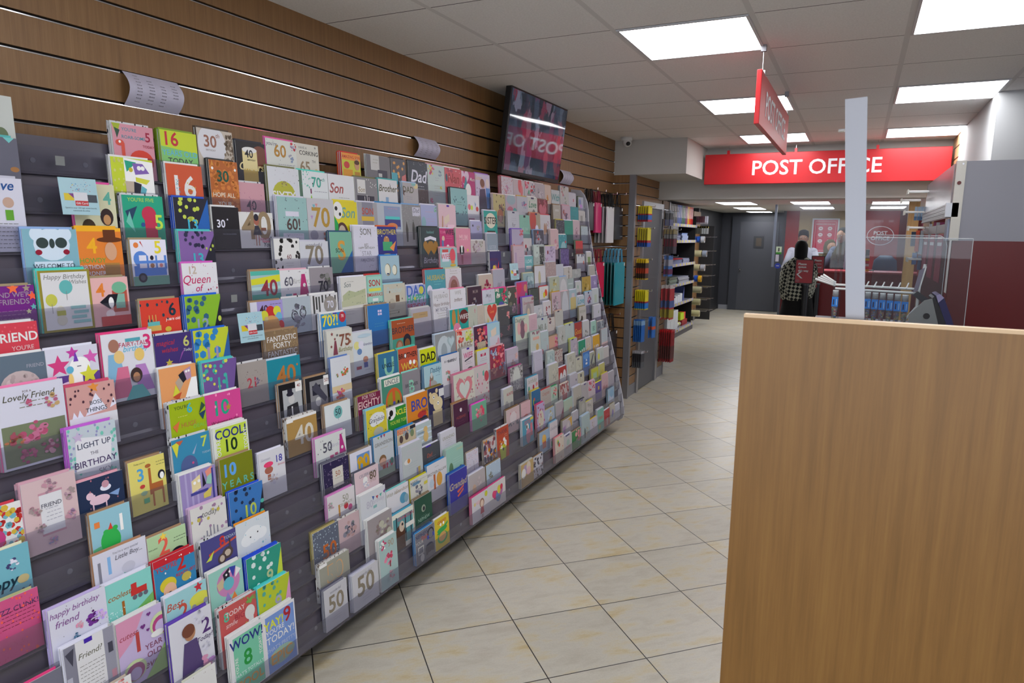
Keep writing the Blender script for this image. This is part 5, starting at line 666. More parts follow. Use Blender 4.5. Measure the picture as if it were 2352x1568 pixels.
10 4.682 0.144 0.184 0.010 1|b8bcc8|-|L.5,0.335,.4,1,aab|blank pale blue white card left of the grey sprig card
6 4.487 0.130 0.193 0.003 5|b0b4b0|b8c4cc|F.5,.4,.35,a8a8a0,bcbcbc|tall pale silver card with a thick stack
14 5.195 0.177 0.178 0.008 2|2c8890|-|L.5,0.154,.5,1,4a9;L.4,0.462,.4,2,165|plain teal card, upper right of the rack
14 4.839 0.146 0.179 0.004 4|a8a49c|886028|R.5,0.231,.5,0.092,bcbcb8;L.5,0.424,.4,1,bbb|silver grey card with gold envelopes
5 4.664 0.135 0.195 0.004 4|acA4b4|c8d050|F.7,0.335,.3,c8b8c4,9898a8;R.3,0.02,.3,0.04,223|lavender grey card with pink edges and lime envelope
15 4.754 0.115 0.207 0.010 1|c8b4a8|b86|F.4,.5,.2,c96,bca;R.4,.45,.15,.2,c8843c|peach card in cellophane, right end below the television
1 4.599 0.132 0.204 0.004 4|989890|484850|E.6,0.308,.25,.25,a8a8a4;R.4,0.023,.4,0.046,437|silver grey card with a round rose and purple ribbon tab
6 4.812 0.151 0.187 0.008 2|9c3430|345078|TGood,.5,0.368,.35,c89038;TLuck,.5,0.644,.3,c89038|brick red card with gold hand lettering
3 4.540 0.148 0.176 0.006 3|b0acb8|ccd0dc|L.5,0.288,.5,2,b8a8b4;E.8,0.288,.06,.06,555|lilac white verse card below the ivory bow card
2 4.372 0.180 0.136 0.010 1|a4b4a4|90c4b8|F.7,.8,.3,c0a08c,a8a898|pale mint card with peach brush strokes
3 4.360 0.160 0.142 0.008 2|b8b0b0|dcb|D34,a45050,.06,4,0,0,1,.5;H.5,.75,.3,b86068|white card with coral hearts and flowers
8 4.336 0.132 0.160 0.006 3|c8c4c8|dde|F.4,0.304,.15,b34,822;F.75,0.261,.1,b34,844;F.45,0.652,.25,a45,878|white card with red cherries
10 4.835 0.169 0.157 0.010 1|b8b4b0|dde|F.6,0.324,.3,9c948c,bbb|cream card with a grey sprig, middle right
1 4.276 0.173 0.131 0.004 4|b4acb4|8c7c58|Pc8c0c4,.2,0.873,.6,0.194,.9,0.776;Pc89c40,.5,0.097,1,0,1,0.679,.75,0.145;Pa080b0,0,0.388,.35,0.291,.2,0.873|kraft and lilac card with a white triangle and gold stripes
5 4.237 0.124 0.163 0.004 4|a8bcbc|c4ccc4|F.5,0.288,.4,98acb0,bcc8c8|pale mint lace pattern card
15 5.218 0.158 0.178 0.008 2|b8b8c4|889|R.65,0.323,.1,0.131,b82c44;L.5,0.462,.4,1,aaa|plain white card with one small red mark
7 4.964 0.152 0.182 0.006 3|b4b0ac|988c58|TBEST DAD,.5,0.205,.15,887;F.5,0.697,.4,223,432|cream card with a row of dark figures
4 4.378 0.154 0.143 0.008 2|a82c28|dde|E.35,.65,.2,.35,d0d0d4;E.75,.55,.2,.35,d0d0d4;E.55,.85,.35,.25,d0d0d4;E.75,.5,.04,.04,223|red card of a white rabbit
7 4.367 0.130 0.158 0.010 1 r|c4bcb8|-|F.35,0.145,.2,7c3434,446;L.6,0.388,.4,1,aa9|cream card with dark roses in the corner
5 4.375 0.141 0.151 0.008 2 r|b8b0ac|7c7460|D70,7c3c40,.04,4;D40,b88,.03,9|white card with maroon speckles
8 5.152 0.173 0.172 0.008 2 r|acb0c0|78b4d0|F.6,.4,.25,5c4c78,a85868;R.5,.05,.15,.07,225;F.7,.7,.2,78a4bc,bbb|tall white card with violet delphinium
2 4.221 0.133 0.151 0.006 3 r|a49ca4|b8bcb8|P7c4058,.3,1,.6,.7,1,.3,1,1;L.5,.35,.4,1,b88|white card with burgundy wash corner
0 4.401 0.176 0.133 0.008 2 r|2c7c44|8c6c48|F.75,.3,.35,d07888,e8a0a8;F.7,.6,.2,a05868,487|green card with a large pink peony, bottom tier
4 4.854 0.145 0.181 0.004 4 r|3870b8|8c7c64|Pd8dce4,.45,.4,.55,.12,.62,.4;E.52,.5,.15,.06,ddd;E.5,.2,.4,.15,5890cc|tall bright blue card of a white sailing boat
0 4.254 0.139 0.144 0.006 3 r|b4b0b4|dde|E.5,.4,.2,.15,98b0a8;Tauntie,.5,.6,.2,b85068;R.45,.03,.5,.1,447|white auntie card with a navy ribbon, bottom tier
9 4.846 0.131 0.182 0.010 1 r|98a8a8|-|R.5,0.217,.7,0.062,b4c0c0;L.5,0.372,.5,2,b8c4c4|small sage grey card right of the white arch card
13 5.201 0.148 0.179 0.010 1 r|bca8b0|dcc|F.5,.45,.2,867,a89;F.45,.6,.2,867,a89|pale pink card with two stacked grey cups
2 4.862 0.149 0.178 0.008 2 r|b8acb4|d8a8c4|F.3,0.184,.3,c03858,d88898;F.8,0.23,.25,b83050,d898a8|white card with crimson blossom branches
2 4.721 0.135 0.186 0.008 2 r|a4a0a4|ccc|L.5,0.252,.6,3,9890a0;R.5,0.029,.3,0.058,437|grey verse card with a purple bow tab
1 4.745 0.156 0.162 0.008 2 r|b0aca8|c8bc28|F.5,0.268,.3,9c9894,c0bcb8|white sketched bouquet card with yellow envelope
7 5.283 0.176 0.167 0.004 4 r|b8b8c4|ccc|P6c8458,.6,0.388,.75,0.242,.68,0.436;P6c8458,.25,0.63,.35,0.776,.2,0.698|rounded white card with two small leaves
10 5.009 0.180 0.135 0.010 1 r|a0a4a4|-|F.5,0.261,.3,b0b4b4,989c9c|plain silver card beside the grey sprig card
6 4.987 0.142 0.179 0.008 2 r|b8b8bc|dde|F.5,0.552,.25,6c6c6c,b0a898|white card with a sketched bouquet right of the brick red card
3 4.201 0.111 0.155 0.008 2 r|a8bcb0|3a6|F.6,.25,.3,c44850,d88;F.3,.4,.15,c56,5a8|mint card with hanging red flowers
8 5.331 0.156 0.184 0.010 1 r|b4bcc0|dde|R.5,0.435,.35,0.348,a8b4a4|white card with pale green strip at the right end
2 5.162 0.158 0.185 0.006 3 r|bc9ca4|c8bc20|F.5,.4,.2,c8b0b4,b08c94;TMum,.5,.6,.3,a47078|pink card with yellow envelope, lower right
5 4.830 0.148 0.159 0.008 2 r|1c8868|dde|R.3,0.644,.15,0.322,ddd;R.55,0.598,.15,0.322,ddd;R.8,0.552,.15,0.322,ddd;L.5,0.276,.3,1,a83|green card with white piano keys
0 4.926 0.148 0.174 0.003 5 r|6ca89c|d0d4e0|TFriend,.5,.4,.25,a07860;E.3,.8,.15,.12,b8b060|sea green card with rust lettering, bottom tier right
5 5.351 0.155 0.188 0.006 3 r|a8b4bc|b8a4a8|R.5,0.791,1,0.418,c8acac;L.5,0.291,.6,1,c09098|tall pale blue and blush card at the right end
11 5.147 0.180 0.136 0.006 3 r|bcc0c8|7a5038|L.4,.25,.3,1,99a;R.85,.5,.12,.2,d86850;D6,346,.06,3,0,0,1,.12|white card with coral tag and tiny bunting
5 5.137 0.164 0.160 0.004 4 r|c89820|dde|TVIP,.5,.65,.4,d4d4d8;L.5,.3,.5,1,a80|mustard card with large white letters
3 4.978 0.173 0.144 0.006 3 r|b0b430|8c7c58|R.5,.4,.6,.4,a8b468;R.5,.4,.4,.25,98b498;D8,58a0b8,.05,3,.2,.6,.8,.9|lime green card with pale square
3 4.704 0.133 0.160 0.010 1 r|b8b4a0|ccd0dc|R.5,0.144,.2,0.144,334;F.5,0.36,.2,c8b890,bbb|small cream card with a dark tab left of the boat card
9 5.367 0.149 0.177 0.010 1 r|8878a8|dde|F.6,0.308,.2,c8c0d8,a098b8|violet card with a white dancer shape
8 4.992 0.146 0.152 0.008 2 r|b8c0c8|dde|TLove,.5,0.252,.4,4898b0;L.5,0.576,.6,1,68b|small white card with turquoise lettering
4 4.719 0.127 0.159 0.008 2 r|bcbcac|a8a898|F.5,0.435,.25,b0b0a0,c4c4b8;R.4,0.07,.35,0.07,446|ivory card with a grey bow, left of the blue boat card
0 4.766 0.163 0.134 0.008 2 r|b8b4c4|d8b800|F.4,.4,.25,b8a8a4,c8bcc4|pale lilac card with soft rainbow and yellow envelope
4 5.190 0.149 0.162 0.006 3 r|b4bcb8|dde|E.2,0.388,.15,.17,c8c838;R.7,0.485,.03,0.582,788|white card with a lemon at the right end
12 5.182 0.161 0.131 0.006 3 r|b82c34|374|TMAX,.5,0.533,.3,a86030|red card with zigzag top edge
14 5.383 0.148 0.150 0.008 2 r|b4b4b4|aaa|R.4,0.436,.35,0.388,8c8c88;R.7,0.194,.1,0.097,aaa|white card with a small grey picture
2 5.332 0.152 0.171 0.008 2 r|9c98a4|d0d4dc|L.5,0.46,.5,2,8c8894|silver grey card at the lower right end
1 4.473 0.118 0.144 0.008 2 r|a8a4b0|d8dce4|Tgrandma,.5,.5,.25,445;L.5,.75,.6,1,667|silver white card with black brush lettering, lower right
6 5.316 0.172 0.143 0.008 2 r|707884|ccc4b8|F.5,0.348,.4,5c646c,a0a8b0|grey photo card near the rack's right end
1 5.248 0.161 0.160 0.006 3 r|8cacc4|4c6884|E.5,0.582,.35,.3,b4bcd0;E.6,0.291,.3,.2,7ca4c4|sky blue watercolour card at the lower right end
5 4.986 0.124 0.163 0.006 3 r|b8b0a8|dde|F.5,0.462,.3,c0a468,c8bca8|cream card with soft gold flower
13 5.372 0.156 0.137 0.008 2 r|a4b4bc|776|D30,8c98a4,.03,4|pale aqua speckled card at the rack's right end
2 5.015 0.156 0.142 0.008 2 r|5c4890|e0d800|R.5,.3,.2,.1,b8a838;R.5,.4,.2,.08,b8a838|purple card with yellow envelope
9 5.010 0.126 0.151 0.008 2 r|b8bcbc|ccd|E.4,0.276,.1,.12,8ab09c;F.5,0.644,.2,544,c88|white card with a green and red sprig
10 5.371 0.140 0.151 0.006 3 r|a8a49c|e4e4ec|L.5,0.36,.7,5,8c8880|silver script card at the rack's right end
0 5.086 0.164 0.133 0.008 2 r|a8242c|d8dce4|L.5,.35,.5,2,c88888;E.5,.75,.12,.2,b89898|crimson card with a white dove shape
3 5.170 0.135 0.152 0.008 2 r|b4b068|dde|F.5,0.432,.25,c8b448,a8a468|yellow olive card above the pink card
6 5.172 0.118 0.161 0.008 2 r|98c0b4|dde|T80,.5,0.368,.4,5a8478|small mint card with sketched numerals
11 5.373 0.125 0.151 0.008 2 r|b8b8b8|dde|R.5,0.479,.55,0.435,7c9460|white card with a green leaf photo at the rack's right end
15 5.426 0.116 0.155 0.006 3 r|a8b0c0|564|E.3,0.261,.2,.2,78b;E.5,0.522,.3,.2,b8c;F.2,0.609,.2,cc8,9b8|pale blue lilac card at the rack's top right end
4 5.350 0.135 0.150 0.010 1 r|b8b4b4|dde|L.5,.5,.5,1,c0a8a8|plain white card right of the lemon card
4 5.016 0.108 0.157 0.006 3 r|a0a494|dde|P445,.1,.5,.6,.1,.8,.1,.3,.6;TCAR,.5,.65,.35,444;E.6,.9,.3,.1,c8c858|grey card with black and yellow lettering
0 5.230 0.133 0.149 0.008 2 r|b0aca4|887c58|E.6,.5,.15,.2,7c6ca8;E.5,.65,.12,.12,5868a8|small cream card with a purple balloon
0 5.367 0.132 0.115 0.008 2 r|b0b4c4|ccd0dc|L.5,.5,.4,1,a8a8b8|small blank white card at the far right end of the bottom tier
"""
price_list(1.568, 1.775, 2.052, 2.160, 'curved paper price list nearest the camera, upper left of the slat wall', PR)
price_list(3.252, 3.470, 2.062, 2.168, 'curved paper price list in the middle, left of the television', PR)
price_list(5.330, 5.560, 2.062, 2.170, 'small curved paper price list just right of the television', PR)
# ---------------------------------------------------------------- tiered card rack
SMOKE = mat('#57525e', 0.2, 0, 0.7); RACKEND = mat('#c4c4ce', 0.35)
def zbase(k): return 0.145+0.1102*k
def xfront(k): return 0.168+0.24*(1.72-zbase(k))
Y0R, Y1R = 0.55, 5.585
rack = empty('card_rack', (0.3, 3.0, 0), 'long tiered plastic greeting card rack stepping up the slat wall', 'display rack')
rack.location = (0, 0, 0)
# screws show only where pockets stand empty
SCREWS = {0: (1.834, 2.90, 3.45), 1: (1.828, 2.75), 2: (1.817, 1.06), 3: (1.811, 1.965, 3.4), 4: (1.817, 1.959, 3.0), 5: (1.048, 1.33, 1.947), 6: (1.35, 1.80), 7: (1.812, 2.395), 8: (1.32,), 11: (1.958, 2.86), 12: (1.811,), 13: (1.86,), 14: (1.192, 1.34), 15: (1.197, 1.347)}
for k in range(16):
    z, x = zbase(k), xfront(k); D = 0.0285
    mb = MB()
    prof = [(x, z-0.004), (x, z), (x-D+0.012, z+0.001), (x-D+0.004, z+0.005), (x-D, z+0.014), (x-D-0.0095, z+0.106), (x-D-0.0125, z+0.106), (x-D-0.0035, z+0.012), (x-D+0.002, z+0.0015), (x-D+0.011, z-0.003)]
    n = len(prof); V = [(p[0], Y0R, p[1]) for p in prof]+[(p[0], Y1R, p[1]) for p in prof]
    mb.mesh(V, [tuple(range(n))[::-1], tuple(range(n, 2*n))]+[(i, (i+1) % n, n+(i+1) % n, n+i) for i in range(n)], SMOKE)
    tr = mb.build('display_tray', parent=rack)
    mb = MB(); mb.box((x, Y0R, z-0.004), (x+0.0018, Y1R, z+0.073), LIP); mb.build('clear_lip', parent=tr)
    for y in SCREWS.get(k, ()):
        mb = MB(); mb.tube((x-D-0.002, y, z+0.036), (x-D+0.001, y, z+0.036), 0.0075, mat('#8a8a94', 0.3, 0.3), 12); mb.build('fixing_screw', parent=tr)
# backing between rack and wall, end cheeks
mb = MB(); mb.prism([(0.004, 0.16), (xfront(0)-0.050, 0.16), (xfront(15)-0.050, 1.90), (0.004, 1.90)], 'y', Y0R+0.01, Y1R-0.01, mat('#26242c', 0.6)); mb.build('back_board', parent=rack)
mb = MB()
prof = [(0.004, 0.12), (0.45, 0.075), (0.50, 0.082), (0.535, 0.11), (0.548, 0.16), (0.528, 0.29), (0.445, 0.626), (0.325, 1.065), (0.235, 1.43), (0.176, 1.72), (0.166, 1.86), (0.155, 1.92), (0.125, 1.985), (0.09, 2.02), (0.004, 2.03)]
mb.prism(prof, 'y', Y1R, Y1R+0.012, RACKEND); mb.build('end_panel', parent=rack, bevel=0.002)
for yy in (Y0R+0.2, 2.9, Y1R-0.3):
    mb = MB(); mb.box((0.05, yy, 0), (0.30, yy+0.05, 0.17), DARK); mb.build('foot', parent=rack)
# voucher signs clipped to the rack
def voucher(y, z, x, label):
    t = empty('gift_card_sign', (x, y, z), label, 'sign', 'pale blue gift card signs on the rack'); t.rotation_euler = (0, -R(8), R(-4))
    mb = MB(); mb.box((0, 0, 0), (0.0015, 0.104, 0.104), mat('#a8ccd8', 0.3)); mb.build('card', parent=t, bevel=0.004)
    mb = MB(); X = 0.0018; W_, U_ = (0, 1, 0), (0, 0, 1)
    def q(a, b, c, d, m, x=X): mb.poly([(x, a, b), (x, c, b), (x, c, d), (x, a, d)], m)
    q(0.010, 0.040, 0.036, 0.060, mat('#d8c020', 0.4)); mb.poly([(X+.0001, 0.022, 0.06), (X+.0001, 0.036, 0.06), (X+.0001, 0.036, 0.046)], mat('#7c3080', 0.4)); q(0.036, 0.038, 0.074, 0.064, mat('#d8d8e0', 0.4)); q(0.074, 0.036, 0.100, 0.058, mat('#38404c', 0.4)); q(0.038, 0.026, 0.074, 0.040, mat('#c02028', 0.4), X+.0001)
    rr = random.Random(4)
    for i in range(34):
        a, b = 0.03+0.055*rr.random(), 0.066+0.034*rr.random(); s_ = 0.0012+0.0012*rr.random(); q(a, b, a+s_, b+s_, mat(rr.choice(['#2880c0', '#2880c0', '#c03040', '#d8c040']), 0.4))
    put_text(mb, 'Gift Card', (X+.0002, 0.056, 0.033), W_, U_, 0.006, SIGNW, 0.01)
    put_text(mb, 'Spend in over 150 high street brands', (X, 0.052, 0.019), W_, U_, 0.0042, mat('#303840', 0.5), 0.0, maxw=0.088); put_text(mb, 'nationwide & online', (X, 0.052, 0.012), W_, U_, 0.0042, mat('#303840', 0.5), 0.0)
    mb.build('printed_face', parent=t)
voucher(1.207, 1.684, 0.222, 'pale blue gift card sign in the upper left of the rack')
voucher(1.720, 1.258, 0.322, 'pale blue gift card sign beside the FANTASTIC FORTY card')
voucher(3.890, 1.363, 0.292, 'pale blue gift card sign far along the rack, right of the unicorn card')
for y, z, lb in ((1.244, 1.824, 'blank cream price label on the rack, above the upper voucher sign'), (1.752, 1.395, 'blank cream price label on an empty pocket, right of the lime 12 card'), (3.912, 1.507, 'blank cream price label on an empty pocket beside the small navy unicorn card'), (5.080, 1.485, 'blank cream price label beside the red zigzag card')):
    x = 0.168+0.24*(1.72-z)+0.003
    mb = MB(); mb.box((0, 0, 0), (0.0012, 0.026, 0.026), mat('#c8ccb8', 0.6)); mb.build('price_label', loc=(x, y, z), label=lb, category='label', group='blank price labels on the rack')
# ---------------------------------------------------------------- greeting cards
LEAN = 0.06
PAPER = {}
def pm(c):
    if c == 'dash': return DASH
    if c == 'pat': return PAT
    return mat('#'+c if not c.startswith('#') else c, 0.42, 0, 0.4)
def clip(poly, w, h):
    for ax, lim, sg in ((0, 0, 1), (0, w, -1), (1, 0, 1), (1, h, -1)):
        out = []; n = len(poly)
        for i in range(n):
            a, b = poly[i], poly[(i+1) % n]; da, db = sg*(a[ax]-lim), sg*(b[ax]-lim)
            if da >= 0: out.append(a)
            if (da >= 0) != (db >= 0):
                t = da/(da-db); out.append((a[0]+t*(b[0]-a[0]), a[1]+t*(b[1]-a[1])))
        poly = out
        if len(poly) < 3: return []
    return poly
def card_art(mb, art, w, h, x0, dy=0.0, dz=0.0):
    lay = [x0]
    def add(pts, c):
        p = clip(pts, w, h)
        if p: mb.poly([(lay[0], dy+a, dz+b) for a, b in p], pm(c))
    def nxt(): lay[0] += 0.00012
    def circ(cx, cz, rx, rz, n=18): return [(cx+rx*math.cos(2*math.pi*i/n), cz+rz*math.sin(2*math.pi*i/n)) for i in range(n)]
    for pr in art.split(';'):
        if not pr: continue
        nxt(); op = pr[0]; f = pr[1:].split(',')
        if op == 'T':
            t, cx, cyy, hh, c = f[0], float(f[1]), float(f[2]), float(f[3]), f[4]; rot = R(float(f[5])) if len(f) > 5 else 0
            big = hh > 0.2; script = (t != t.upper())
            put_text(mb, t, (lay[0], dy+cx*w, dz+h*(1-cyy)), (0, 1, 0), (0, 0, 1), hh*w*0.85, pm(c), 0.018 if big else 0.006, 0.25 if script else 0.0, maxw=(h*0.8 if rot else 1.94*w*min(cx, 1-cx)), rot=rot)
        elif op == 'R':
            cx, cyy, ww, hh = map(float, f[:4]); a, b = cx*w, h*(1-cyy); add([(a-ww*w/2, b-hh*h/2), (a+ww*w/2, b-hh*h/2), (a+ww*w/2, b+hh*h/2), (a-ww*w/2, b+hh*h/2)], f[4])
        elif op == 'E':
            cx, cyy, rx, rz = map(float, f[:4]); add(circ(cx*w, h*(1-cyy), rx*w, rz*w), f[4])
        elif op == 'P':
            v = list(map(float, f[1:])); v = v[:len(v)//2*2]; add([(v[i]*w, h*(1-v[i+1])) for i in range(0, len(v), 2)], f[0])
        elif op == 'S':
            cx, cyy, r_ = map(float, f[:3]); add([(cx*w+r_*w*(1 if i % 2 == 0 else 0.45)*math.sin(math.pi*i/5), h*(1-cyy)+r_*w*(1 if i % 2 == 0 else 0.45)*math.cos(math.pi*i/5)) for i in range(10)], f[3])
        elif op == 'H':
            cx, cyy, r_ = map(float, f[:3]); pts = []
            for i in range(24):
                t = 2*math.pi*i/24; pts.append((cx*w+r_*w*(16*math.sin(t)**3)/17, h*(1-cyy)+r_*w*(13*math.cos(t)-5*math.cos(2*t)-2*math.cos(3*t)-math.cos(4*t))/17))
            add(pts, f[3])
        elif op == 'L':
            cx, cyy, ww = map(float, f[:3]); n = int(f[3]); rr = random.Random(n*7+int(cx*100))
            for i in range(n):
                b = h*(1-cyy)-i*0.075*w+(n-1)*0.0375*w; hw = ww*w/2*(0.7+0.3*rr.random()); a = cx*w-hw
                while a < cx*w+hw:
                    l = w*(0.03+0.06*rr.random()); add([(a, b-0.006*w), (a+l, b-0.006*w), (a+l, b+0.006*w), (a, b+0.006*w)], f[4]); a += l+0.02*w
        elif op == 'D':
            n = int(f[0]); s_ = float(f[2]); rr = random.Random(int(f[3]) if len(f) > 3 else 1); bx = list(map(float, f[4:8])) if len(f) >= 8 else [0, 0, 1, 1]
            for i in range(n):
                a = (bx[0]+(bx[2]-bx[0])*rr.random())*w; b = h*(1-(bx[1]+(bx[3]-bx[1])*rr.random())); q = s_*w*(0.7+0.5*rr.random()); th = rr.random()*3
                add([(a+q*math.cos(th+j*math.pi/3)*(1 if s_ > 0.04 else 0.8), b+q*math.sin(th+j*math.pi/3)) for j in range(6)], f[1])
        elif op == 'F':
            cx, cyy, r_ = map(float, f[:3]); cs = f[3:5]; rr = random.Random(int(cx*97+cyy*31+r_*500))
            for i in range(16):
                th = rr.random()*6.3; d = r_*w*math.sqrt(rr.random())*0.85; q = r_*w*(0.14+0.2*rr.random())
                add(circ(cx*w+d*math.cos(th), h*(1-cyy)+d*math.sin(th), q, q*(0.55+0.45*rr.random()), 8), cs[i % len(cs)])
                if i % 5 == 4: nxt()
                if r_ > 0.12 and i % 4 == 0: add(circ(cx*w+d*math.cos(th)*1.15, h*(1-cyy)+d*math.sin(th)*1.15, q*0.4, q*0.2, 6), '687c58')
stuff = MB(); EDGEW = pm('d4d4d4')
def place(c, rest=False):
    k, y, w, h, d, face, env, n, art, label = c
    z = zbase(k)+0.004; x = xfront(k)-d
    rng = random.Random(label)
    M = Matrix.Translation((x, y, z)) @ Matrix.Rotation(-LEAN, 4, 'Y')
    m_ = MB(); t = 0.0022
    m_.mesh([(-t, 0, 0), (0, 0, 0), (0, w, 0), (-t, w, 0), (-t, 0, h), (0, 0, h), (0, w, h), (-t, w, h)], [(0, 3, 2, 1), (4, 5, 6, 7), (0, 1, 5, 4), (2, 3, 7, 6), (3, 0, 4, 7)], EDGEW)
    m_.poly([(0, 0, 0), (0, w, 0), (0, w, h), (0, 0, h)], pm(face))
    card_art(m_, art, w, h, 0.00015)
    e_ = None
    avail = (0.0175 if k < 15 else 0.030)-d; step = min(0.0045, (avail-0.0035)/max(1, n-1)) if n > 1 else 0
    if env != '-':
        e_ = MB(); xe = -t-0.0012; ex = 0.0 if n > 1 else 0.0
        e_.box((xe-0.0012, -0.003-0.002*n*0, 0.0), (xe, w-0.012, h+0.0065), pm(env))
    st_ = MB()
    for i in range(1, n):
        xx = -0.0038-step*i; hh = h+rng.uniform(-0.002, 0.004); yy = -rng.uniform(0.0, 0.004)
        st_.box((xx-0.0016, yy, 0), (xx, yy+w, hh), EDGEW if i % 2 else pm(face))
        if env != '-': st_.box((xx-0.0030, yy-0.002, 0), (xx-0.0019, yy+w-0.006, hh+0.004), pm(env))
    if rest:
        for q in (m_, e_):
            if q is None: continue
            base = len(stuff.v); stuff.v += [tuple(M @ Vector(p)) for p in q.v]; stuff.f += [tuple(base+i for i in f) for f in q.f]; stuff.m += [stuff.mi(q.mats[i]) for i in q.m]
    else:
        o = m_.build('greeting_card', label=label, category='greeting card', group='greeting cards on the tiered rack'); o.location = (x, y, z); o.rotation_euler = (0, -LEAN, 0)
        if e_: e_.build('envelope', parent=o)
    base = len(stuff.v); stuff.v += [tuple(M @ Vector(p)) for p in st_.v]; stuff.f += [tuple(base+i for i in f) for f in st_.f]; stuff.m += [stuff.mi(st_.mats[i]) for i in st_.m]
for ln in CARDS.strip().split('\n'):
    q = ln.split('|'); f0 = q[0].split()
    place((int(f0[0]), float(f0[1]), float(f0[2]), float(f0[3]), float(f0[4]), q[1], q[2], int(f0[5]), q[3], q[4]), rest=(len(f0) > 6))
stuff.build('greeting_cards', label='further greeting cards standing packed behind the front ones and in the small far pockets of the rack', category='greeting cards', kind='stuff')
# ---------------------------------------------------------------- gift bags on wall hooks beside the rack
def gift_bag(x, y, z, w_, h_, dp, c, label, handle, hc, n=1, rotz=0.0, group=None, shine=0.25):
    """bags hang from a hook; each faces along the aisle with its broad side toward the room"""
    t = empty('gift_bag', (x, y, z), label, 'gift bag', group or 'gift bags hanging beside the rack'); t.rotation_euler = (0, 0, rotz)
    m = mat(c, shine); b = MB()
    b.mesh([(0, -w_/2, 0), (dp, -w_/2, 0), (dp, w_/2, 0), (0, w_/2, 0), (0, -w_/2, h_), (dp*.8, -w_/2+.003, h_), (dp*.8, w_/2-.003, h_), (0, w_/2, h_)], [(0, 3, 2, 1), (4, 5, 6, 7), (0, 1, 5, 4), (1, 2, 6, 5), (2, 3, 7, 6), (3, 0, 4, 7)], m)
    b.build('bag_body', parent=t)
    b = MB()
    for xx, hw in ((0.001, w_*0.30), (dp*.8, w_*0.24), (dp*.4, w_*0.15)):
        b.path([(xx, -hw, h_-0.012), (xx, -hw*0.7, h_+handle*0.5), (xx, -hw*0.45, h_+handle-0.006), (xx, 0, h_+handle), (xx, hw*0.45, h_+handle-0.006), (xx, hw*0.7, h_+handle*0.5), (xx, hw, h_-0.012)], 0.0045, mat(hc, 0.6), 6)
    b.build('cord_handle', parent=t)
    b = MB(); b.box((dp*.8+.001, w_/2-.035, h_-.035), (dp*.8+.003, w_/2-.012, h_-.008), WHITE); b.build('price_tag', parent=t)
    return t
def wall_hook(p, q, label, r=0.0035, cat='hook', group='metal display hooks'):
    t = empty('display_hook', p, label, cat, group); d = Vector(q)-Vector(p)
    b = MB(); b.tube((0, 0, 0), d, r, CHROME, 8); b.tube(d, d+Vector((0.0, 0, 0.018)), r, CHROME, 8); b.build('prong', parent=t)
    b = MB(); b.box((-0.004, -0.015, -0.03), (0.002, 0.015, 0.012), CHROME); b.build('hook_plate', parent=t)
# rows: (y, z bottom, width, height, list of (depth, colour)) along the hook
def bag_row(y, z, w_, h_, cols, label, handle, hc, x0=0.012, step=0.022, dp=0.012, tw=0.0):
    n = len(cols)
    for i, (c, lb) in enumerate(cols):
        gift_bag(x0+step*i, y+tw*i, z, w_, h_, dp, c, lb, handle, hc)
    wall_hook((0.0, y, z+h_+handle-0.004), (x0+step*n+0.03, y+tw*n, z+h_+handle-0.004), 'chrome hook holding the '+label)
bag_row(5.94, 1.69, 0.15, 0.25, [('#141416', 'black shiny gift bag behind the swirl one next to the rack'), ('#26262a', 'front black bottle gift bag nearest the rack on the upper row')], 'black bottle bags by the rack', 0.11, '#141416', 0.01, 0.04, 0.02)
bag_row(6.10, 1.67, 0.165, 0.27, [('#8c1838', 'dark crimson gift bag behind the shiny pink one'), ('#d03070', 'shiny bright pink gift bag on the upper row')], 'pink bags', 0.10, '#8c1838', 0.012, 0.05, 0.02)
bag_row(6.29, 1.58, 0.20, 0.33, [('#a8a8ac', 'rearmost of the white bottle gift bags'), ('#b8b8bc', 'second white bottle gift bag from the wall'), ('#a8a8ac', 'third white bottle gift bag from the wall'), ('#d4d4d8', 'front white bottle gift bag with a small white label')], 'white bags', 0.12, '#101012', 0.012, 0.036)
bag_row(6.55, 1.61, 0.28, 0.31, [('#121214', 'rear black glossy gift bag on the upper row by the corner'), ('#222226', 'front black glossy gift bag on the upper row by the corner')], 'black bags by the corner', 0.12, '#101012', 0.012, 0.075, 0.04)
bag_row(6.155, 1.07, 0.29, 0.33, [('#b01644', 'rear crimson gift bag on the middle row'), ('#c8204c', 'front crimson gift bag on the middle row')], 'crimson bags', 0.12, '#8c1030', 0.02, 0.045, 0.02)
bag_row(6.55, 0.98, 0.31, 0.41, [('#0c4c48', 'rearmost dark teal edged gift bag'), ('#105c5c', 'second teal gift bag from the wall'), ('#0c5050', 'third teal gift bag from the wall'), ('#14646a', 'fourth teal gift bag from the wall'), ('#2090a0', 'front turquoise patterned gift bag on the middle row')], 'turquoise bags', 0.13, '#58a0c0', 0.012, 0.034)
bag_row(6.50, 0.33, 0.40, 0.38, [('#101014', 'rear black gift bag on the lowest row'), ('#26262c', 'front black photo gift bag on the lowest row')], 'lowest black bags', 0.18, '#0c0c0e', 0.02, 0.07, 0.02)
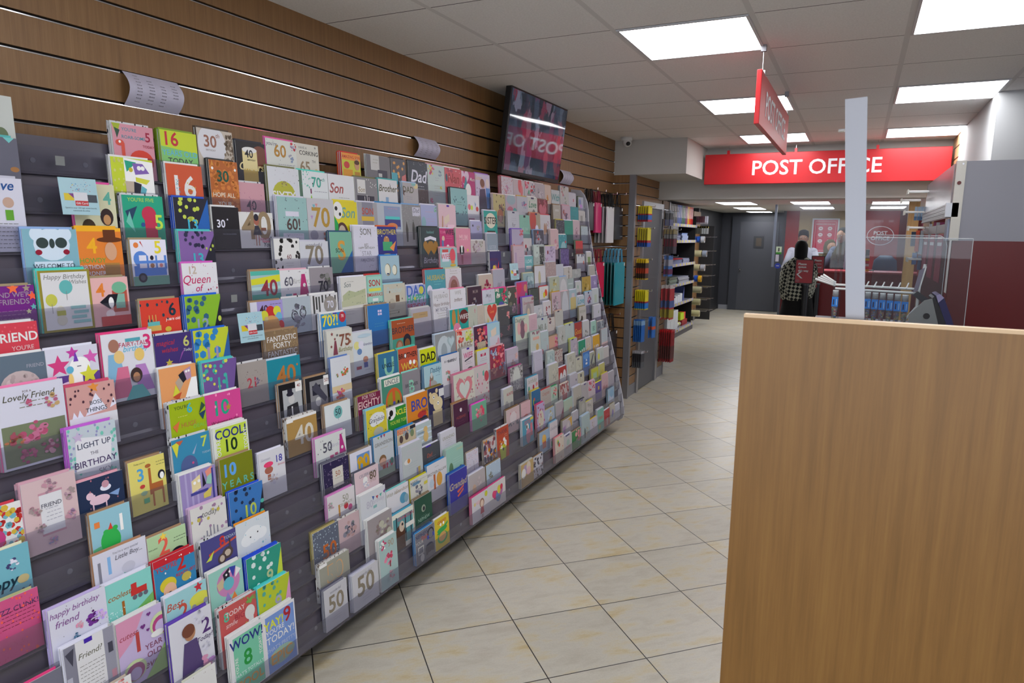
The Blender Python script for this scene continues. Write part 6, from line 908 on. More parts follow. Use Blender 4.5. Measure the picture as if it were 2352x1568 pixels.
# ---------------------------------------------------------------- carded goods on the pillar's long side
def pack(x, y, z, w_, h_, t_, bands, label, name='stationery_pack', cat='stationery pack', group='stationery packs on the pillar hooks', tilt=0.0):
    t = empty(name, (x, y, z), label, cat, group); t.rotation_euler = (tilt, 0, R(-6))
    b = MB(); b.box((0, -w_/2, 0), (t_, w_/2, h_), pm(bands[0][1].strip('#'))); b.build('pack_card', parent=t)
    for f0, c, in bands[1:]:
        b = MB(); a, e = f0; b.box((-0.0006, -w_/2-0.0006, h_*a), (t_+0.0012, w_/2+0.0006, h_*e), pm(c.strip('#')))
        b.build('printed_band', parent=t)
def pack_row(n, x0, step, y, z, w_, h_, bands, what, tk=0.008, **kw):
    for i in range(n):
        pos = 'front' if i == n-1 else ('rearmost' if i == 0 else ['second', 'third', 'fourth', 'fifth', 'sixth'][i-1]+' from the wall')
        pack(x0+step*i, y, z, w_, h_, tk, bands, what+', '+pos, **kw)
    wall_hook((0.21, y, z+h_-0.01), (x0+step*n+0.035, y, z+h_-0.01), 'chrome hook of the '+what)
Y1 = 6.93
pack_row(5, 0.225, 0.024, Y1, 1.79, 0.10, 0.155, [(None, '#d8c820'), ((0.0, 0.12), '#b02030'), ((0.12, 0.42), '#2060b0'), ((0.42, 0.5), '#b02030')], 'yellow red and blue crayon pack below the top')
pack_row(5, 0.225, 0.024, Y1, 1.54, 0.09, 0.19, [(None, '#ccc030'), ((0.0, 0.22), '#2050a8'), ((0.22, 0.34), '#a82028')], 'tall yellow and blue pencil pack')
pack_row(5, 0.225, 0.022, Y1, 1.21, 0.08, 0.21, [(None, '#403024'), ((0.8, 1.0), '#d8b820'), ((0.3, 0.55), '#b04020'), ((0.0, 0.06), '#c0a020')], 'striped orange and black marker pack')
pack_row(6, 0.225, 0.020, Y1, 0.905, 0.09, 0.20, [(None, '#d0c41c'), ((0.05, 0.38), '#2070c0'), ((0.33, 0.42), '#b02828'), ((0, 0.04), '#c8b820')], 'yellow topped glue stick pack with blue base')
pack_row(5, 0.225, 0.019, Y1, 0.57, 0.09, 0.23, [(None, '#2060b0'), ((0.75, 0.95), '#80a8d0')], 'long blue pen pack')
pack_row(2, 0.34, 0.035, Y1+0.14, 0.60, 0.09, 0.22, [(None, '#2868b8'), ((0.4, 0.55), '#c05030')], 'short pair blue pen pack over the door')
pack_row(5, 0.225, 0.021, Y1, 0.30, 0.09, 0.175, [(None, '#303038'), ((0.85, 1.0), '#a8a8b0'), ((0.0, 0.35), '#4c5058')], 'black felt tip pack in the lowest row')
Y2 = 8.03
pack_row(2, 0.225, 0.05, Y2, 1.77, 0.11, 0.17, [(None, '#2c3036'), ((0.82, 1.0), '#b0b8c8'), ((0.0, 0.4), '#6c70a0')], 'dark blister pack right of the door')
pack_row(4, 0.225, 0.034, Y2, 1.45, 0.11, 0.28, [(None, '#44404c'), ((0.8, 1.0), '#a89868'), ((0.3, 0.6), '#702838'), ((0.62, 0.78), '#98989c')], 'silver and crimson blister pack right of the door')
pack_row(2, 0.24, 0.05, Y2, 1.19, 0.13, 0.24, [(None, '#4878c0'), ((0.1, 0.35), '#6c3058'), ((0.5, 0.8), '#a8a8b8')], 'blue cartoon toy pack right of the door')
pack_row(3, 0.225, 0.05, Y2, 0.69, 0.14, 0.40, [(None, '#b84048'), ((0.05, 0.3), '#a89c40'), ((0.35, 0.55), '#5468a0'), ((0.9, 1.0), '#c8c0c0')], 'tall red comic pack')
pack_row(6, 0.225, 0.026, Y2, 0.19, 0.12, 0.38, [(None, '#8c1c24'), ((0.1, 0.5), '#5c2c2c'), ((0.92, 1.0), '#c02028')], 'dark red hanging pack in the bottom row right of the door')
# ---------------------------------------------------------------- stationery shelving beyond the pillar
t = empty('shelving_unit', (-0.38, 10.6, 0), 'stationery shelving bay with price strips beyond the pillar', 'shelving')
SHM = mat('#8c8c98', 0.4, 0.3)
ZS = [0.12, 0.55, 0.87, 1.20, 1.58, 1.84]
b = MB(); b.box((-0.48, -2.3, 0), (0.02, 2.05, 0.10), mat('#4c4c54', 0.5)); b.build('plinth', parent=t)
for z in ZS:
    b = MB(); b.box((-0.48, -2.3, z-0.02), (0.0 if z > 0.2 else 0.03, 2.05, z), SHM); s_ = b.build('shelf', parent=t)
    b = MB(); xx = 0.003 if z > 0.2 else 0.033; b.box((xx-0.003, -2.3, z-0.035), (xx, 2.05, z+0.012), mat('#a09cb8', 0.4))
    rr = random.Random(int(z*100)); y = -2.2
    while y < 2.0: b.box((xx, y, z-0.03), (xx+0.001, y+0.07, z+0.008), mat('#d0c850', 0.5)); y += 0.17+0.12*rr.random()
    b.build('price_strip', parent=s_)
for y in (-0.3, 2.03):
    b = MB(); b.box((-0.48, y, 0), (-0.44, y+0.03, 2.0), ALU); b.build('upright', parent=t)
b = MB(); b.box((-0.50, -2.3, 0), (-0.485, 2.05, 2.15), WOODWALL); b.build('back_panel', parent=t)
b = MB(); b.box((-0.48, 2.05, 0), (-0.02, 2.08, 2.0), DARK); b.build('side_panel', parent=t)
def item(nm, lb, cat, a, c_, loc, grp=None, extra=None, bevel=0):
    b = MB(); b.box(a[0], a[1], c_)
    if extra: extra(b)
    o = b.build(nm, loc=loc, label=lb, category=cat, bevel=bevel)
    if grp: o['group'] = grp
    return o
fc = ['#18181c', '#18181c', '#1a1a1e', '#1c1c20', '#18181c', '#2850a0', '#2c54a8', '#285098', '#0c5030', '#0c5838', '#4c2c58', '#8c2460', '#d8b010', '#d86018', '#c83020', '#b81820']
nmc = ['black', 'black', 'black', 'black', 'black', 'blue', 'blue', 'blue', 'green', 'green', 'purple', 'plum', 'yellow', 'orange', 'orange red', 'red']
for i, c_ in enumerate(fc):
    y = 10.78+0.108*i
    t = empty('lever_arch_file', (-0.84, y, 1.84), '%s lever arch file on the top shelf, %s' % (nmc[i], ['at the left end', 'second from the left end', 'third from the left end', 'fourth from the left end', 'left of the blue ones', 'leftmost blue one', 'middle blue one', 'rightmost blue one', 'left one of the two greens', 'right one of the two greens', 'beside the greens', 'left of the yellow one', 'the only yellow one', 'right of the yellow one', 'left of the last one', 'at the right end'][i]), 'file', 'lever arch files on the top shelf')
    b = MB(); b.box((0, 0, 0), (0.42, 0.085, 0.31), mat(c_, 0.4)); b.build('cover', parent=t)
    b = MB(); b.box((0.42, 0.026, 0.11), (0.422, 0.06, 0.28), WHITE); b.build('spine_label', parent=t)
b = MB(); b.box((0, 0, 0), (0.006, 0.50, 0.20), mat('#6c6c70', 0.5)); W1 = mat('#c8c8cc', 0.5)
for tx, z, c_ in (('DIGITAL', 0.17, mat('#45454a', 0.5)), ('PASSPORT', 0.125, W1), ('PHOTOS', 0.095, mat('#45454a', 0.5)), ('ONLINE', 0.06, mat('#1c1c20', 0.5)), ('APPLICATION', 0.022, mat('#303034', 0.5))):
    put_text(b, tx, (0.007, 0.25, z), (0, 1, 0), (0, 0, 1), 0.032 if tx in ('PASSPORT', 'ONLINE') else 0.022, c_, 0.01, maxw=0.46)
b.build('notice_board', loc=(-0.385, 10.75, 1.66), label='grey DIGITAL PASSPORT ONLINE notice on the top shelf edge', category='sign')
for i, (y, w_, h_, c_, c2, z, lb) in enumerate([(11.0, 0.62, 0.10, '#2c2c70', '#8890a8', 1.58, 'blue topped plastic storage wallet pile'), (11.75, 0.45, 0.13, '#7088b8', '#98a8c8', 1.58, 'clear blue box of wallets'), (10.95, 0.9, 0.09, '#a01820', '#707898', 1.20, 'red topped plastic folder pile'), (11.9, 0.5, 0.08, '#8088a0', '#9098b0', 1.20, 'grey plastic folder pile'),
        (11.0, 0.55, 0.12, '#6c7468', '#7c8c80', 0.87, 'green grey magazine pile'), (11.65, 0.8, 0.10, '#8c90a0', '#9ca0a8', 0.87, 'pale grey magazine pile')]):
    b = MB(); rr = random.Random(i); n = 6
    for j in range(n): b.box((0, 0.01*rr.random(), h_*j/n), (0.34+0.02*rr.random(), w_-0.01*rr.random(), h_*(j+0.85)/n), mat(c_ if j == n-1 else c2, 0.35))
    b.build('stationery_pile', loc=(-0.78, y, z), label=lb+' on the shelving', category='stationery', group='stationery piles')
for i in range(6):
    y = 10.95+0.17*i; c_ = ['#902028', '#c8ccd8', '#402060', '#c8ccd8', '#d0d4dc', '#d0d4dc'][i]
    t = empty('envelope_box', (-0.76, y, 0.55), ['red', 'white', 'purple topped', 'pale blue', 'white', 'white'][i]+' box of envelopes, '+['leftmost', 'second', 'third', 'fourth', 'fifth', 'rightmost'][i]+' on the lower shelf', 'box', 'envelope boxes')
    b = MB(); b.box((0, 0, 0), (0.34, 0.16, 0.07+0.012*i), mat('#d0d4dc', 0.5)); b.build('carton', parent=t)
    b = MB(); b.box((0.0, 0, 0.07+0.012*i), (0.34, 0.16, 0.078+0.012*i), mat(c_, 0.5)); b.build('lid', parent=t)
b = MB(); b.mesh([(0, 0, 0), (0.3, 0, 0), (0, 0, 0.24), (0, 0.09, 0), (0.3, 0.09, 0), (0, 0.09, 0.24), (0.3, 0, 0.1), (0.3, 0.09, 0.24)], [(0, 1, 6, 2), (3, 5, 7, 4), (1, 4, 7, 6), (0, 3, 4, 1), (2, 5, 3, 0)], mat('#5060a0', 0.5)); b.build('magazine_file', loc=(-0.74, 12.1, 0.55), label='blue and white magazine file at the right end of the envelope shelf', category='file')
for i, (y, z, w_, h_) in enumerate([(10.85, 0.12, 0.22, 0.17), (11.08, 0.12, 0.24, 0.17), (11.33, 0.12, 0.26, 0.17), (10.85, 0.29, 0.30, 0.15), (11.16, 0.29, 0.42, 0.15)]):
    item('paper_carton', ['left lower', 'middle lower', 'right lower', 'left upper', 'right upper'][i]+' plain white carton on the bottom shelf', 'box', ((0, 0, 0), (0.36, w_, h_)), mat('#c8ccd0', 0.6), (-0.75, y, z), 'white cartons on the bottom shelf', bevel=0.003)
for i in range(7):
    y = 11.95+0.055*i; c_ = ['#c4e020', '#c8e424', '#c4e020', '#c8e424', '#c8e020', '#e84828', '#e83c50'][i]
    item('sticky_note_pad', ('lime' if i < 5 else 'orange' if i == 5 else 'coral')+' sticky note pad, '+['first', 'second', 'third', 'fourth', 'fifth', 'sixth', 'last'][i]+' from the left in the neon row', 'notepad', ((0, 0, 0), (0.1, 0.05, 0.12)), mat(c_, 0.4), (-0.53, y, 0.215), 'neon sticky note pads')
item('display_tray_box', 'dark red carton under the neon sticky notes', 'box', ((0, 0, 0), (0.16, 0.40, 0.09)), mat('#981c24', 0.5), (-0.57, 12.0, 0.12))
for i in range(4):
    b = MB(); b.tube((0, 0, 0.035), (0, 0.1, 0.035), 0.035, mat('#c8ccb8', 0.4), 14); b.tube((0, 0.02, 0.035), (0, 0.08, 0.035), 0.0355, mat(['#c8c84c', '#d0d0d4', '#c8c84c', '#b8bcc0'][i], 0.4), 14)
    b.build('tape_pack', loc=(-0.46, 11.62+0.11*i, 0.12), label='small pale tape pack on the bottom shelf, '+['nearest', 'second nearest', 'third nearest', 'farthest']  [i], category='tape', group='small tape packs')
item('red_box', 'upright red book box at the back of the bottom shelf', 'box', ((0, 0, 0), (0.06, 0.20, 0.26)), mat('#a03040', 0.5), (-0.62, 11.72, 0.12))
# tape rolls on long hooks, facing the aisle
SLP = empty('slat_panel', (-0.46, 13.0, 0), 'beech slat panel behind the hanging tape rolls', 'display panel')
b = MB(); b.box((-0.02, -0.25, 0.25), (0, 0.35, 2.1), WOODWALL); b.build('board', parent=SLP)
b = MB(); b.box((0.0, 0.36, 0.1), (0.26, 0.38, 1.85), DG2); b.build('dark_side_panel', parent=SLP)
TR = mat('#b8b090', 0.3); TRB = mat('#2450b0', 0.4); TRY = mat('#d8a818', 0.4)
rows = [(1.60, [('#2858b8', 0.06, 'blue'), ('#2858b8', 0.06, 'second blue'), ('#b8bcc4', 0.07, 'white')]), (1.35, [('#bcb48c', 0.17, 'cream'), ('#8890a0', 0.08, 'grey')]), (1.10, [('#bcb48c', 0.15, 'cream'), ('#a8a8b0', 0.08, 'silver')]), (0.90, [('#6c84b0', 0.05, 'clear'), ('#2050b8', 0.06, 'blue'), ('#d8a418', 0.06, 'yellow')]), (0.70, [('#a8a484', 0.20, 'beige')]), (0.48, [('#a8a47c', 0.19, 'beige')]), (0.27, [('#c0bc8c', 0.19, 'cream')])]
for ri, (z, rs) in enumerate(rows):
    x = -0.45
    for c_, w_, nm in rs:
        t = empty('tape_roll', (x, 12.75, z), nm+' tape roll on the '+['top', 'second', 'third', 'fourth', 'fifth', 'sixth', 'lowest'][ri]+' tape hook', 'tape', 'tape rolls on hooks')
        b = MB(); b.tube((0, 0, 0), (w_-0.008, 0, 0), 0.058, mat(c_, 0.3), 24); b.build('tape', parent=t, smooth=False)
        b = MB(); b.tube((w_-0.008, 0, 0), (w_-0.006, 0, 0), 0.032, mat('#705c44', 0.5), 20); b.build('core', parent=t)
        x += w_+0.01
    for j, dy in enumerate((0, 0.22, 0.42)):
        wall_hook((-0.46, 12.75+dy, z+0.045), (-0.15+0.02*j, 12.75+dy, z+0.045), 'long hook with a white end tag, '+['front', 'middle', 'rear'][j]+' one of the '+['top', 'second', 'third', 'fourth', 'fifth', 'sixth', 'lowest'][ri]+' tape row')
for i in range(9):
    b = MB(); b.box((0, 0, 0), (0.022, 0.05, 0.11), mat('#4c2434' if i < 7 else '#b8b8c8', 0.3)); b.box((0, 0, -0.03), (0.022, 0.05, 0), mat('#8c8890', 0.3))
    b.build('pen_pack', loc=(-0.45+0.028*i, 12.7, 1.90), label=('maroon' if i < 7 else 'white')+' pen pack in the topmost hanging row, '+['leftmost', 'second', 'third', 'fourth', 'fifth', 'sixth', 'seventh', 'eighth', 'rightmost'][i]+' from the left', category='pen pack', group='hanging pen packs')
for i in range(7):
    b = MB(); b.box((0, 0, 0), (0.03, 0.05, 0.13), mat('#8c9090' if i > 3 else '#4c4c44', 0.3)); b.box((0, 0, 0.10), (0.031, 0.051, 0.13), mat('#a89838', 0.3))
    b.build('key_pack', loc=(-0.46+0.04*i, 12.7, 1.70), label='slim grey hanging pack in the second row, '+['leftmost', 'second', 'third', 'fourth', 'fifth', 'sixth', 'rightmost'][i]+' from the left', category='stationery pack', group='slim grey hanging packs')
# ---------------------------------------------------------------- floor stickers
for (x, y, lb) in ((1.585, 6.98, 'red oval distance sticker on the floor, nearer one'), (1.86, 8.45, 'red oval distance sticker on the floor, partly behind the beech panel')):
    t = empty('floor_sticker', (x, y, 0.0005), lb, 'floor sticker', 'red floor stickers')
    b = MB(); b.mesh([(0.165*math.cos(2*math.pi*i/32), 0.165*math.sin(2*math.pi*i/32), 0) for i in range(32)]+[(0.165*math.cos(2*math.pi*i/32), 0.165*math.sin(2*math.pi*i/32), 0.001) for i in range(32)], [tuple(range(32))[::-1], tuple(range(32, 64))]+[(i, (i+1) % 32, 32+(i+1) % 32, 32+i) for i in range(32)], mat('#c03848', 0.4)); b.build('disc', parent=t)
    b = MB(); put_text(b, 'PLEASE KEEP YOUR', (0, 0.06, 0.0016), (1, 0, 0), (0, 1, 0), 0.026, SIGNW, 0.01, maxw=0.26); put_text(b, 'DISTANCE', (0, 0.0, 0.0016), (1, 0, 0), (0, 1, 0), 0.04, SIGNW, 0.01, maxw=0.24); b.box((-0.09, -0.075, 0.0012), (0.09, -0.06, 0.0016), SIGNW); b.build('lettering', parent=t)
# ---------------------------------------------------------------- post office counter
t = empty('counter', (1.2, 11.5, 0), 'long red post office counter with a pale red top edge', 'counter')
b = MB(); b.box((0, 0, 0.08), (2.15, 0.02, 1.15), mat('#801018', 0.4)); b.box((0, 0.02, 0.08), (2.15, 0.55, 1.13), MAROON); b.build('front_panel', parent=t)
b = MB(); b.box((0, -0.03, 1.15), (2.18, 0.6, 1.175), mat('#b84850', 0.35)); b.build('counter_top', parent=t, bevel=0.004)
b = MB(); b.box((0, 0.02, 0), (2.15, 0.5, 0.08), DARK); b.build('plinth', parent=t)
b = MB(); b.box((1.92, -0.05, 1.18), (2.04, 0.02, 1.25), mat('#b4b0a8', 0.4)); b.tube((1.98, -0.055, 1.22), (1.98, -0.04, 1.22), 0.012, BLACK); b.build('screen_bracket', parent=t)
def screen(x0, x1, y, z0, z1, label, posts=True):
    t = empty('glass_screen', (x0, y, z0), label, 'screen')
    b = MB(); b.box((0.02, -0.003, 0), (x1-x0-0.02, 0.003, z1-z0), GLASS); b.build('pane', parent=t)
    for xx in (0, x1-x0-0.02):
        b = MB(); b.box((xx, -0.02, 0), (xx+0.035, 0.02, z1-z0), mat('#8890a0', 0.35, 0.6)); b.build('post', parent=t)
screen(0.97, 2.06, 12.1, 1.18, 2.18, 'left bay of the tall counter glass, in front of the poster')
screen(2.06, 2.92, 12.1, 1.18, 2.18, 'right bay of the tall counter glass, in front of the oval logo')
# wall graphics
t = empty('safety_poster', (1.60, 15.48, 1.35), 'framed red poster headed KEEPING EVERYONE SAFE with six white icons', 'poster')
b = MB(); b.box((-0.25, -0.02, 0), (0.25, 0.01, 0.70), mat('#c8ccd4', 0.4)); b.build('frame', parent=t)
b = MB(); b.box((-0.22, -0.024, 0.03), (0.22, -0.02, 0.67), mat('#b82848', 0.35)); b.build('sheet', parent=t)
b = MB(); wm = mat('#d8d0d4', 0.5)
for a, c_ in (((-0.19, -0.0255, 0.06), (-0.186, -0.0242, 0.64)), ((0.186, -0.0255, 0.06), (0.19, -0.0242, 0.64)), ((-0.19, -0.0255, 0.06), (0.19, -0.0242, 0.064)), ((-0.19, -0.0255, 0.636), (0.19, -0.0242, 0.64))): b.box(a, c_, wm)
put_text(b, 'KEEPING EVERYONE SAFE', (0, -0.026, 0.585), (1, 0, 0), (0, 0, 1), 0.026, wm, 0.015, maxw=0.34)
for i in range(3):
    for x in (-0.085, 0.085): b.mesh([(x+0.042*math.cos(2*math.pi*j/20), -0.026, 0.50-0.125*i+0.036*math.sin(2*math.pi*j/20)) for j in range(20)], [tuple(range(20))], wm); b.box((x-0.02, -0.0275, 0.494-0.125*i), (x+0.02, -0.0265, 0.506-0.125*i), mat('#b82848', 0.35)); b.box((x-0.035, -0.026, 0.448-0.125*i), (x+0.035, -0.0255, 0.452-0.125*i), wm)
b.build('printing', parent=t)
t = empty('wall_logo', (2.59, 15.49, 1.72), 'white oval POST OFFICE logo on the red back wall', 'logo')
b = MB(); n = 48; wm2 = mat('#f0e8ee', 0.5)
V = []
for j in range(n):
    a = 2*math.pi*j/n; V += [(0.235*math.cos(a), -0.003, 0.185*math.sin(a)), (0.223*math.cos(a), -0.003, 0.173*math.sin(a))]
b.mesh(V, [(2*j, 2*j+1, (2*j+3) % (2*n), (2*j+2) % (2*n)) for j in range(n)], wm2); b.build('oval_ring', parent=t)
b = MB(); put_text(b, 'POST', (0, -0.003, 0.052), (1, 0, 0), (0, 0, 1), 0.074, wm2, 0.02); put_text(b, 'OFFICE', (0, -0.003, -0.05), (1, 0, 0), (0, 0, 1), 0.074, wm2, 0.02, maxw=0.37); b.build('lettering', parent=t)
# stickers on the door side of the glass
b = MB(); b.box((0, 0, 0), (0.085, 0.004, 0.12), mat('#b8ccb0', 0.5)); b.box((0, -0.001, 0), (0.085, 0, 0.03), mat('#2c8020', 0.5)); b.box((0.032, -0.002, 0.045), (0.052, 0, 0.10), mat('#303038', 0.5)); b.build('window_sticker', loc=(1.03, 12.07, 1.39), label='green and white sticker on the left edge of the counter glass', category='sticker')
b = MB(); b.tube((0.04, 0, 0.04), (0.04, 0.003, 0.04), 0.045, mat('#2840a8', 0.4), 20); b.box((0.02, -0.001, 0.035), (0.06, 0, 0.045), WHITE); b.build('window_sticker', loc=(1.03, 12.07, 1.16), label='round blue sticker on the left edge of the counter glass', category='sticker')
b = MB(); b.box((0, 0, 0), (0.05, 0.003, 0.11), mat('#c0c4d0', 0.5)); b.build('window_sticker', loc=(1.03, 12.07, 1.27), label='narrow white notice between the green and blue stickers', category='sticker')
# things on the counter
t = empty('computer_monitor', (2.36, 11.75, 1.175), 'black computer screen on the counter right of the aluminium upright', 'monitor')
b = MB(); b.box((-0.03, 0, 0.06), (0.02, 0.24, 0.32), BLACK); b.build('screen', parent=t); b = MB(); b.tube((0, 0.12, 0), (0, 0.12, 0.08), 0.015, BLACK); b.box((-0.05, 0.02, 0), (0.10, 0.22, 0.012), BLACK); b.build('stand', parent=t)
t = empty('leaflet_stand', (2.30, 11.62, 1.175), 'small stand of red, yellow and white leaflets on the counter', 'leaflet stand')
b = MB(); b.box((0, 0, 0), (0.09, 0.04, 0.03), mat('#d0a820', 0.4)); b.build('base', parent=t)
for i, c_ in enumerate(['#c02838', '#c8ccd0', '#c02838', '#d8b828', '#c8ccd0']):
    b = MB(); b.box((0, 0.03, 0.035+0.04*i), (0.085, 0.04, 0.07+0.04*i), mat(c_, 0.4)); b.build('leaflet', parent=t)
t = empty('office_chair', (2.62, 12.5, 0), 'blue grey office chair back showing behind the counter', 'chair')
b = MB(); b.loft([(0, 0, 0.98, 0.16, 0.03), (0, 0, 1.15, 0.18, 0.035), (0, 0, 1.32, 0.16, 0.03), (0, 0, 1.40, 0.08, 0.02)], mat('#485468', 0.5)); b.build('backrest', parent=t, smooth=True)
b = MB(); b.box((-0.22, -0.45, 0.52), (0.22, -0.02, 0.60), mat('#3c4658', 0.6)); b.build('seat', parent=t, bevel=0.03)
b = MB(); b.tube((0, -0.2, 0.05), (0, -0.2, 0.52), 0.03, BLACK); b.tube((0, -0.05, 0.55), (0, 0, 1.0), 0.02, BLACK)
for i in range(5): b.tube((0, -0.2, 0.06), (0.25*math.cos(i*1.257), -0.2+0.25*math.sin(i*1.257), 0.03), 0.018, BLACK)
b.build('base', parent=t)
# queue barriers
def barrier_sign(x, y, w_, h_, z, lines, lab, arrow):
    t = empty('queue_sign', (x, y, z), lab, 'sign')
    b = MB(); b.box((-w_/2-0.012, -0.005, -0.012), (w_/2+0.012, 0.008, h_+0.012), mat('#1c1418', 0.4)); b.build('frame', parent=t)
    b = MB(); b.box((-w_/2, -0.008, 0), (w_/2, -0.004, h_), mat('#b01c2c', 0.35)); b.build('sheet', parent=t)
    b = MB()
    for i, tx in enumerate(lines):
        V, F, wd, ht = text_mesh(tx, 0.03, 0); s_ = 0.032/0.73; s_ = min(s_, w_*0.62/wd)
        put_text(b, tx, (-w_/2+0.03+wd*s_/2, -0.009, h_-0.055-0.05*i), (1, 0, 0), (0, 0, 1), s_*0.73, SIGNW, 0.03)
    if arrow:
        b.mesh([(-0.10, -0.009, 0.12), (-0.04, -0.009, 0.175), (-0.015, -0.009, 0.175), (-0.075, -0.009, 0.12), (-0.015, -0.009, 0.065), (-0.04, -0.009, 0.065)], [(0, 3, 2, 1), (0, 5, 4, 3)], SIGNW)
        b.mesh([(-0.08+0.028*math.cos(j*0.3927), -0.009, 0.03+0.02*math.sin(j*0.3927)) for j in range(16)], [tuple(range(16))], mat('#a85860', 0.4))
    b.build('lettering', parent=t)
barrier_sign(1.555, 10.8, 0.225, 0.325, 1.015, ['Please', 'queue', 'this way'], 'red sign reading Please queue this way with a white arrow', True)
barrier_sign(1.715, 11.05, 0.155, 0.24, 1.15, ['Please', 'wait here to', 'be served'], 'smaller red sign behind the queue sign, partly hidden', False)
def barrier(x, y, lab):
    t = empty('queue_barrier', (x, y, 0), lab, 'queue barrier', 'black queue barrier posts')
    b = MB(); b.tube((0, 0, 0.02), (0, 0, 0.98), 0.045, mat('#1c1c20', 0.4), 20); b.build('post', parent=t, smooth=False)
    b = MB(); b.tube((0, 0, 0), (0, 0, 0.02), 0.16, mat('#1c1c20', 0.5), 28); b.build('base', parent=t)
    b = MB(); b.tube((0, 0, 0.98), (0, 0, 1.0), 0.05, mat('#44444a', 0.3), 20); b.build('cap', parent=t)
barrier(1.585, 10.85, 'black queue barrier post under the red queue sign'); barrier(1.72, 11.1, 'black queue barrier post just right of the queue sign')
b = MB(); b.mesh([(1.60, 10.87, 0.90), (1.74, 11.08, 0.95), (1.74, 11.08, 1.0), (1.60, 10.87, 0.95), (1.60, 10.873, 0.90), (1.74, 11.083, 0.95), (1.74, 11.083, 1.0), (1.60, 10.873, 0.95)], [(0, 1, 2, 3), (4, 7, 6, 5), (0, 4, 5, 1), (3, 2, 6, 7)], mat('#b02830', 0.5)); b.build('barrier_belt', label='red retractable belt between the two black barrier posts', category='barrier belt')
# ---------------------------------------------------------------- people
def skin_body(name, joints, edges, m, parent=None, levels=1):
    me = bpy.data.meshes.new(name); me.from_pydata([j[:3] for j in joints], edges, []); me.materials.append(m)
    o = bpy.data.objects.new(name, me); COL.objects.link(o)
    if parent: o.parent = parent
    o.modifiers.new('skin', 'SKIN'); 
    if not me.skin_vertices: me.attributes
    for i, j in enumerate(joints):
        sv = me.skin_vertices[0].data[i]; sv.radius = (j[3], j[4] if len(j) > 4 else j[3]); sv.use_root = (i == 0)
    s_ = o.modifiers.new('subdivision', 'SUBSURF'); s_.levels = levels; s_.render_levels = levels
    return o
def person(x, y, ht, face, label, skin_c, top_c, leg_c, arms, headtilt=(0, 0)):
    """one continuous body with clothing children; face = heading in degrees (0 = away from camera, 180 = toward it)"""
    t = empty('person', (x, y, 0), label, 'person'); t.rotation_euler = (0, 0, R(face)); s = ht/1.75
    sk = mat(skin_c, 0.55)
    J = [(0, 0, 0.95*s, .13*s, .10*s), (0, 0, 1.15*s, .125*s, .09*s), (0, 0, 1.36*s, .15*s, .10*s), (0, 0, 1.49*s, .055*s), (headtilt[0]*s, headtilt[1]*s+0.01, 1.56*s, .06*s)]
    E_ = [(0, 1), (1, 2), (2, 3), (3, 4)]
    for sg, (el, wr) in zip((-1, 1), arms):
        b0 = len(J); J += [(sg*0.17*s, 0, 1.42*s, .055*s), (el[0]*s, el[1]*s, el[2]*s, .042*s), (wr[0]*s, wr[1]*s, wr[2]*s, .03*s)]
        E_ += [(2, b0), (b0, b0+1), (b0+1, b0+2)]
        w_ = Vector(wr)*s; d = (Vector(wr)-Vector(el)).normalized(); side = d.cross(Vector((0, 0, 1))).normalized()
        p = len(J); J.append((w_.x+d.x*.05*s, w_.y+d.y*.05*s, w_.z+d.z*.05*s, .028*s)); E_.append((b0+2, p))
        for k_ in range(4):
            o_ = side*(k_-1.5)*0.02*s; L_ = (.045, .055, .052, .04)[k_]*s
            a_ = w_+d*0.09*s+o_; c_ = a_+d*L_+Vector((0, 0, -0.02*s)); J += [(a_.x, a_.y, a_.z, .009*s), (c_.x, c_.y, c_.z, .008*s)]; E_ += [(p, len(J)-2), (len(J)-2, len(J)-1)]
        a_ = w_+d*0.06*s-side*0.045*s*sg; J.append((a_.x, a_.y, a_.z, .010*s)); E_.append((p, len(J)-1))
    for sg in (-1, 1):
        b0 = len(J); J += [(sg*0.09*s, 0, 0.88*s, .085*s), (sg*0.10*s, 0.01, 0.50*s, .055*s), (sg*0.10*s, 0, 0.09*s, .038*s), (sg*0.10*s, 0.14*s, 0.035*s, .035*s)]
        E_ += [(0, b0), (b0, b0+1), (b0+1, b0+2), (b0+2, b0+3)]
    skin_body('body', J, E_, sk, t)
    hx, hy, hz = headtilt[0]*s, headtilt[1]*s+0.015*s, 1.64*s
    b = MB(); b.ball((hx, hy, hz), .076*s, .095*s, .112*s, sk, 18, 14); b.mesh([(hx-.012*s, hy+.088*s, hz-.03*s), (hx+.012*s, hy+.088*s, hz-.03*s), (hx, hy+.118*s, hz-.03*s), (hx, hy+.09*s, hz+.015*s)], [(0, 1, 2), (0, 2, 3), (1, 3, 2)], sk)
    for sg in (-1, 1):
        b.ball((hx+sg*.028*s, hy+.082*s, hz+.012*s), .012*s, .008*s, .008*s, mat('#d8d4d0', 0.3), 8, 6); b.ball((hx+sg*.028*s, hy+.089*s, hz+.012*s), .005*s, .004*s, .006*s, BLACK, 8, 6); b.ball((hx+sg*.078*s, hy, hz-.005*s), .010*s, .018*s, .028*s, sk, 8, 6)
    b.ball((hx, hy+.085*s, hz-.055*s), .022*s, .008*s, .006*s, mat('#8c4c44', 0.5), 8, 6); b.build('head', parent=t, smooth=True)
    return t, s, (hx, hy, hz)
def sleeves(t, s, arms, c_, r=1.25):
    for sg, (el, wr) in zip((-1, 1), arms):
        b = MB(); b.ball((sg*0.17*s, 0, 1.42*s), .07*s, .07*s, .065*s, c_, 14, 10); b.tube((sg*0.17*s, 0, 1.42*s), Vector(el)*s, .068*s, c_, 14, .055*s); b.ball(Vector(el)*s, .056*s, .056*s, .056*s, c_, 12, 8); b.tube(Vector(el)*s, Vector(wr)*s, .055*s, c_, 14, .04*s); b.build('sleeve', parent=t, smooth=True)
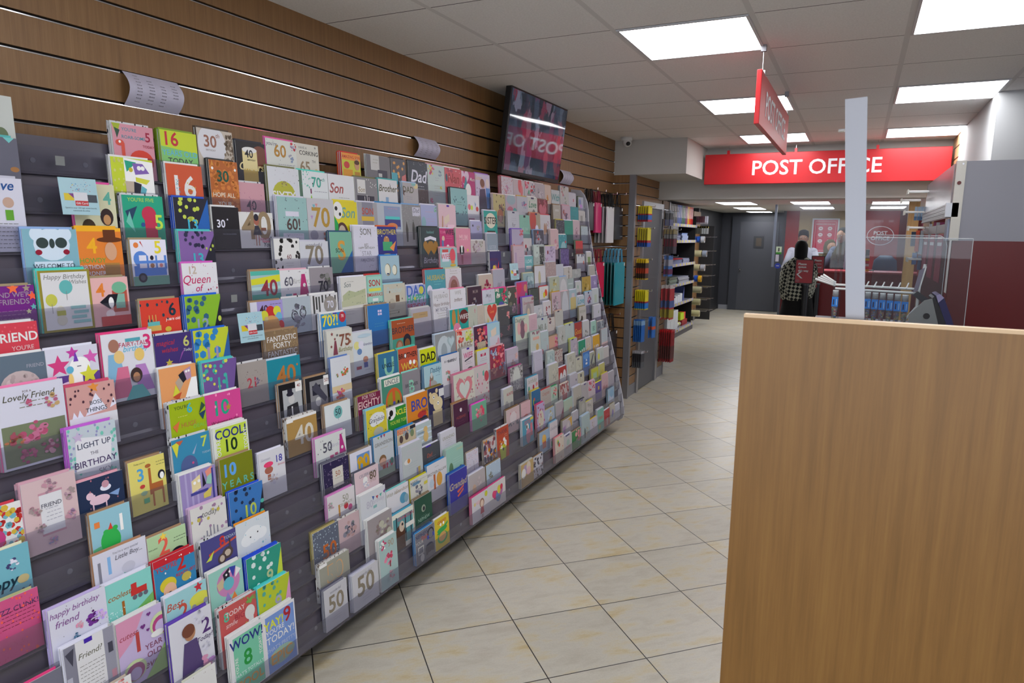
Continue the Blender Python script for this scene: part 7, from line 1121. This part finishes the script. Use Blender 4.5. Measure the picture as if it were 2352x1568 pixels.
HT = bpy.data.materials.new('houndstooth_cloth'); HT.use_nodes = True; nt = HT.node_tree; bsdf = nt.nodes['Principled BSDF']
ck = N(nt, 'ShaderNodeTexChecker'); ck.inputs['Scale'].default_value = 26; ck.inputs['Color1'].default_value = lin('#b8b8a8'); ck.inputs['Color2'].default_value = lin('#15181a')
tcn = N(nt, 'ShaderNodeTexCoord'); mpn = N(nt, 'ShaderNodeMapping'); mpn.inputs['Rotation'].default_value = (0, R(40), 0); nt.links.new(tcn.outputs['Object'], mpn.inputs[0]); nt.links.new(mpn.outputs[0], ck.inputs[0]); nt.links.new(ck.outputs[0], bsdf.inputs['Base Color']); bsdf.inputs['Roughness'].default_value = 0.9
# woman with her back to us
arms = [((-0.25, 0.02, 1.15), (-0.20, 0.16, 1.02)), ((0.25, 0.02, 1.15), (0.18, 0.20, 1.05))]
t, s, h_ = person(1.48, 11.02, 1.60, 0, 'person from behind in black headscarf, checked shawl and long black skirt', '#a07860', '#101012', '#101012', arms)
b = MB(); b.loft([(0, 0, 0.05, .27, .24), (0, 0, 0.5, .24, .20), (0, 0, 0.95*s, .19, .15), (0, 0, 1.1*s, .16, .12)], mat('#0c0c0e', 0.9), 28); b.build('long_skirt', parent=t, smooth=True)
b = MB(); b.loft([(-.02, 0, 0.82*s, .21, .17), (-.02, 0, 1.0*s, .25, .19), (-.01, 0, 1.25*s, .26, .17), (0, 0, 1.38*s, .23, .14), (0, 0, 1.47*s, .14, .10), (0, 0, 1.52*s, .07, .07)], HT, 28); b.build('checked_shawl', parent=t, smooth=True)
b = MB(); b.loft([(0, -.01, 1.44*s, .10, .09), (h_[0], 0, 1.52*s, .088, .095), (h_[0], 0, 1.62*s, .092, .11), (h_[0], 0, 1.70*s, .088, .10), (h_[0], 0, 1.755*s, .06, .07), (h_[0], 0, 1.775*s, .015, .02)], mat('#0a0a0c', 0.85), 24); b.build('headscarf', parent=t, smooth=True)
# man in a pale shirt behind the glass
arms = [((-0.26, 0.05, 1.15), (-0.15, 0.26, 1.06)), ((0.26, 0.05, 1.15), (0.15, 0.26, 1.06))]
t, s, h_ = person(1.37, 12.95, 1.76, 180, 'person with short dark hair and beard in a pale shirt behind the counter', '#8c6450', '#b0aab4', '#24242c', arms)
c_ = mat('#b8b4c0', 0.8); b = MB(); b.loft([(0, 0, 0.90*s, .17, .13), (0, 0, 1.15*s, .175, .13), (0, 0, 1.38*s, .20, .13), (0, 0, 1.46*s, .14, .10), (0, 0, 1.51*s, .065, .07)], c_, 24); b.build('shirt', parent=t, smooth=True); sleeves(t, s, arms, c_)
b = MB(); b.loft([(0, 0, 0.08, .13, .12), (0, 0, 0.5, .15, .12), (0, 0, 0.93*s, .17, .13)], mat('#202028', 0.9), 20); b.build('trousers', parent=t, smooth=True)
b = MB(); b.loft([(h_[0], h_[1]-.02, 1.63*s, .084, .09), (h_[0], h_[1]-.01, 1.70*s, .086, .098), (h_[0], h_[1], 1.76*s, .075, .085), (h_[0], h_[1], 1.785*s, .03, .04)], mat('#14141a', 0.8), 20); b.build('hair', parent=t, smooth=True)
b = MB(); b.ball((h_[0], h_[1]+.03*s, h_[2]-.075*s), .062*s, .062*s, .045*s, mat('#1c1818', 0.9), 14, 10); b.build('beard', parent=t, smooth=True)
# two people at the counter on the right
arms = [((-0.24, 0.10, 1.10), (-0.12, 0.28, 1.02)), ((0.24, 0.10, 1.10), (0.12, 0.28, 1.02))]
t, s, h_ = person(1.81, 12.55, 1.62, 205, 'shorter person in an olive brown headscarf and dark coat behind the counter glass', '#a87c60', '#241c18', '#18181c', arms)
OL = mat('#3c3414', 0.85); b = MB(); b.loft([(0, 0, 0.1, .2, .17), (0, 0, 0.9*s, .20, .16), (0, 0, 1.25*s, .22, .15), (0, 0, 1.38*s, .20, .13), (0, 0, 1.46*s, .12, .10)], mat('#1a1818', 0.9), 24); b.build('coat', parent=t, smooth=True); sleeves(t, s, arms, mat('#1a1818', 0.9))
b = MB(); b.loft([(0, 0, 1.34*s, .20, .15), (0, 0, 1.44*s, .13, .12), (0, -.02, 1.53*s, .088, .085), (0, -.025, 1.63*s, .094, .095), (0, -.01, 1.72*s, .08, .09), (0, 0, 1.77*s, .03, .04)], OL, 24); b.build('headscarf', parent=t, smooth=True)
arms = [((-0.27, 0.12, 1.12), (-0.30, 0.34, 1.03)), ((0.26, 0.12, 1.12), (0.30, 0.32, 1.03))]
t, s, h_ = person(2.03, 12.3, 1.80, 150, 'taller person in olive headscarf with grey blue sleeves, partly behind the upright', '#a07458', '#586478', '#18181c', arms, (0.02, 0.04))
GB = mat('#5c6478', 0.8); b = MB(); b.loft([(0, 0, 0.1, .2, .16), (0, 0, 0.9*s, .19, .15), (0, 0, 1.2*s, .20, .14), (0, 0, 1.38*s, .21, .13), (0, 0, 1.46*s, .12, .10)], mat('#1c1a1c', 0.9), 24); b.build('coat', parent=t, smooth=True); sleeves(t, s, arms, GB)
b = MB(); b.loft([(0, 0, 1.28*s, .22, .16), (0, 0, 1.40*s, .17, .14), (h_[0], .0, 1.52*s, .092, .09), (h_[0], h_[1]-.04, 1.63*s, .098, .10), (h_[0], h_[1]-.02, 1.71*s, .085, .09)], OL, 24); b.build('headscarf', parent=t, smooth=True)
b = MB(); b.loft([(h_[0], h_[1]-.02, 1.70*s, .088, .092), (h_[0], h_[1]-.02, 1.76*s, .06, .065), (h_[0], h_[1]-.02, 1.78*s, .02, .02)], mat('#0c0c0c', 0.8), 20); b.build('black_under_cap', parent=t, smooth=True)
# ---------------------------------------------------------------- right hand kiosk: red base, grey wall, shutter box
t = empty('kiosk', (2.66, 4.5, 0), 'grey and maroon kiosk unit with aluminium frame at the right edge', 'kiosk')
b = MB(); b.box((0.02, 0, 0.0), (2.6, 0.04, 1.648), mat('#5c0c10', 0.35)); b.build('maroon_front', parent=t)
b = MB(); b.box((0.045, 0.0, 1.648), (2.6, 0.04, 2.07), mat('#8c8c96', 0.45)); b.build('grey_upper_panel', parent=t)
b = MB(); b.box((0.0, -0.01, 1.648), (0.045, 0.05, 2.072), mat('#b8b4ac', 0.35, 0.3)); b.build('corner_post', parent=t)
b = MB(); b.tube((0.02, -0.016, 1.955), (0.02, -0.009, 1.955), 0.010, mat('#601410', 0.4)); b.tube((0.03, -0.013, 2.055), (0.03, -0.009, 2.055), 0.005, CHROME); b.build('lock', parent=t)
b = MB(); b.box((-0.006, 0.04, 1.84), (0.0, 1.70, 2.06), FROST); b.build('shutter_pane', parent=t)
b = MB()
for i in range(7): b.box((-0.022+0.002*(i % 2), 0.02, 1.775+0.0105*i), (0.006, 1.70, 1.784+0.0105*i), ALU)
b.box((-0.03, -0.01, 1.775), (0.03, 0.02, 1.85), ALU); b.build('shutter_bottom_rail', parent=t)
b = MB(); b.box((-0.01, 0.02, 1.648), (0.02, 0.12, 1.765), mat('#8890a4', 0.4, 0.3)); b.build('lower_post', parent=t)
for i in range(3):
    y = 0.22+0.50*i
    b = MB(); b.box((-0.004, y, 1.69), (0.01, y+0.44, 1.74), ALU); b.box((-0.004, y-0.03, 1.648), (0.012, y, 1.76), ALU); w_ = b.build('window_rail', parent=t)
    b = MB(); b.box((-0.002, y+0.04, 1.40), (0.0, y+0.36, 1.685), mat('#983048', 0.4)); b.box((-0.003, y+0.08, 1.655), (-0.002, y+0.32, 1.668), WHITE); b.box((-0.003, y+0.08, 1.615), (-0.002, y+0.32, 1.635), WHITE); b.build('leaflet_panel', parent=t)
b = MB(); b.box((0.0, 0.04, 1.20), (0.01, 1.7, 1.648), MAROON2); b.box((0.0, 0.04, 0.0), (0.04, 1.7, 1.2), MAROON); b.build('side_wall', parent=t)
# advert photo panel seen behind the curved screen
t = empty('advert_panel', (2.70, 7.9, 0.0), 'purple and red advert panel with a photo of a person in a pale top', 'poster')
b = MB(); b.box((0.2, 0, 0), (0.28, 0.02, 1.30), ALU); b.build('stand', parent=t)
b = MB(); b.box((0.06, 0, 1.30), (0.42, 0.02, 1.82), mat('#6c2048', 0.4)); b.box((0.06, -0.002, 1.30), (0.42, 0, 1.46), mat('#982838', 0.4)); b.build('panel', parent=t)
b = MB(); b.loft([(0.26, -0.006, 1.47, .09, .004), (0.26, -0.006, 1.60, .10, .004), (0.26, -0.006, 1.66, .05, .004)], mat('#98a0b8', 0.5)); b.ball((0.26, -0.006, 1.71), .055, .004, .065, mat('#a07c68', 0.5)); b.box((0.10, -0.006, 1.40), (0.36, -0.003, 1.415), mat('#c8a8b0', 0.5)); b.build('photo_figure', parent=t)
# wall hooks with batteries and pens, right rear
def prongs(y, z, xs, lab, n=4, L=0.13):
    t = empty('display_hook', (xs, y, z), lab, 'hook', 'white double hooks on the right'); 
    for i in range(n):
        b = MB(); yy = 0.05*i; b.tube((0, yy, 0.008*(i % 2)), (-L, yy, 0.008*(i % 2)), 0.004, WHITE, 8); b.box((-L-0.008, yy-0.02, -0.018), (-L, yy+0.02, 0.016), mat('#c8c8c0', 0.4)); b.build('prong', parent=t)
prongs(6.0, 2.0, 2.655, 'topmost white wire hooks beside the shutter'); prongs(6.5, 1.96, 2.64, 'second white wire hooks beside the shutter'); prongs(6.3, 1.86, 2.66, 'third white wire hooks beside the shutter'); prongs(6.0, 1.735, 2.68, 'white wire hooks just below the blue packs'); prongs(6.1, 1.50, 2.70, 'lowest white wire hooks in front of the beech column')
t = empty('hook_stand', (2.69, 5.98, 0), 'slim slatted upright panel carrying the white wire hooks beside the shutter', 'display stand')
b = MB(); b.box((-0.002, 0.0, 0), (0.012, 0.75, 2.03), WOODWALL); b.build('panel', parent=t)
for i in range(5):
    b = MB(); b.box((0, 0, 0), (0.018, 0.004, 0.105), mat('#8098b0', 0.3)); b.box((-0.0005, -0.0005, 0), (0.0185, 0.0045, 0.03), mat('#3c6894', 0.3)); b.build('pen_pack', loc=(2.595+0.021*i, 6.35, 1.80), label='pale blue pen pack by the shutter, '+['leftmost', 'second', 'middle', 'fourth', 'rightmost'][i]+' of five', category='pen pack', group='pale blue pen packs by the shutter')
for i, (dx, z, h_, c_) in enumerate([(0.0, 1.60, 0.11, '#2c3c54'), (0.03, 1.56, 0.16, '#c04828'), (0.055, 1.54, 0.18, '#a8b0bc'), (0.08, 1.60, 0.11, '#c84c20'), (0.02, 1.46, 0.09, '#5878a8'), (0.06, 1.42, 0.11, '#3c5c80')]):
    b = MB(); b.box((0, 0, 0), (0.03, 0.02, h_), mat(c_, 0.35)); b.build('hanging_pack', loc=(2.58+dx, 6.2, z), label=['dark blue', 'orange red', 'silver white', 'orange', 'pale blue', 'steel blue'][i]+' hanging pack below the pen packs by the shutter', category='pack')
# clear screens standing in front of the kiosk
def pane(prof, y, lab, edge='#b8bcc0'):
    t = empty('clear_screen', (prof[0][0], y, prof[0][1]), lab, 'screen'); P0 = prof[0]
    pr = [(a-P0[0], c-P0[1]) for a, c in prof]; b = MB(); b.prism(pr, 'y', -0.002, 0.002, GLASS); b.build('pane', parent=t)
    b = MB()
    for p, q in zip(pr[1:], pr[2:]): b.tube((p[0], 0, p[1]), (q[0], 0, q[1]), 0.0016, mat(edge, 0.2), 6)
    b.build('polished_edge', parent=t)
pane([(2.25, 0.0), (2.25, 1.657), (2.689, 1.657), (2.696, 0.0)], 3.8, 'large square clear screen in front of the counter, right of the upright')
pane([(2.30, 1.20), (2.30, 1.672), (2.60, 1.672), (2.623, 1.655), (2.632, 1.62), (2.632, 1.20)], 4.25, 'smaller clear screen with a rounded corner beside the red kiosk')
# sweet tube rack, sign holder and ticket stand on a side counter
t = empty('side_counter', (2.05, 3.95, 0), 'low side counter behind the beech panel', 'counter')
b = MB(); b.box((0, 0, 0), (0.60, 0.5, 1.17), mat('#48484e', 0.5)); b.build('cabinet', parent=t)
b = MB(); b.box((-0.02, -0.03, 1.17), (0.60, 0.5, 1.20), mat('#505058', 0.4)); b.build('worktop', parent=t)
WH = mat('#d4d4d4', 0.35)
t = empty('sweet_rack', (2.10, 4.0, 1.20), 'white rack with forked hooks holding sweet tubes', 'display rack')
b = MB(); b.box((0.02, 0.02, 0), (0.033, 0.04, 0.47), GLASS); b.box((0.045, 0.02, 0), (0.058, 0.04, 0.47), GLASS); b.build('clear_upright', parent=t)
b = MB(); b.tube((0.03, 0.0, 0.212), (0.405, 0.0, 0.205), 0.006, WH); b.tube((0.03, 0.0, 0.192), (0.405, 0.0, 0.185), 0.006, WH); b.build('cross_bar', parent=t)
for i in range(4):
    b = MB(); b.tube((0.03, 0.03+0.0*i, 0.205+0.005*i), (-0.07+0.012*i, 0.03, 0.236+0.008*i), 0.006, WH); b.build('side_prong', parent=t)
for i in range(8):
    b = MB(); x = 0.10+0.036*i; b.tube((x, -0.01, 0.205), (x+0.012, 0.03, 0.232), 0.0035, WH, 6); b.build('hook', parent=t)
b = MB(); b.tube((-0.055, 0.02, 0.03), (0.0, 0.02, 0.0), 0.006, WH); b.build('lower_prong', parent=t)
b = MB(); b.tube((0.405, 0, 0.0), (0.410, 0, 0.22), 0.007, WH); b.tube((0.410, 0, 0.22), (0.425, 0, 0.33), 0.007, WH); b.tube((0.412, 0, 0.125), (0.33, 0, 0.0), 0.006, WH); b.build('end_frame', parent=t)
cand = ['#c8a828', '#389048', '#c03030', '#3858b0', '#d8c8a0']
for i in range(8):
    x = 2.135 if i == 0 else 2.252+0.0335*(i-1)
    zz = 1.385 if i == 0 else 1.385-0.0012*i
    t = empty('sweet_tube', (x, 3.985, zz), 'clear sweet tube with a bright blue label, '+['alone left of the metal upright', 'half hidden right of the metal upright', 'second right of the upright', 'third right of the upright', 'fourth right of the upright', 'fifth right of the upright', 'sixth right of the upright', 'last before the white frame'][i], 'sweets', 'sweet tubes with blue labels')
    b = MB(); b.loft([(0, 0, 0, .012, .012), (0, 0, -0.008, .0145, .014), (0, 0, -0.10, .0145, .014), (0, 0, -0.15, .010, .010), (0, 0, -0.156, .005, .005)], glassy('clear_tube_%d' % i, '#e4e4e4', 0.25), 16); b.build('tube', parent=t, smooth=True)
    b = MB(); b.loft([(0, 0, -0.001, .0135, .013), (0, 0, -0.030, .0140, .0135)], mat('#c4c8c8', 0.3), 16); b.build('cap', parent=t, smooth=True)
    b = MB(); b.box((-0.015, -0.016, -0.085), (0.015, -0.0145, -0.035), mat('#1c78d0', 0.35)); b.box((-0.009, -0.017, -0.075), (-0.003, -0.0162, -0.048), mat('#14204c', 0.4)); b.box((0.006, -0.017, -0.078), (0.009, -0.0162, -0.045), mat('#a8c8e8', 0.4)); b.build('label_sleeve', parent=t)
    b = MB(); rr = random.Random(i)
    for j in range(22):
        zf = -0.088-0.058*rr.random(); rad = 0.009 if zf > -0.12 else 0.006; a = rr.random()*6.28
        b.ball((rad*math.cos(a), rad*math.sin(a), zf), .004, .003, .004, mat(rr.choice(cand), 0.35), 6, 4)
    b.build('sweets', parent=t, kind='stuff')
t = empty('sign_holder', (2.505, 3.97, 1.40), 'thin tilted white framed sign holder beside the sweet tubes', 'sign holder')
b = MB(); b.mesh([(0, 0, 0), (0.02, 0, 0.12), (0.026, 0, 0.12), (0.006, 0, 0), (0, 0.02, 0), (0.02, 0.02, 0.12), (0.026, 0.02, 0.12), (0.006, 0.02, 0)], [(0, 3, 2, 1), (4, 5, 6, 7), (0, 1, 5, 4), (3, 7, 6, 2), (1, 2, 6, 5)], WH); b.build('frame', parent=t)
b = MB(); b.mesh([(-0.002, 0.001, 0.0), (-0.022, 0.001, -0.01), (-0.004, 0.001, 0.10), (0.018, 0.001, 0.115)], [(0, 1, 2, 3)], mat('#787080', 0.4)); b.build('printed_card', parent=t)
t = empty('ticket_stand', (2.50, 3.9, 1.20), 'grey triangular ticket stand with a round black hole and navy back', 'ticket stand')
SG = mat('#908e8c', 0.45)
b = MB(); b.prism([(-0.03, 0.0), (0.105, 0.0), (0.105-0.0, 0.02), (0.062, 0.168), (0.03, 0.158), (-0.03, 0.085)], 'y', 0, 0.012, SG); b.build('side_plate', parent=t)
b = MB(); b.tube((0.045, -0.002, 0.083), (0.045, 0.001, 0.083), 0.0145, BLACK, 24); b.build('round_hole', parent=t)
b = MB(); b.prism([(0.062, 0.170), (0.070, 0.180), (0.130, 0.05), (0.150, 0.0), (0.108, 0.0)], 'y', 0.002, 0.20, BLACK); b.build('black_backing', parent=t)
b = MB(); b.prism([(0.075, 0.185), (0.092, 0.192), (0.110, 0.175), (0.150, 0.08), (0.178, 0.0), (0.150, 0.0)], 'y', 0.0, 0.22, mat('#14145c', 0.35)); b.build('navy_cover', parent=t)
b = MB(); b.prism([(0.076, 0.1855), (0.092, 0.1925), (0.1105, 0.1755), (0.088, 0.150)], 'y', -0.002, 0.0, mat('#b0a0cc', 0.35)); b.build('lilac_print', parent=t)
b = MB(); b.prism([(-0.02, 0.18), (0.0, 0.20), (0.055, 0.16), (0.03, 0.14)], 'y', 0.03, 0.04, mat('#2a2a30', 0.4)); b.build('black_flap', parent=t)
# ---------------------------------------------------------------- foreground gondola back: beech panel and slotted upright
t = empty('display_partition', (2.046, 1.3, 0), 'large plain beech panel filling the lower right foreground', 'partition')
b = MB(); b.box((0, 0, 0), (1.6, 0.018, 1.506), WOODPANEL); b.build('beech_board', parent=t)
b = MB(); b.box((0, 0, 1.506), (1.6, 0.018, 1.512), WOODEDGE); b.build('top_edging', parent=t)
t = empty('metal_upright', (2.2265, 1.34, 0.0), 'blurred aluminium upright rising behind the beech panel', 'upright')
b = MB(); b.box((-0.0145, -0.010, 0), (0.0145, 0.010, 1.50), mat('#98989e', 0.4, 0.5)); b.build('lower_tube', parent=t)
b = MB(); b.mesh([(-0.0145, -0.01, 1.50), (0.0145, -0.01, 1.50), (-0.0145, 0.01, 1.50), (0.0145, 0.01, 1.50), (-0.0455, -0.01, 1.879), (-0.012, -0.01, 1.881), (-0.0455, 0.01, 1.879), (-0.012, 0.01, 1.881)], [(0, 1, 5, 4), (3, 2, 6, 7), (2, 0, 4, 6), (1, 3, 7, 5), (4, 5, 7, 6), (0, 2, 3, 1)], mat('#98989e', 0.4, 0.5)); b.build('upper_tube', parent=t)
b = MB(); b.tube((-0.052, 0, 1.83), (-0.042, 0, 1.83), 0.003, CHROME); b.build('stud', parent=t)
